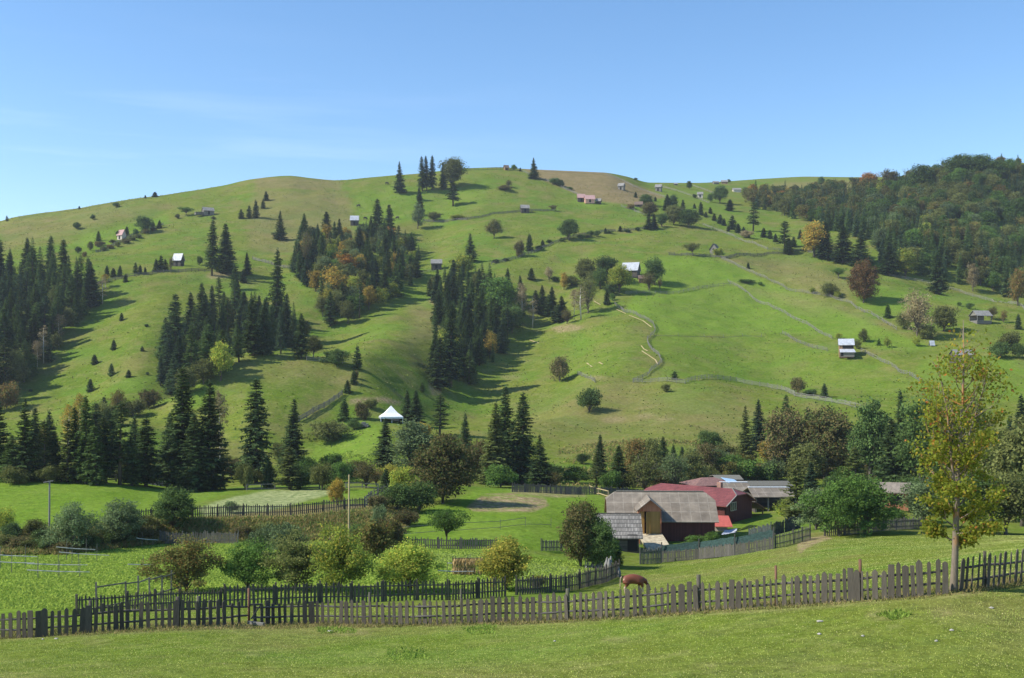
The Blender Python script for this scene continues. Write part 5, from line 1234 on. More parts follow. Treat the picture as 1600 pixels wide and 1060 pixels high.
def cow_mat():
    m, t, bs, L = new_mat('cow_hide'); tc = nd(t, 'ShaderNodeTexCoord'); sp = nd(t, 'ShaderNodeSeparateXYZ'); L.new(tc.outputs['Object'], sp.inputs[0])
    n = nd(t, 'ShaderNodeTexNoise', Scale=2.6, Detail=2.0); L.new(tc.outputs['Object'], n.inputs['Vector'])
    def f(v, a, b, c=0., d=1.):
        r = nd(t, 'ShaderNodeMapRange', From_Min=a, From_Max=b, To_Min=c, To_Max=d); L.new(v, r.inputs['Value']); return r.outputs[0]
    def add(*a):
        k = a[0]
        for q in a[1:]:
            n_ = nd(t, 'ShaderNodeMath', _operation='ADD'); L.new(k, n_.inputs[0]); L.new(q, n_.inputs[1]); k = n_.outputs[0]
        return k
    tot = add(f(sp.outputs['X'], -.82, -1.05), f(sp.outputs['Z'], .58, .42, 0., .8), f(sp.outputs['X'], 1.02, 1.1, 0., .5), f(n.outputs['Fac'], .3, .7, -.42, .42))
    th = nd(t, 'ShaderNodeMapRange', From_Min=.42, From_Max=.52); L.new(tot, th.inputs['Value'])
    br = nd(t, 'ShaderNodeMixRGB', Color1=(.125, .030, .014, 1), Color2=(.215, .060, .026, 1)); L.new(n.outputs['Fac'], br.inputs['Fac'])
    mx = nd(t, 'ShaderNodeMixRGB', Color2=(.50, .37, .26, 1)); L.new(br.outputs[0], mx.inputs['Color1']); L.new(th.outputs[0], mx.inputs['Fac']); L.new(mx.outputs[0], bs.inputs['Base Color'])
    bs.inputs['Roughness'].default_value = .6; return m
M['cow'] = cow_mat(); M['blackhide'] = plain_mat('dark_hide', (.035, .028, .024), var=.2)
p = at(993, 927); cw = empty('cow', p, rad(6), 'red brown cow with pale rump and legs grazing behind the picket fence', 'cow'); cw.scale = (.98,)*3
cmesh = cow_mesh('body', M['cow']); ob('body', cmesh, cw)
for s in (-1, 1):
    b = MB(); b.prism([(.80, s*.10, .62), (.74, s*.28, .60), (.84, s*.30, .54), (.86, s*.12, .54)], (0, 0, .03)); b.build('ear', M['cow'], cw)
    b = MB(); b.tube([(.80, s*.07, .66), (.82, s*.16, .76), (.90, s*.17, .84)], [.03, .022, .006], 6); b.build('horn', M['greywood'], cw, True)
b = MB(); b.tube([(-.93, 0, 1.18), (-1.05, 0, 1.02), (-1.06, .02, .55), (-1.05, .02, .35)], [.035, .025, .03, .045], 7); b.build('tail', M['cow'], cw, True)
dk = cow_mesh('cow', M['blackhide'])
for px, py, rz, lb in ((605, 289, 10, 'dark cow grazing just below the skyline left of the lone skyline spruce'), (560, 324, 170, 'dark speck of a cow grazing above the stilted hut'), (571, 344, 20, 'dark cow beside the stilted hut'), (620.5, 343, 150, 'dark cow right of the paired tall spruces')):
    o = ob('cow', dk); o.location = at(px, py); o.rotation_euler = (0, 0, rad(rz)); o.scale = (1.3,)*3; tag(o, lb, 'cow', 'cows grazing on the upper slope')
# ------------------------------------------------------------------ trees and bushes
# (kind, foot x, foot y, height, width, foliage, label[, distance])
T = [
 # skyline and upper slopes
 ('young', 11, 346, 9, 5, 'sp_dark', 'tiny lone spruce at the left end of the skyline'),
 ('young', 124, 327, 5, 4, 'sp_dark', 'speck of a spruce on the left skyline above the pale house'),
 ('young', 242, 308, 8, 9, 'sp_dark', 'larger dark speck of the skyline spruces, left of the smooth hilltop'),
 ('young', 227, 310, 5, 4, 'sp_dark', 'smaller dark speck on the skyline left of its larger neighbour'),
 ('bush', 120, 358, 11, 13, 'dgreen', 'dark round bush alone on the upper left slope, lower of two'),
 ('bush', 145, 344, 9, 8, 'dgreen', 'small dark bush alone on the upper left slope, upper of two'),
 ('bush', 182, 324, 8, 12, 'dgreen', 'dark bush just under the left skyline'),
 ('round', 224, 364, 28, 26, 'dgreen', 'round dark tree right of the pale pink roofed house', ),
 ('bush', 187, 373, 14, 12, 'sp_dark', 'dark bush in front of the pale pink roofed house'),
 ('young', 198, 369, 15, 9, 'sp_dark', 'spruce at the right corner of the pale pink roofed house'),
 ('young', 154, 377, 16, 9, 'sp_dark', 'small spruce left of the pale pink roofed house'),
 ('bush', 238, 358, 12, 9, 'dgreen', 'shrub on the hedge line right of the round dark tree'),
 ('young', 249, 357, 13, 8, 'sp_dark', 'spruce at the right end of the upper left hedge'),
 ('bush', 212, 368, 11, 9, 'green', 'green shrub between the pale house and the round tree'),
 ('bush', 141, 392, 15, 10, 'olive', 'olive shrub on the hedge line above the left forest'),
 ('bush', 152, 386, 9, 10, 'rust', 'rust tinted shrub on the hedge line'),
 ('bush', 122, 396, 11, 11, 'dgreen', 'dark shrub at the top edge of the left forest'),
 ('bush', 132, 402, 9, 8, 'rust', 'brownish shrub by the top edge of the left forest'),
 ('apple', 291, 337, 14, 24, 'green', 'spreading green tree left of the dark barn on the upper slope'),
 ('bush', 277, 342, 8, 8, 'olive', 'little olive bush left of the spreading tree near the upper barn'),
 ('bush', 333, 343, 5, 8, 'olive', 'tiny bush in front of the upper barn'),
 ('young', 377, 342, 15, 10, 'sp_dark', 'leftmost of the clustered spruces at the hummock edge'),
 ('young', 389, 341, 20, 10, 'sp_green', 'second of the clustered spruces at the hummock edge'),
 ('young', 400, 341, 28, 11, 'sp_dark', 'tallest of the clustered spruces at the hummock edge'),
 ('young', 411, 326, 15, 8, 'sp_dark', 'small spruce above the clustered ones, lower of two'),
 ('young', 416, 314, 15, 9, 'sp_dark', 'small spruce above the clustered ones, upper of two'),
 ('spruce', 437, 375, 45, 20, 'sp_dark', 'lone tall spruce on the hummock left of the middle wood'),
 ('spruce', 625, 302, 49, 19, 'sp_dark', 'lone broad spruce on the skyline left of the three tall ones'),
 ('tallspruce', 660, 299, 54, 14, 'sp_dark', 'leftmost of the three tall skyline spruces'),
 ('tallspruce', 667, 299, 55, 12, 'sp_dark', 'middle one of the three tall skyline spruces'),
 ('tallspruce', 675, 297, 54, 14, 'sp_dark', 'rightmost of the three tall skyline spruces'),
 ('spruce', 693, 297, 42, 13, 'sp_dark', 'spruce tucked against the olive skyline tree'),
 ('tall', 707, 295, 49, 36, 'olive', 'tall olive yellow deciduous tree on the skyline'),
 ('ragged', 708, 322, 38, 22, 'sp_dark', 'ragged spruce below the tall olive skyline tree'),
 ('spruce', 655, 313, 22, 9, 'sp_dark', 'small spruce below the three tall skyline spruces'),
 ('spruce', 656, 337, 38, 14, 'sp_dark', 'dark spruce on the fence line below the skyline spruces'),
 ('tall', 653, 358, 40, 20, 'grey', 'pale grey green tree at the top right of the middle wood'),
 ('bush', 678, 345, 14, 22, 'olive', 'rounded olive bush at the start of the curving dark fence'),
 ('bush', 715, 343, 8, 26, 'ygreen', 'low yellow green bush along the curving dark fence'),
 ('bush', 789, 298, 9, 24, 'brown', 'brown sprawling bush on the slope right of the skyline trees'),
 ('airy', 795, 293, 12, 11, 'brown', 'thin brown shrub standing in the sprawling bush'),
 ('bush', 803, 266, 9, 9, 'green', 'small green tree on the skyline right of the tiny house'),
 ('young', 813, 268, 6, 4, 'sp_dark', 'tiny spruce on the skyline left of the lone one'),
 ('spruce', 834, 280, 33, 16, 'sp_dark', 'lone spruce on the skyline at the corner of the brown heath'),
 ('bush', 867, 289, 11, 18, 'dgreen', 'dark bush on the heath fence, left one'),
 ('bush', 876, 292, 12, 12, 'sp_dark', 'dark bush on the heath fence, right one'),
 ('bush', 890, 297, 5, 12, 'dgreen', 'low dark scrub on the heath fence'),
 ('apple', 864, 331, 11, 14, 'brown', 'small brown tree at the end of the curving dark fence'),
 ('round', 772, 373, 31, 24, 'bronze', 'bronze round tree alone on the central slope'),
 ('round', 889, 376, 34, 32, 'dgreen', 'round dark tree on the hedged fence in the centre'),
 ('spruce', 735, 409, 44, 22, 'sp_dark', 'lone broad spruce above the central wood'),
 ('bush', 812, 402, 27, 16, 'brown', 'brown shrub on the hedged fence'),
 ('young', 827, 392, 26, 13, 'sp_dark', 'spruce right of the brown shrub on the hedged fence'),
 ('young', 848, 385, 10, 8, 'sp_dark', 'small spruce left of the round dark tree'),
 ('bush', 923, 371, 11, 12, 'dgreen', 'dark bush right of the round dark tree, first'),
 ('bush', 933, 370, 10, 10, 'dgreen', 'dark bush right of the round dark tree, second'),
 ('young', 946, 365, 9, 6, 'sp_dark', 'little spruce on the hedged fence, left one'),
 ('young', 969, 362, 9, 7, 'sp_dark', 'little spruce on the hedged fence, right one'),
 ('bush', 909, 373, 7, 10, 'green', 'low green bush touching the round dark tree'),
 ('spruce', 1013, 359, 28, 14, 'sp_dark', 'left spruce of the deciduous clump under the heath'),
 ('spruce', 1022, 358, 24, 12, 'sp_dark', 'second spruce of the deciduous clump under the heath'),
 ('tall', 1034, 355, 22, 18, 'dgreen', 'dark tree at the left front of the deciduous clump'),
 ('round', 1053, 352, 31, 30, 'olive', 'olive tree in the middle of the deciduous clump'),
 ('round', 1076, 355, 28, 34, 'dgreen', 'wide dark tree at the right of the deciduous clump'),
 ('round', 1015, 338, 22, 26, 'brown', 'brownish bush left of the tall trees above the clump'),
 ('round', 1010, 322, 18, 22, 'dgreen', 'dark bush beside the rust roofed hut'),
 ('bush', 985, 327, 8, 14, 'rust', 'rusty low shrub below the rust roofed hut'),
 ('spruce', 1043, 330, 26, 16, 'sp_dark', 'dark spruce above the deciduous clump, left one'),
 ('tall', 1052, 328, 24, 16, 'sp_green', 'dark tree above the deciduous clump, right one'),
 ('young', 1067, 328, 16, 8, 'sp_dark', 'spruce at the fence above the wide dark tree'),
 ('young', 993, 309, 9, 6, 'sp_dark', 'small spruce on the edge of the brown heath'),
 ('young', 1024, 315, 8, 5, 'sp_dark', 'small spruce right of the brown heath corner'),
 ('round', 1077, 296, 13, 9, 'dgreen', 'lone dark tree under the skyline saddle'),
 ('bush', 993, 282, 4, 7, 'dgreen', 'dark speck of a bush on the skyline above the heath fence'),
 ('bush', 1139, 286, 6, 6, 'dgreen', 'dark bush between the skyline huts'),
 ('bush', 1085, 310, 7, 7, 'dgreen', 'dark bush left of the pale skyline house'),
 # central hilltop farm trees
 ('round', 917, 446, 42, 34, 'olive', 'olive tree at the left of the hilltop farm trees'),
 ('round', 948, 442, 44, 38, 'dgreen', 'dark green tree behind the hilltop farm, tallest'),
 ('round', 968, 458, 44, 42, 'ygreen', 'yellow green round tree in front of the white roofed farmhouse'),
 ('tall', 938, 452, 34, 26, 'dgreen', 'shaded tree between the olive and the yellow green ones'),
 ('bush', 955, 461, 18, 20, 'sp_dark', 'dark shrub under the yellow green round tree'),
 ('round', 1023, 446, 46, 30, 'dgreen', 'tree right of the white roofed farmhouse'),
 ('airy', 1014, 454, 30, 24, 'brown', 'thin brownish tree below the hilltop farm'),
 ('airy', 1031, 452, 18, 8, 'brown', 'small bare tree below the hilltop farm'),
 ('young', 948, 476, 24, 11, 'sp_dark', 'spruce at the upper end of the winding fence'),
 ('bush', 957, 470, 12, 10, 'green', 'bush at the upper end of the winding fence'),
 ('tall', 881, 453, 28, 14, 'gold', 'golden slender tree left of the hilltop farm'),
 ('airy', 858, 440, 24, 16, 'beige', 'pale leafless tree on the slope left of the hilltop farm'),
 ('bush', 893, 447, 16, 30, 'olive', 'olive scrub left of the hilltop farm'),
 ('bush', 868, 440, 8, 14, 'dgreen', 'dark low bush by the pale leafless tree'),
 ('young', 830, 437, 18, 13, 'sp_dark', 'lone small spruce left of the golden slender tree'),
 ('apple', 1082, 400, 21, 27, 'olive', 'spreading umbrella tree on the fence of the hilltop meadow'),
 ('bush', 1122, 401, 14, 17, 'ygreen', 'yellow bush in front of the grey gabled shed'),
 ('young', 1169, 420, 10, 6, 'sp_dark', 'tiny spruce on the pale fence right of the hilltop meadow'),
 ('bush', 1165, 442, 6, 24, 'green', 'low green scrub at the right corner of the hilltop meadow'),
 ('bush', 1188, 446, 6, 8, 'green', 'small green bush right of the low scrub'),
 # right slope
 ('dense', 1349, 473, 67, 43, 'beech', 'big rust brown beech alone on the right slope'),
 ('apple', 1310, 436, 18, 24, 'green', 'small spreading tree left of the rust brown beech'),
 ('bush', 1296, 463, 22, 28, 'olive', 'olive bush on the pale fence left of the rust brown beech'),
 ('bush', 1270, 459, 10, 10, 'ygreen', 'small yellow green bush on the pale fence'),
 ('bush', 1308, 466, 12, 10, 'ygreen', 'yellow green bush at the foot of the olive one'),
 ('young', 1387, 497, 21, 12, 'green', 'small bright green tree right of the pale fence'),
 ('airy', 1433, 530, 80, 52, 'beige', 'pale leafless birch beside the foreground tree top'),
 ('round', 1475, 518, 40, 38, 'olive', 'olive round tree right of the pale birch'),
 ('bush', 1412, 514, 26, 26, 'olive', 'olive bush left of the pale birch'),
 ('bush', 1448, 530, 24, 34, 'olive', 'olive bush at the foot of the pale birch'),
 ('bush', 1499, 478, 6, 8, 'dgreen', 'speck of a dark bush on the far right slope'),
 ('bush', 1515, 483, 10, 13, 'dgreen', 'dark bush left above the pavilion'),
 ('airy', 1550, 500, 22, 18, 'brown', 'thin brown tree right of the pavilion'),
 ('airy', 1568, 505, 22, 12, 'rust', 'thin rust tinted tree right of the pavilion'),
 ('young', 1591, 515, 24, 11, 'sp_dark', 'spruce at the right edge beside the pavilion'),
 ('bush', 1577, 547, 30, 36, 'olive', 'olive bush below the pavilion at the right edge'),
 ('bush', 1562, 560, 26, 34, 'dgreen', 'dark bush right of the dark hut at the right edge'),
 ('bush', 1592, 560, 24, 24, 'dgreen', 'dark bush cut by the right frame edge under the pavilion'),
 ('bush', 1310, 531, 11, 11, 'ygreen', 'small yellow green tree behind the white roofed cabin'),
 ('garden', 1349, 535, 21, 14, 'olive', 'small olive tree right of the white roofed cabin, taller one'),
 ('garden', 1339, 545, 15, 13, 'olive', 'small olive tree touching the white roofed cabin'),
 ('young', 1373, 540, 11, 8, 'green', 'tiny green tree between the small orchard trees'),
 ('garden', 1386, 543, 17, 11, 'ygreen', 'small yellow green orchard tree right of the cabin'),
 ('garden', 1432, 541, 16, 12, 'ygreen', 'small yellow green orchard tree nearest the big foreground crown'),
 ('bush', 1247, 616, 27, 25, 'brown', 'brown round bush by the fence above the brown wood'),
 ('bush', 1266, 618, 10, 24, 'sp_dark', 'dark low bush at the foot of the brown round one'),
 ('young', 1288, 621, 22, 13, 'sp_dark', 'single spruce right of the brown round bush'),
 ('bush', 921, 643, 37, 39, 'dgreen', 'lone dark green round bush in the middle of the slope'),
 ('bush', 874, 597, 40, 33, 'brown', 'olive brown bush above the lone dark green one'),
 ('young', 1054, 593, 13, 12, 'sp_green', 'small spruce on the fence in the middle of the slope'),
 ('bush', 1041, 613, 14, 14, 'olive', 'low olive scrub under the fence in the middle of the slope'),
 ('bush', 910, 725, 17, 22, 'sp_dark', 'dark shrub alone at the foot of the slope'),
 # left hillside singles
 ('tallspruce', 331, 431, 87, 22, 'sp_dark', 'tall thin spruce with bare stem on the left hill'),
 ('spruce', 353, 427, 77, 33, 'sp_dark', 'full tall spruce right of the thin one on the left hill'),
 ('spruce', 387, 430, 35, 13, 'sp_dark', 'small dark spruce right of the full tall one'),
 ('young', 366, 452, 34, 15, 'sp_green', 'young spruce in front of the full tall one'),
 ('young', 380, 442, 20, 13, 'sp_dark', 'young spruce at the earth patch'),
 ('bush', 312, 415, 15, 10, 'dgreen', 'dark bush left of the tall thin spruce'),
 ('young', 167, 431, 16, 9, 'sp_dark', 'first young spruce of the row over the dark fence'),
 ('young', 177, 433, 14, 10, 'sp_dark', 'second young spruce of the row over the dark fence'),
 ('young', 187, 433, 18, 9, 'sp_dark', 'third young spruce of the row over the dark fence'),
 ('young', 212, 428, 18, 9, 'sp_green', 'fourth young spruce of the row over the dark fence'),
 ('young', 219, 428, 14, 8, 'sp_dark', 'fifth young spruce of the row over the dark fence'),
 ('young', 227, 429, 12, 6, 'sp_dark', 'sixth young spruce of the row over the dark fence'),
 ('young', 196, 441, 13, 8, 'sp_dark', 'young spruce right on the dark fence'),
 ('young', 244, 425, 20, 10, 'sp_dark', 'young spruce left of the small log hut, outer'),
 ('young', 251, 424, 25, 12, 'sp_dark', 'tallest young spruce left of the small log hut'),
 ('young', 259, 423, 18, 10, 'sp_dark', 'young spruce left of the small log hut, inner'),
 ('airy', 267, 426, 26, 9, 'brown', 'thin bare tree left of the small log hut'),
 ('birch', 160, 475, 43, 18, 'beige', 'pale larch with bare stem at the edge of the left forest'),
 ('birch', 165, 450, 22, 14, 'gold', 'yellow slender tree at the edge of the left forest'),
 ('young', 190, 501, 12, 8, 'sp_green', 'small spruce high on the left pasture'),
 ('young', 148, 569, 15, 12, 'sp_dark', 'small spruce on the left pasture with a round shadow'),
 ('young', 178, 547, 16, 10, 'sp_dark', 'small spruce on the left pasture, topmost of its group'),
 ('young', 174, 587, 19, 11, 'sp_green', 'small spruce on the left pasture, middle of its group'),
 ('young', 201, 590, 12, 10, 'sp_dark', 'small spruce on the left pasture, right of its group'),
 ('young', 141, 612, 20, 13, 'sp_dark', 'small spruce on the left pasture, lowest of its group'),
 ('young', 222, 549, 8, 7, 'sp_dark', 'tiny spruce high right on the left pasture'),
 ('bush', 229, 511, 5, 7, 'sp_dark', 'speck of a bush high on the left pasture'),
 ('bush', 230, 586, 5, 6, 'sp_dark', 'speck of a bush low right on the left pasture'),
 ('bush', 48, 612, 4, 6, 'sp_dark', 'speck of a bush low on the left pasture'),
 ('young', 672, 463, 28, 13, 'sp_dark', 'small spruce left of the central wood'),
 ('young', 559, 578, 38, 16, 'sp_dark', 'lone dark spruce on the fence above the tent clearing'),
 ('bush', 524, 570, 26, 40, 'dgreen', 'rounded dark bush in the middle left'),
 ('young', 553, 600, 21, 13, 'sp_dark', 'spruce stub on the gully edge, upper'),
 ('young', 543, 614, 20, 13, 'sp_dark', 'spruce stub on the gully edge, lower'),
 ('bush', 556, 592, 14, 10, 'brown', 'brown shrub between the gully edge spruces'),
 ('young', 660, 613, 16, 10, 'sp_green', 'small spruce at the bare bank left of the central wood'),
 # valley in front of the slope, left to right
 ('bush', 512, 690, 34, 62, 'olive', 'wide yellow olive bush in the hollow left of the tent'),
 ('young', 537, 657, 35, 20, 'sp_green', 'spruce above the wide yellow olive bush'),
 ('bush', 566, 657, 30, 26, 'brown', 'brown bush left above the tent'),
 ('bush', 553, 672, 18, 22, 'dgreen', 'dark scrub at the edge of the tent clearing'),
 ('bush', 580, 638, 16, 24, 'olive', 'olive scrub on the bank above the tent'),
 ('spruce', 637, 662, 52, 24, 'sp_dark', 'left spruce of the pair right of the tent'),
 ('spruce', 650, 666, 56, 28, 'sp_dark', 'right spruce of the pair right of the tent'),
 ('ragged', 687, 682, 66, 32, 'sp_dark', 'dark open spruce right of the tent pair'),
 ('spruce', 601, 730, 76, 34, 'sp_dark', 'dark spruce below the tent'),
 ('spruce', 726, 716, 70, 25, 'sp_dark', 'slim spruce behind the round brown beech'),
 ('tall', 645, 742, 86, 68, 'grey', 'large pale green tree below the tent pair of spruces'),
 ('bush', 662, 682, 22, 26, 'gold', 'golden top of a tree behind the large pale green one'),
 ('dense', 692, 787, 108, 96, 'bronze', 'big round bronze brown beech at the meadow corner'),
 ('bush', 632, 775, 48, 44, 'ygreen', 'yellow olive bushy tree left of the round beech'),
 ('bush', 610, 758, 34, 30, 'yellow', 'yellow topped shrub between the spruce and the bushy tree'),
 ('young', 603, 769, 37, 22, 'sp_dark', 'small dark spruce at the meadow edge'),
 ('airy', 572, 763, 46, 46, 'brown', 'brownish airy tree at the edge of the stubble field'),
 ('airy', 588, 760, 30, 30, 'rust', 'reddish shrub right of the airy tree'),
 ('bush', 503, 766, 44, 40, 'olive', 'grey olive bush at the far side of the stubble field'),
 ('bush', 531, 755, 34, 36, 'green', 'green bush behind the stubble field'),
 ('garden', 527, 790, 42, 24, 'gold', 'young golden tree on the meadow edge'),
 ('spruce', 400, 755, 162, 52, 'sp_dark', 'very tall dark spruce alone left of the hollow'),
 ('spruce', 456, 742, 118, 40, 'sp_dark', 'tall spruce at the left of the hollow'),
 ('larch', 453, 765, 68, 44, 'sp_olive', 'olive conifer with drooping boughs in front of the tall spruce'),
 ('young', 420, 762, 45, 20, 'sp_green', 'bright green young spruce left of the drooping conifer'),
 ('bush', 382, 765, 44, 26, 'olive', 'yellow olive shrub between the tall spruces'),
 ('bush', 436, 720, 30, 30, 'olive', 'olive shrub between the tall spruces and the hollow'),
 ('spruce', 284, 765, 190, 66, 'sp_dark', 'largest spruce of the left valley, left one of the twins'),
 ('spruce', 323, 766, 168, 66, 'sp_dark', 'largest spruces of the left valley, right one of the twins'),
 ('spruce', 303, 768, 120, 54, 'sp_dark', 'dark spruce filling between the tall twins'),
 ('birch', 345, 745, 150, 26, 'beige', 'thin pale tree behind the right hand twin spruce', 182),
 ('spruce', -2, 748, 120, 50, 'sp_dark', 'tall spruce cut by the left frame edge'),
 ('spruce', 38, 752, 130, 46, 'sp_dark', 'tall spruce near the left frame edge'),
 ('spruce', 18, 752, 72, 40, 'sp_green', 'shorter spruce between the two at the left edge'),
 ('larch', 70, 752, 96, 36, 'sp_olive', 'olive conifer in the left valley row, first'),
 ('larch', 105, 754, 100, 36, 'sp_olive', 'olive conifer in the left valley row, second'),
 ('spruce', 87, 752, 78, 30, 'sp_dark', 'dark spruce between the olive conifers'),
 ('spruce', 121, 754, 118, 34, 'sp_dark', 'dark spruce in the left valley row, left of the tallest'),
 ('spruce', 134, 756, 137, 38, 'sp_green', 'tallest spruce in the middle of the left valley row'),
 ('spruce', 150, 758, 92, 36, 'sp_green', 'green spruce in front of the left valley row'),
 ('tallspruce', 166, 755, 104, 30, 'sp_dark', 'thin dark spruce in the left valley row'),
 ('ragged', 187, 758, 130, 46, 'sp_dark', 'ragged tall spruce at the right of the left valley row'),
 ('spruce', 206, 759, 78, 36, 'sp_green', 'green spruce at the meadow edge, left of the last one'),
 ('spruce', 228, 760, 106, 48, 'sp_dark', 'last dark spruce of the left valley row'),
 ('spruce', 52, 742, 104, 40, 'sp_dark', 'dark spruce behind the second one from the left frame edge'),
 ('spruce', 78, 740, 96, 38, 'sp_blue', 'bluish spruce behind the olive conifers of the left valley'),
 ('spruce', 148, 742, 112, 40, 'sp_dark', 'dark spruce behind the tallest one of the left valley row'),
 ('spruce', 176, 742, 96, 40, 'sp_green', 'green spruce behind the ragged one of the left valley row'),
 ('spruce', 212, 744, 92, 40, 'sp_dark', 'dark spruce behind the last one of the left valley row'),
 ('spruce', 262, 758, 110, 44, 'sp_dark', 'dark spruce touching the left side of the tall twins'),
 ('bush', 60, 750, 26, 32, 'ygreen', 'yellow green shrub at the meadow edge, left'),
 ('bush', 104, 752, 20, 22, 'ygreen', 'yellow green shrub at the meadow edge, right'),
 ('airy', 65, 715, 60, 40, 'gold', 'pale yellow tree top behind the left valley spruces', 200),
 ('birch', 108, 720, 86, 26, 'gold', 'golden slender top behind the left valley spruces', 205),
 ('birch', 126, 712, 92, 24, 'gold', 'yellow slender top left of the tallest valley spruce', 212),
 ('bush', 208, 650, 26, 44, 'olive', 'olive scrub in the notch of the left hollow'),
 ('bush', 232, 638, 30, 36, 'brown', 'brown scrub below the middle left wood'),
 ('airy', 184, 650, 44, 26, 'rust', 'reddish thin tree in the left hollow'),
 ('bush', 165, 668, 40, 40, 'olive', 'yellow olive scrub in the left hollow'),
 ('young', 162, 640, 20, 14, 'sp_dark', 'small spruce above the left hollow scrub'),
 ('young', 226, 632, 24, 12, 'sp_dark', 'small dark spruce in the scrub below the middle left wood'),
 # central valley
 ('spruce', 790, 756, 152, 46, 'sp_dark', 'tallest spruce of the central valley group'),
 ('spruce', 772, 758, 128, 46, 'sp_olive', 'olive spruce at the left of the central valley group'),
 ('spruce', 816, 757, 143, 48, 'sp_dark', 'dark broad spruce of the central valley group'),
 ('spruce', 845, 760, 80, 42, 'sp_dark', 'shorter spruce at the right of the central valley group'),
 ('bush', 752, 758, 66, 44, 'brown', 'brownish tall shrub right of the round beech', 190),
 ('bush', 782, 762, 36, 50, 'green', 'green shrub under the central valley spruces'),
 ('bush', 866, 760, 24, 22, 'brown', 'dark brown shrub right of the central valley group'),
 ('spruce', 936, 745, 66, 24, 'sp_dark', 'slim spruce right of the open slope'),
 ('larch', 932, 764, 60, 24, 'sp_olive', 'olive larch in front of the slim spruce'),
 ('spruce', 967, 764, 68, 34, 'sp_green', 'bright green spruce left of the bushy thicket'),
 ('round', 992, 762, 78, 38, 'rust', 'rusty tree at the left of the bushy thicket'),
 ('airy', 1008, 770, 66, 66, 'olive', 'pale twiggy round tree in front of the thicket'),
 ('round', 1018, 752, 68, 34, 'olive', 'olive tree behind the pale twiggy one'),
 ('spruce', 1037, 732, 50, 22, 'sp_dark', 'dark spruce sticking out of the thicket'),
 ('young', 1052, 724, 30, 12, 'sp_dark', 'small spruce on the thicket edge, left one'),
 ('young', 1066, 722, 24, 12, 'sp_dark', 'small spruce on the thicket edge, right one'),
 ('airy', 1055, 764, 60, 50, 'grey', 'grey green tree in the middle of the thicket'),
 ('round', 1078, 760, 58, 44, 'olive', 'olive tree over the farmhouse roof'),
 ('round', 1103, 750, 58, 42, 'brown', 'brown green tree above the farmhouse roof'),
 ('bush', 1125, 748, 34, 46, 'green', 'green bush behind the farm roofs, left one'),
 ('bush', 1160, 752, 34, 56, 'green', 'green bush behind the farm roofs, middle one'),
 ('bush', 1196, 752, 30, 50, 'dgreen', 'dark green bush behind the farm roofs, right one'),
 ('bush', 1135, 722, 28, 40, 'olive', 'yellow olive shrub at the foot of the slope behind the farm'),
 ('spruce', 1166, 735, 100, 36, 'sp_olive', 'olive dark spruce behind the farm'),
 ('spruce', 1186, 705, 80, 28, 'sp_blue', 'dark blue green spruce behind the olive one'),
 ('round', 1200, 725, 40, 30, 'gold', 'yellow leaved tree between the spruces and the brown wood'),
 ('round', 1228, 745, 112, 72, 'brown', 'brown tall tree at the left of the brown wood'),
 ('spruce', 1228, 690, 88, 24, 'sp_dark', 'spruce tip above the brown wood, left one', 235),
 ('young', 1264, 668, 42, 18, 'sp_dark', 'spruce tip above the brown wood, right one', 250),
 ('dense', 1288, 748, 112, 96, 'bronze', 'wide bronze brown tree in the brown wood'),
 ('round', 1258, 762, 70, 60, 'olive', 'olive undergrowth tree in front of the brown wood'),
 ('tall', 1360, 750, 140, 66, 'sp_green', 'feathery dark olive tree right of the brown wood', 190),
 ('spruce', 1392, 758, 112, 50, 'sp_dark', 'dark spruce right of the feathery tree', 185),
 ('larch', 1338, 775, 84, 46, 'sp_olive', 'olive larch in front of the feathery tree', 170),
 ('spruce', 1410, 745, 140, 34, 'sp_dark', 'dark spruce just left of the foreground crown', 200),
 ('tall', 1440, 770, 150, 80, 'dgreen', 'dark tree behind the foreground crown', 180),
 ('tall', 1500, 775, 150, 90, 'olive', 'olive tree behind the middle of the foreground crown', 185),
 ('spruce', 1578, 690, 90, 30, 'sp_blue', 'blue green spruce at the right edge of the valley', 215),
 ('spruce', 1598, 700, 124, 40, 'sp_dark', 'dark spruce cut by the right frame edge', 215),
 ('spruce', 1556, 700, 60, 30, 'sp_dark', 'short dark spruce right of the foreground crown', 210),
 ('tall', 1550, 800, 148, 92, 'olive', 'tall olive green tree at the right behind the paddock', 140),
 ('tall', 1598, 815, 175, 100, 'olive', 'tall olive green tree cut by the right edge behind the paddock', 132),
 ('round', 1520, 832, 92, 84, 'dgreen', 'dark green tree at the paddock edge behind the foreground trunk'),
 ('round', 1572, 836, 98, 94, 'olive', 'olive tree at the paddock edge on the far right'),
 ('round', 1445, 822, 78, 66, 'grey', 'grey green tree at the paddock edge left of the foreground trunk'),
 ('garden', 1312, 838, 98, 98, 'green', 'big bright green fruit tree beside the bare earth gap'),
 ('garden', 1352, 834, 88, 84, 'green', 'second bright green fruit tree against the paddock fence'),
 ('garden', 1276, 828, 64, 60, 'grey', 'grey green fruit tree at the left of the bright ones'),
 ('larch', 1243, 818, 98, 48, 'sp_olive', 'feathery olive yellow larch right of the farm sheds'),
 ('bush', 1232, 812, 34, 44, 'ygreen', 'yellow green shrub under the larch right of the sheds'),
 ('spruce', 1268, 800, 78, 34, 'sp_blue', 'blue grey young spruce behind the fruit trees', 150),
 ('bush', 1395, 824, 32, 46, 'green', 'green shrubs in front of the brick shed'),
 ('bush', 1372, 800, 36, 26, 'dgreen', 'dark shrub left of the brick shed'),
 ('round', 1420, 790, 56, 50, 'dgreen', 'dark tree right of the brick shed', 150),
 # farm and gardens
 ('dense', 907, 886, 104, 66, 'bronze', 'tall bronze green tree left of the shingled shed'),
 ('dense', 937, 888, 80, 52, 'dgreen', 'dark green tree against the shingled shed'),
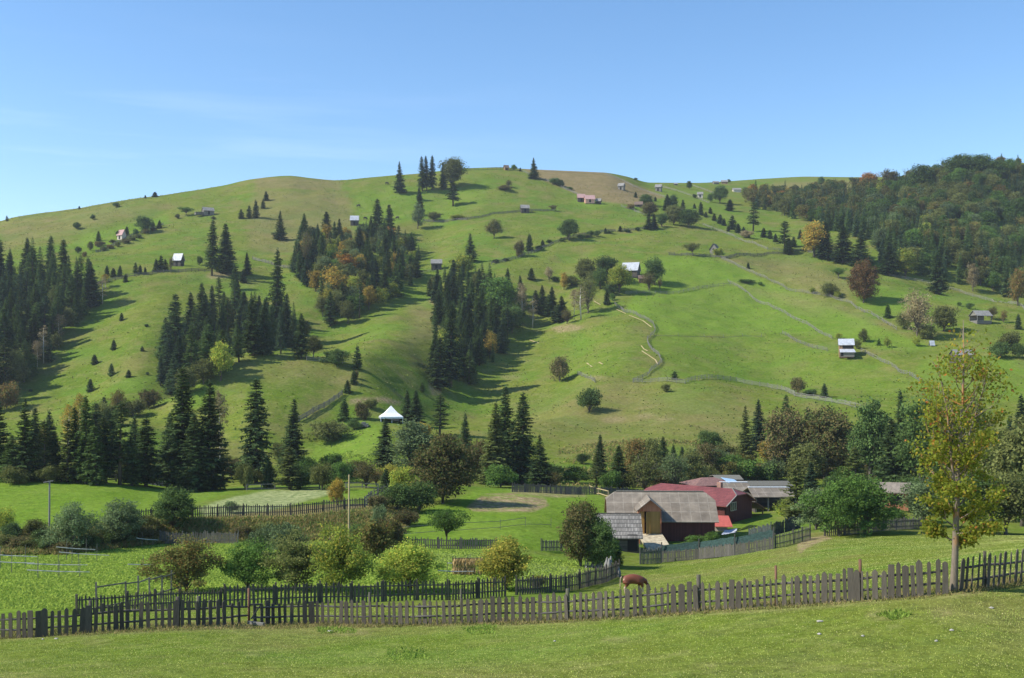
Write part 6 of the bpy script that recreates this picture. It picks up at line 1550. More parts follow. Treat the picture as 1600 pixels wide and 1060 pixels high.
 ('young', 964, 884, 42, 22, 'green', 'small bright conifer in front of the shingled shed'),
 ('apple', 697, 851, 56, 76, 'green', 'apple tree with forked trunk on the farm meadow'),
 ('garden', 291, 926, 88, 104, 'mixed', 'wide brown olive garden tree behind the left fence'),
 ('garden', 388, 921, 76, 72, 'green', 'green garden tree right of the wide brown one'),
 ('garden', 462, 924, 92, 96, 'olive', 'olive garden tree, third from the left'),
 ('garden', 530, 928, 106, 84, 'ygreen', 'bright yellow green garden tree, tallest of the garden'),
 ('garden', 640, 924, 78, 82, 'ygreen', 'rounded yellow green garden tree in the middle'),
 ('garden', 790, 922, 82, 70, 'yellow', 'yellow garden tree right of the straw rack'),
 ('bush', 590, 872, 62, 66, 'mixed', 'dark brown green bush behind the tallest garden tree'),
 ('bush', 610, 858, 50, 44, 'brown', 'brown shrub at the bank corner'),
 ('bush', 592, 824, 36, 26, 'grey', 'grey green sapling at the bank corner'),
 ('bush', 440, 868, 52, 70, 'grey', 'silvery willow bush at the foot of the bank'),
 ('bush', 405, 866, 36, 40, 'grey', 'smaller silvery willow bush at the foot of the bank'),
 ('bush', 627, 852, 14, 18, 'dgreen', 'small dark bush under the wire fence'),
 ('garden', 113, 860, 74, 66, 'grey', 'grey green bush tree on the left bank, left of three'),
 ('garden', 188, 850, 68, 66, 'grey', 'grey green bush tree on the left bank, middle of three'),
 ('garden', 270, 826, 64, 62, 'dgreen', 'grey green bush tree on the left bank, right of three'),
 ('garden', 6, 833, 40, 32, 'ygreen', 'small yellow green tree at the left frame edge'),
 ('bush', 362, 802, 20, 22, 'grey', 'thin grey shrub on the edge of the stubble field'),
 ('bush', 55, 838, 28, 40, 'olive', 'low olive shrub on the left bank by the pole'),
 ('bush', 228, 838, 34, 44, 'olive', 'olive shrub between the left bank trees'),
 ('bush', 620, 800, 46, 56, 'dgreen', 'dark thicket on the bank below the round beech'),
 ('bush', 655, 800, 48, 56, 'dgreen', 'dark thicket under the round beech, nearer one'),
 ('bush', 590, 795, 22, 34, 'brown', 'brown thicket at the bend of the bank fence'),
 ('bush', 1110, 846, 18, 24, 'green', 'green shrub against the dark barn wall'),
 ('bush', 1088, 850, 14, 36, 'green', 'low weeds between ramp and barn wall'),
 ('bush', 840, 920, 22, 26, 'mixed', 'brownish bush growing through the curving fence'),
]
for e in T:
    plant(e[0], e[1], e[2], e[3], e[4], e[5], e[6], None, e[7] if len(e) > 7 else None)
# ----- woods
def ch_spruce(lab, Hm=(12, 19), mats=('sp_dark', 'sp_green', 'sp_green', 'sp_blue'), kinds=('spruce', 'spruce', 'spruce', 'tallspruce', 'ragged')):
    def f(r, x, y):
        if r.random() < .08: H = r.uniform(6, 9); m_ = r.choice(('olive', 'green', 'ygreen')); return 'tall', m_, H, H*.7, {'olive': 'olive', 'green': 'green', 'ygreen': 'yellow green'}[m_]+' deciduous tree among the spruces'
        H = Hm[0]+(Hm[1]-Hm[0])*r.random()**1.3; k = r.choice(kinds); return k, r.choice(mats), H, H*(r.uniform(.34, .46) if k == 'spruce' else r.uniform(.26, .34)), None
    return f
LW = 'dark spruce in the dense wood at the left edge'
REST = scatter([(-60, 440), (20, 432), (60, 432), (105, 440), (140, 452), (150, 480), (120, 512), (96, 545), (70, 575), (20, 612), (-60, 640)], 120, 3.8, 1,
        ch_spruce(LW, (11, 18)), 'spruces of the left edge wood', 'left edge wood', cap=56)
for x, y, h, w_, k, m_, lb in ((22, 610, 62, 38, 'round', 'olive', 'olive deciduous tree at the lower edge of the left wood'), (42, 592, 40, 34, 'round', 'green', 'green deciduous tree at the lower edge of the left wood'),
        (68, 568, 60, 20, 'birch', 'beige', 'pale bare birch at the edge of the left wood, lower'), (58, 578, 46, 18, 'birch', 'beige', 'pale bare birch at the edge of the left wood, lowest'), (92, 544, 54, 20, 'birch', 'beige', 'pale bare birch at the edge of the left wood, upper'),
        (4, 600, 60, 50, 'tall', 'olive', 'olive tree cut by the left frame edge under the wood'), (84, 490, 44, 20, 'tall', 'sp_olive', 'yellowish tree inside the left wood'), (10, 640, 44, 40, 'bush', 'rust', 'rust tinted shrub at the bottom of the left wood')):
    plant(k, x, y, h, w_, m_, lb)
CW = 'dark spruce in the wood left of the grassy spur'
REST += scatter([(248, 606), (250, 570), (280, 525), (330, 495), (395, 478), (440, 500), (480, 525), (478, 545), (430, 556), (400, 553), (350, 578), (310, 600), (270, 622)], 76, 4.2, 2,
        ch_spruce(CW, (8, 14.5)), 'spruces of the middle left wood', 'wood behind the spur', cap=46)
for x, y, h, w_, k, m_, lb in ((431, 530, 140, 30, 'tallspruce', 'sp_dark', 'tallest thin spruce of the middle left wood'), (273, 560, 100, 34, 'spruce', 'sp_dark', 'left tall spruce of the middle left wood'), (318, 535, 92, 34, 'spruce', 'sp_dark', 'tall spruce of the middle left wood, near its top'),
        (345, 595, 62, 36, 'tall', 'ygreen', 'yellow green tree at the lower edge of the middle left wood'), (318, 600, 40, 36, 'round', 'olive', 'olive shrub tree at the lower edge of the middle left wood'), (290, 618, 44, 30, 'round', 'olive', 'yellow olive tree at the bottom of the middle left wood'), (470, 560, 70, 26, 'spruce', 'sp_dark', 'spruce at the right end of the middle left wood'), (490, 558, 34, 26, 'round', 'olive', 'olive shrub at the right end of the middle left wood'),
        (395, 556, 90, 34, 'spruce', 'sp_dark', 'dark spruce on the crest of the grassy spur')):
    plant(k, x, y, h, w_, m_, lb)
BW = 'dark spruce in the long wood climbing the middle slope'
def ch_mid(r, x, y):
    q = r.random(); d = abs(x-535)+abs(y-455)*.6
    if q < (.80 if d < 50 else .32):
        H = r.uniform(6, 10); k = r.choice(('tall', 'round')); m_ = r.choice(('olive', 'ygreen', 'gold', 'olive', 'green', 'grey')); return k, m_, H, H*.65, {'olive': 'olive', 'ygreen': 'yellow green', 'gold': 'golden', 'green': 'green', 'grey': 'pale green'}[m_]+' deciduous tree in the long middle wood'
    return ch_spruce(BW, (7.5, 14))(r, x, y)
REST += scatter([(452, 424), (470, 385), (540, 376), (590, 372), (640, 385), (658, 402), (655, 432), (640, 450), (610, 475), (562, 500), (520, 515), (500, 505), (497, 460), (465, 440)], 175, 3.7, 3, ch_mid, 'trees of the long middle wood', 'long middle wood', cap=84)
for x, y, h, w_, k, m_, lb in ((475, 384, 50, 20, 'spruce', 'sp_green', 'pale topped spruce at the upper left of the long wood'), (510, 358, 27, 15, 'spruce', 'sp_dark', 'spruce standing up at the top of the long wood'), (530, 378, 36, 14, 'spruce', 'sp_dark', 'narrow spruce at the top of the long wood'),
        (590, 370, 58, 23, 'spruce', 'sp_dark', 'tallest spruce right of the stilted hut, left of the pair'), (609, 366, 46, 18, 'spruce', 'sp_dark', 'spruce right of the stilted hut, right of the pair'), (608, 374, 20, 18, 'round', 'orange', 'bright orange tree under the pair of tall spruces'),
        (522, 478, 62, 40, 'tall', 'gold', 'golden tree at the lower edge of the long wood'), (540, 440, 44, 36, 'tall', 'orange', 'orange yellow tree inside the long wood'), (512, 490, 40, 30, 'round', 'yellow', 'yellow tree at the bottom left of the long wood'), (508, 445, 44, 24, 'tall', 'grey', 'pale green tree at the left side of the long wood'),
        (480, 424, 66, 24, 'airy', 'brown', 'grey leafless tree at the left side of the long wood'), (460, 424, 34, 16, 'spruce', 'sp_dark', 'dark spruce at the left foot of the long wood')):
    plant(k, x, y, h, w_, m_, lb)
DW = 'dark spruce in the central wood'
REST += scatter([(674, 605), (676, 560), (682, 500), (680, 460), (700, 432), (750, 440), (790, 455), (820, 480), (815, 510), (790, 545), (760, 580), (735, 600), (700, 612)], 112, 3.9, 4,
        ch_spruce(DW, (7, 13)), 'spruces of the central wood', 'central wood', cap=54)
for x, y, h, w_, k, m_, lb in ((687, 610, 82, 34, 'spruce', 'sp_dark', 'front spruce at the lower left corner of the central wood'), (704, 604, 130, 36, 'tallspruce', 'sp_dark', 'tall spruce on the left side of the central wood'), (780, 492, 60, 52, 'round', 'green', 'bright green deciduous tree at the right of the central wood'), (722, 432, 34, 36, 'round', 'ygreen', 'yellow green tree at the top of the central wood'),
        (765, 560, 44, 26, 'round', 'gold', 'yellow bush inside the lower central wood'), (800, 520, 46, 36, 'round', 'dgreen', 'dark tree on the right side of the central wood'), (738, 600, 36, 22, 'young', 'sp_green', 'young spruce at the bottom of the central wood'), (750, 455, 30, 30, 'round', 'olive', 'olive tree at the upper right of the central wood'),
        (815, 508, 66, 22, 'birch', 'beige', 'pale birch at the right of the central wood'), (832, 513, 52, 20, 'birch', 'beige', 'pale birch in front of the small spruces'), (908, 500, 54, 26, 'birch', 'beige', 'pale birch below the hilltop farm, middle'), (897, 495, 44, 16, 'birch', 'beige', 'pale birch below the hilltop farm, left'), (919, 490, 66, 32, 'airy', 'olive', 'feathery olive tree below the hilltop farm'),
        (886, 506, 24, 20, 'airy', 'brown', 'brown thin shrub among the birches'), (878, 503, 40, 24, 'spruce', 'sp_dark', 'spruce among the pale birches, right one'), (868, 504, 26, 18, 'young', 'sp_dark', 'spruce among the pale birches, lower one'), (848, 490, 44, 20, 'spruce', 'sp_dark', 'spruce left of the pale birches'), (862, 484, 36, 18, 'spruce', 'sp_dark', 'spruce left above the pale birches'), (856, 492, 30, 20, 'young', 'sp_green', 'greener spruce left of the pale birches'), (836, 488, 34, 18, 'spruce', 'sp_dark', 'dark spruce right next to the central wood')):
    plant(k, x, y, h, w_, m_, lb)
# right hand forest
def ch_far(r, x, y):
    low = y-(335+(x-1200)*.17)
    q = r.random()
    if low > 0 and q < .84:
        H = r.uniform(9, 15); return 'mass', r.choice(('sp_dark', 'sp_blue', 'sp_green', 'sp_green')), H, H*r.uniform(.34, .42), ''
    if q < .34:
        H = r.uniform(8, 13); return 'mass', r.choice(('sp_dark', 'sp_blue')), H, H*.38, ''
    H = r.uniform(7.5, 11.5); u = r.random()
    if x < 1360 and y < 345: m_ = 'orange' if u < .04 else 'gold' if u < .12 else 'mixed' if u < .26 else 'bronze' if u < .32 else 'olive' if u < .72 else 'dgreen'
    else: m_ = 'orange' if u < .008 else 'rust' if u < .02 else 'mixed' if u < .1 else 'bronze' if u < .13 else 'olive' if u < .50 else 'dgreen' if u < .66 else 'green' if u < .86 else 'ygreen' if u < .88 else 'grey'
    lab = {'orange': 'orange tinted tree of the right hand forest', 'gold': 'golden tinted tree of the right hand forest', 'rust': 'rust coloured tree of the right hand forest', 'mixed': 'olive brown tree of the right hand forest', 'bronze': 'bronze tinted tree of the right hand forest',
           'olive': 'olive tree of the right hand forest', 'dgreen': 'dark green deciduous tree of the right hand forest', 'green': 'fresh green deciduous tree of the right hand forest', 'ygreen': 'yellow green tree of the right hand forest', 'grey': 'pale green tree of the right hand forest'}[m_]
    return r.choice(('round', 'tall', 'round')), m_, H, H*r.uniform(.72, .95), lab
FARSP = scatter([(1160, 306), (1190, 309), (1260, 306), (1340, 298), (1400, 292), (1450, 285), (1480, 275), (1530, 270), (1620, 270), (1700, 280), (1720, 480), (1620, 478), (1560, 460), (1500, 445), (1400, 424), (1375, 415), (1370, 385), (1330, 370), (1262, 352), (1230, 340), (1180, 328)], 820, 4.3, 7, ch_far, 'trees of the right hand forest', 'the forest', cap=130)
mass('spruce_wood', 'dark far off spruces massed in the lower right hand forest and dotted through it', [q for q in FARSP if q[1].startswith('sp_')])
mass('spruce_wood', 'smaller spruces filling out the woods on the left and central slopes', [q for q in REST if q[1].startswith('sp_')])
FARSP += [q for q in REST if not q[1].startswith('sp_')]
mass('deciduous_wood', 'mass of small far off deciduous trees filling the forest and the middle wood', [q for q in FARSP if not q[1].startswith('sp_')])
for x, y, h, w_, k, m_, lb in ((1440, 302, 44, 40, 'round', 'dgreen', 'dark round tree on the forest skyline, left'), (1500, 280, 38, 50, 'round', 'dgreen', 'dark broad tree crowning the right skyline, left one'), (1530, 282, 40, 46, 'round', 'dgreen', 'dark broad tree crowning the right skyline, right one'), (1557, 286, 36, 34, 'round', 'dgreen', 'dark tree right of the skyline crown'),
        (1563, 262, 18, 16, 'round', 'rust', 'rust tinted little tree standing over the right skyline'), (1591, 259, 12, 11, 'round', 'rust', 'tiny rust tree at the far right skyline'), (1358, 300, 30, 28, 'round', 'orange', 'brightest orange tree of the right hand forest'), (1425, 325, 24, 22, 'round', 'orange', 'orange brown tree in the middle of the right hand forest'), (1375, 392, 36, 30, 'round', 'grey', 'pale green tree in the forest clearing'),
        (1283, 292, 16, 12, 'round', 'dgreen', 'small dark tree alone on the far meadow skyline'), (1330, 284, 7, 7, 'bush', 'dgreen', 'speck of a bush on the far skyline'), (1390, 300, 36, 26, 'round', 'brown', 'brown tree at the upper left forest edge'),
        (1177, 362, 46, 20, 'ragged', 'sp_dark', 'ragged tall spruce on the fence at the forest corner'), (1226, 393, 48, 22, 'ragged', 'sp_dark', 'ragged dark spruce by the long pale fence'), (1232, 398, 26, 16, 'spruce', 'sp_green', 'young spruce by the long pale fence'), (1272, 402, 56, 36, 'tall', 'gold', 'golden green tree at the left of the fence side spruces'), (1288, 404, 58, 28, 'spruce', 'sp_dark', 'fence side spruce, first from the left'), (1318, 412, 60, 34, 'spruce', 'sp_dark', 'fence side spruce, second from the left'), (1345, 414, 54, 34, 'spruce', 'sp_dark', 'fence side spruce, third from the left'), (1333, 416, 24, 14, 'young', 'sp_green', 'small spruce between the fence side ones'), (1388, 430, 52, 34, 'spruce', 'sp_dark', 'fence side spruce right of the rust brown beech'), (1415, 434, 46, 30, 'tall', 'ygreen', 'yellow green tree on the forest fence'), (1467, 460, 62, 32, 'spruce', 'sp_dark', 'lone dark spruce in front of the forest fence'),
        (1520, 455, 44, 18, 'tall', 'beige', 'pale beige slender tree at the lower forest edge'), (1590, 478, 60, 26, 'tall', 'rust', 'orange edged tree at the right frame edge of the forest'), (1250, 374, 15, 8, 'young', 'sp_dark', 'small spruce alone in the meadow at the forest corner'),
        (1125, 318, 28, 26, 'round', 'dgreen', 'dark round tree left of the forest corner'), (1110, 316, 14, 10, 'bush', 'dgreen', 'dark bush left of the round tree at the forest corner'), (1140, 330, 18, 14, 'spruce', 'sp_dark', 'dark spruce at the forest corner, lower')):
    plant(k, x, y, h, w_, m_, lb)
rowp = [(1085, 326, 7), (1095, 336, 12), (1103, 340, 8), (1116, 345, 10), (1125, 350, 13), (1131, 353, 10), (1144, 359, 19), (1153, 364, 13), (1138, 362, 8), (1162, 366, 10), (1193, 371, 13), (1203, 373, 12), (1212, 378, 11), (1240, 386, 14), (1258, 393, 10), (1095, 326, 9), (1110, 334, 9), (1168, 372, 9)]
ordinals([(x, plant('young', x, y, h*1.15, h*.8, 'sp_dark', 'small spruce of the row stepping down left of the big forest', 'small spruces stepping down the fence')) for x, y, h in rowp])
plant('bush', 1166, 372, 12, 20, 'beige', 'pale dry bush in the row of small spruces')
QQ = []
# hedge scrub under the fences
for x, y in ((858, 380), (878, 378), (842, 390), (905, 372), (916, 372), (952, 365), (980, 363), (996, 361), (775, 411), (790, 408)):
    QQ.append((x, plant('bush', x, y, PR.uniform(4, 7), PR.uniform(8, 14), PR.choice(('dgreen', 'olive', 'sp_dark')), 'low scrub growing along the hedged fence', 'scrub along the hedged fence')))
for x, y in ((162, 392), (172, 389), (184, 386), (196, 381), (206, 376), (216, 372), (228, 366), (240, 361), (158, 384), (176, 380)):
    QQ.append((x, plant('bush', x, y, PR.uniform(5, 9), PR.uniform(9, 15), PR.choice(('rust', 'olive', 'brown')), 'autumn scrub along the upper left hedge', 'scrub along the upper left hedge')))
UG_ = [(700, 706), (1110, 700), (1090, 735), (1120, 735), (1150, 742), (1180, 748), (1210, 752), (1240, 745), (1300, 770), (1320, 760), (900, 757), (1040, 760), (1085, 742), (1140, 728), (480, 742), (470, 765), (545, 748)]
UG_ += [(x, 745+PR.uniform(-8, 12)) for x in (22, 48, 78, 92, 118, 142, 172, 196, 216, 248, 262, 345, 362, 395, 415, 470, 482, 520, 555, 660, 745, 765, 800, 832, 858)]
UG_ += [(x, PR.uniform(745, 768)) for x in range(955, 1110, 17)]+[(x, PR.uniform(722, 760)) for x in range(1120, 1620, 19)]+[(x, PR.uniform(780, 806)) for x in range(1430, 1620, 26)]
BANK = [(8, 852), (30, 856), (52, 858), (75, 858), (98, 864), (135, 858), (150, 852), (172, 852), (205, 846), (225, 842), (18, 842), (64, 846), (160, 838), (236, 830), (380, 842), (415, 838), (565, 838), (635, 822)]
for x, y in BANK:
    m_ = PR.choice(('dgreen', 'dgreen', 'olive', 'sp_dark', 'brown')); QQ.append((x, plant('bush', x, y, PR.uniform(16, 26), PR.uniform(30, 46), m_, {'dgreen': 'dark green', 'olive': 'olive', 'sp_dark': 'very dark', 'brown': 'brown green'}[m_]+' low bush on the weedy bank', 'low bushes on the weedy bank')))
UM = {'olive': 'olive', 'green': 'green', 'brown': 'brown', 'mixed': 'olive brown', 'grey': 'grey green', 'dgreen': 'dark green'}
for x, y in UG_:
    m_ = PR.choice(('olive', 'green', 'brown', 'mixed', 'grey', 'dgreen', 'olive')); z_ = 'left' if x < 430 else 'middle' if x < 900 else 'farm side' if x < 1250 else 'right'
    QQ.append((x, plant('bush', x, y, PR.uniform(22, 36), PR.uniform(30, 48), m_, UM[m_]+' undergrowth bush in the '+z_+' valley thicket', 'undergrowth of the valley thicket')))
ordinals(QQ)

# ----- the young tree at the front fence
def front_tree():
    p = at(1490, 924); o = empty('sycamore_tree', p, label='young yellowing tree with orange lichen on its stem at the corner of the front fence', cat='tree')
    r = random.Random(12); rr = RS(12); s = p.y/F
    def Z(py): return (924-py)*s
    def Xp(px): return (px-1490)*s
    trunk = MB(); limbs = MB(); tips = []
    leadA = [(0, 0, -.3), (0, 0, .02), (Xp(1492), 0, Z(880)), (Xp(1494), .05, Z(835)), (Xp(1496), .05, Z(775)), (Xp(1498), .1, Z(740)), (Xp(1503), .1, Z(680)), (Xp(1505), .05, Z(630)), (Xp(1506), 0, Z(570)), (Xp(1506), .05, Z(500))]
    trunk.tube(leadA, [.17, .145, .115, .105, .095, .075, .055, .045, .026, .01], 10)
    leadB = [(Xp(1496), .05, Z(778)), (Xp(1488), -.1, Z(745)), (Xp(1482), -.15, Z(700)), (Xp(1478), -.1, Z(640)), (Xp(1466), -.1, Z(580)), (Xp(1462), -.1, Z(555))]
    limbs.tube(leadB, [.06, .05, .038, .028, .016, .006], 7)
    leadC = [(Xp(1498), .1, Z(735)), (Xp(1515), .3, Z(700)), (Xp(1530), .35, Z(650)), (Xp(1545), .3, Z(600)), (Xp(1552), .3, Z(560))]
    limbs.tube(leadC, [.045, .036, .026, .016, .006], 6)
    def on(ld, t):
        k = t*(len(ld)-1); i = min(int(k), len(ld)-2); return Vector(ld[i]).lerp(Vector(ld[i+1]), k-i)
    def branch(p0, az, el, ln, r0, depth):
        pts = [p0]; d = Vector((math.cos(az)*math.cos(el), math.sin(az)*math.cos(el), math.sin(el))); n = 5
        for k in range(n):
            d = (d+Vector((r.gauss(0, .12), r.gauss(0, .12), .10+r.gauss(0, .08)))).normalized(); pts.append(pts[-1]+d*ln/n)
        limbs.tube(pts, [r0*(1-.82*k/n) for k in range(n+1)], 5, False)
        if depth == 0:
            tips.append((pts[-1], ln)); tips.append((pts[3], ln)); return
        for k in range(4 if depth == 2 else 3):
            q = pts[r.randint(2, n)]; branch(q, az+r.uniform(-1.2, 1.2), el+r.uniform(-.25, .5), ln*r.uniform(.38, .55), r0*.45, depth-1)
        tips.append((pts[-1], ln*.6))
    def wid(z): return float(np.interp(z, [1.3, 2.2, 3.4, 4.4, 5.2, 6.2, 7.4, 8.6, 9.3], [.8, 1.35, 1.75, 1.7, 1.75, 1.55, 1.05, .6, .2]))
    for k in range(46):
        z = 1.55+7.2*(k/46)**.95+r.uniform(-.1, .1); t_ = float(np.interp(z, [q[2] for q in leadA], range(len(leadA))))/(len(leadA)-1); p0 = on(leadA, t_)
        branch(p0, k*2.4+r.uniform(-.3, .3), r.uniform(.35, .8) if z > 2.2 else r.uniform(.05, .3), wid(z)*r.uniform(.55, 1.05), .042*(1-z/13), 2 if z < 7.5 else 1)
    for ld in (leadB, leadC):
        for k in range(12): p0 = on(ld, .15+.8*k/12); branch(p0, r.uniform(0, 6.28), r.uniform(.3, .9), wid(p0.z)*.55*r.uniform(.7, 1.1), .016, 1)
    ob('trunk', trunk.me('trunk', M['lichen_bark'], True), o); ob('limbs', limbs.me('limbs', M['lichen_bark'], True), o)
    # leaves gather round the twig ends, thinning towards the top
    P = []; sz = []
    for q, ln in tips:
        z = q.z; dens = float(np.interp(z, [1.2, 2.5, 4.2, 5.0, 6.5, 8.0, 9.5], [28, 34, 26, 12, 6, 4, 3])); m = rr.poisson(dens*.62)
        for _ in range(m):
            P.append((q.x+rr.normal(0, .15), q.y+rr.normal(0, .15), q.z+rr.normal(-.03, .10)))
    P = np.array(P); n = len(P); D = rdir(rr, n); D[:, 2] -= .5; N = rdir(rr, n); N[:, 2] += .5
    top = P[:, 2] > 5.5
    red = (rr.rand(n) < np.where(P[:, 2] > 5.0, .05, .01))
    for nm, msk, mt in (('crown', ~red, 'sycamore'), ('red_leaves', red, 'redleaf')):
        v, f = kites(P[msk], D[msk], N[msk], .115*(.6+.8*rr.rand(msk.sum())), .10)
        ob(nm, mesh_np(nm, v, f, [M[mt]]), o)
    return n
M['sycamore'] = leaf_mat('leaf_sycamore', (.165, .20, .028), (.31, .335, .045), (.42, .32, .05), .12, trans=.5, clump=.2)
M['redleaf'] = leaf_mat('leaf_red_brown', (.32, .10, .03), (.42, .20, .05), trans=.35)
front_tree()
# ------------------------------------------------------------------ grass, weeds
def sample_world(poly, n, r, Yw=None):
    """points uniform over the ground inside a photo polygon (vectorised over the terrain grid)"""
    sd_ = sdpoly(poly, UU, PG); 
    ok = sd_ > 0
    if Yw: ok &= (YG > Yw[0]) & (YG < Yw[1])
    ok = ok[:-1, :-1]; i, j = np.nonzero(ok)
    A = (XG[i, j+1]-XG[i, j])*(YG[i+1, j]-YG[i, j]); A = np.maximum(A, 0); k = r.choice(len(i), n, p=A/A.sum()); i, j = i[k], j[k]
    a, b = r.rand(n), r.rand(n)
    def il(G): return (G[i, j]*(1-a)+G[i+1, j]*a)*(1-b)+(G[i, j+1]*(1-a)+G[i+1, j+1]*a)*b
    return np.stack([il(XG), il(YG), il(ZG)], 1)
def blades(name, label, cat, poly, n, h, wd, mat, seed, Yw=None, hv=.5, lean=.5, clump=None):
    r = RS(seed); P = sample_world(poly, n, r, Yw)
    if clump:
        q = fbm(P[:, 0]/clump, P[:, 1]/clump, seed, 3); P = P[(q+.25*r.rand(len(P))) > .05]
    m = len(P); D = r.normal(size=(m, 3))*lean*1.7; D[:, 2] = 1; Nz = rdir(r, m); Nz[:, 2] += 1.2
    v, f = kites(P-np.array([0, 0, .02]), D, Nz, h*(1-hv+2*hv*r.rand(m)), wd*(.6+.8*r.rand(m)))
    o = ob(name, mesh_np(name, v, f, [M[mat]])); return tag(o, label, cat, kind='stuff')
def grass_mat(name, a, b, c=None, p=0): return leaf_mat(name, a, b, c, p, trans=.25, clump=.12, rand=0)
M['turf'] = grass_mat('turf', (.44, .47, .12), (.50, .52, .15), (.54, .49, .22), .10)
M['turf_lush'] = grass_mat('turf_lush', (.24, .33, .05), (.31, .39, .07))
M['weed'] = grass_mat('weed', (.23, .20, .065), (.34, .27, .10), (.15, .21, .05), .35)
M['nettle'] = grass_mat('nettle', (.17, .26, .04), (.24, .32, .06))
M['tuft'] = grass_mat('tuft', (.10, .15, .03), (.16, .20, .045), (.22, .20, .075), .3)
M['straw_grass'] = grass_mat('straw_grass', (.22, .18, .07), (.34, .27, .12), (.13, .15, .04), .35)
M['litter'] = plain_mat('fallen_pale_litter', (.40, .37, .31), var=.2)
blades('grass', 'short sunlit grass of the foreground slope', 'grass', [(-80, 1075), (-80, 990), (300, 976), (560, 972), (1000, 958), (1480, 922), (1690, 890), (1690, 1075)], 250000, .045, .02, 'turf', 1, (20, 60), lean=.8)
blades('grass', 'darker tufts scattered over the foreground slope', 'grass', [(-80, 1075), (-80, 990), (300, 976), (560, 972), (1000, 958), (1480, 922), (1690, 890), (1690, 1075)], 50000, .05, .025, 'turf_lush', 2, (20, 60), clump=1.3, lean=.7)
blades('grass', 'rough dry grass along the foot of the foreground fence', 'grass', [(-80, 1004), (-80, 992), (300, 975), (560, 970), (800, 968), (1000, 957), (1250, 939), (1480, 920), (1620, 900), (1620, 914), (1480, 934), (1250, 951), (1000, 968), (800, 978), (560, 982), (300, 986)], 20000, .16, .03, 'straw_grass', 3, (30, 60), lean=.5)
blades('grass', 'paddock grass behind the foreground fence', 'grass', [(-80, 990), (200, 975), (500, 968), (1000, 955), (1500, 915), (1700, 880), (1700, 838), (1500, 836), (1300, 842), (1060, 872), (980, 900), (930, 925), (800, 940), (500, 950), (0, 965), (-80, 970)], 120000, .06, .035, 'turf', 4, (42, 118), lean=.7)
blades('clover', 'leafy green growth of the lower left meadow', 'meadow plants', [(-80, 950), (-80, 868), (100, 868), (250, 852), (420, 850), (600, 856), (760, 862), (900, 880), (950, 890), (860, 920), (700, 935), (350, 942), (120, 955)], 90000, .17, .10, 'turf_lush', 5, (50, 112), lean=1.0)
blades('weeds', 'brown and olive weeds covering the bank', 'weeds', [(-60, 868), (-60, 834), (60, 832), (200, 820), (300, 812), (460, 810), (570, 798), (625, 780), (650, 800), (620, 845), (430, 846), (250, 850), (100, 868)], 60000, .42, .14, 'weed', 6, (96, 135), lean=.6)
blades('weeds', 'rough olive weeds at the bottom of the open slope', 'weeds', [(860, 762), (870, 700), (960, 690), (1120, 690), (1180, 710), (1180, 760), (1000, 765)], 22000, .5, .22, 'weed', 7, (180, 270), lean=.6, clump=12)
blades('weeds', 'rank green growth under the tent clearing', 'weeds', [(480, 745), (500, 715), (590, 700), (600, 750), (540, 760)], 9000, .4, .25, 'turf_lush', 8, (180, 260), lean=.8, clump=6)
blades('tufts', 'coarse grass tufts and hummocks dotted over the hill pastures', 'grass tufts', [(-200, 740), (-200, 350), (400, 285), (800, 268), (1000, 300), (1300, 400), (1700, 470), (1700, 760), (1100, 760), (600, 760)], 110000, .42, .42, 'tuft', 9, (190, 900), lean=1.0, clump=9)
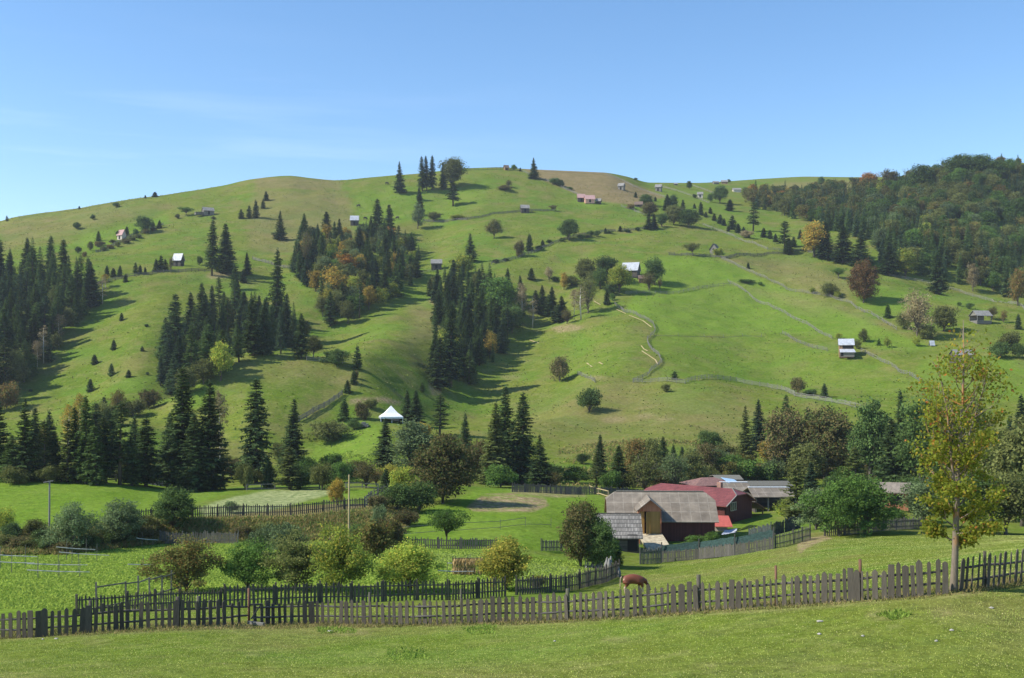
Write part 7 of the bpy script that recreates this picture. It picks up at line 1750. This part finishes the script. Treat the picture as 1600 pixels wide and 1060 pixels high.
for poly, sd, lb in (([(490, 982), (545, 982), (560, 990), (500, 992)], 21, 'clump of greener nettles below the foreground fence, left'), ([(722, 984), (750, 978), (776, 980), (770, 992), (735, 993)], 22, 'clump of greener nettles below the foreground fence, middle'), ([(1365, 962), (1400, 956), (1425, 962), (1395, 972)], 23, 'greener tuft patch right of the middle of the near grass'), ([(600, 1018), (655, 1014), (670, 1030), (610, 1034)], 24, 'darker clover patch at the bottom middle')):
    blades('weeds', lb, 'weeds', poly, 520, .13, .045, 'nettle', sd, (24, 60), lean=.6)
# pale litter and stones on the near grass
for x, y, w_, lb in ((516, 987, 10, 'crumpled white scrap lying on the near grass below the fence'), (1281, 972, 12, 'pale flat stone on the near grass right of the middle'), (1280, 992, 8, 'white scrap below the pale flat stone'), (1348, 995, 7, 'small pale stone on the near grass'), (1487, 986, 8, 'pale stick on the near grass under the young tree'), (1549, 951, 9, 'pale stone on the near grass at the right'), (1463, 1003, 6, 'little pale stone near the lower right corner'), (88, 999, 7, 'grey scrap on the grass at the left'), (867, 1003, 5, 'tiny pale stone on the near grass in the middle'), (67, 870+130, 4, 'tiny pale stone near the left edge')):
    p = at(x, y); s = p.y/F; r = random.Random(x); bm = bmesh.new(); bmesh.ops.create_icosphere(bm, subdivisions=2, radius=1)
    for v in bm.verts: v.co = Vector((v.co.x*w_*s/2*r.uniform(.7, 1.1), v.co.y*w_*s*.4*r.uniform(.6, 1.1), max(v.co.z, -.3)*.035*r.uniform(.6, 1.3)))
    me = bpy.data.meshes.new('stone'); bm.to_mesh(me); bm.free(); me.materials.append(M['litter']); o = ob('stone', me); o.location = p+Vector((0, 0, .02)); tag(o, lb, 'stone')
# ------------------------------------------------------------------ air
def haze(density):
    m = bpy.data.materials.new('haze'); m.use_nodes = True; t = m.node_tree; t.nodes.remove(t.nodes['Principled BSDF']); v = t.nodes.new('ShaderNodeVolumePrincipled')
    v.inputs['Color'].default_value = (.80, .88, 1, 1); v.inputs['Density'].default_value = density; v.inputs['Anisotropy'].default_value = .2
    t.links.new(v.outputs[0], t.nodes['Material Output'].inputs['Volume']); m.cycles.homogeneous_volume = True
    b = MB(); zmin = float(ZG.min())-2; zmax = float(ZG.max())+30; b.box(float(XG.min())-10, float(XG.max())+10, -20, float(YG.max())+20, zmin, zmax)
    o = b.build('haze', m); tag(o, 'thin autumn haze over the valley', 'haze', kind='stuff')
haze(0.00011)
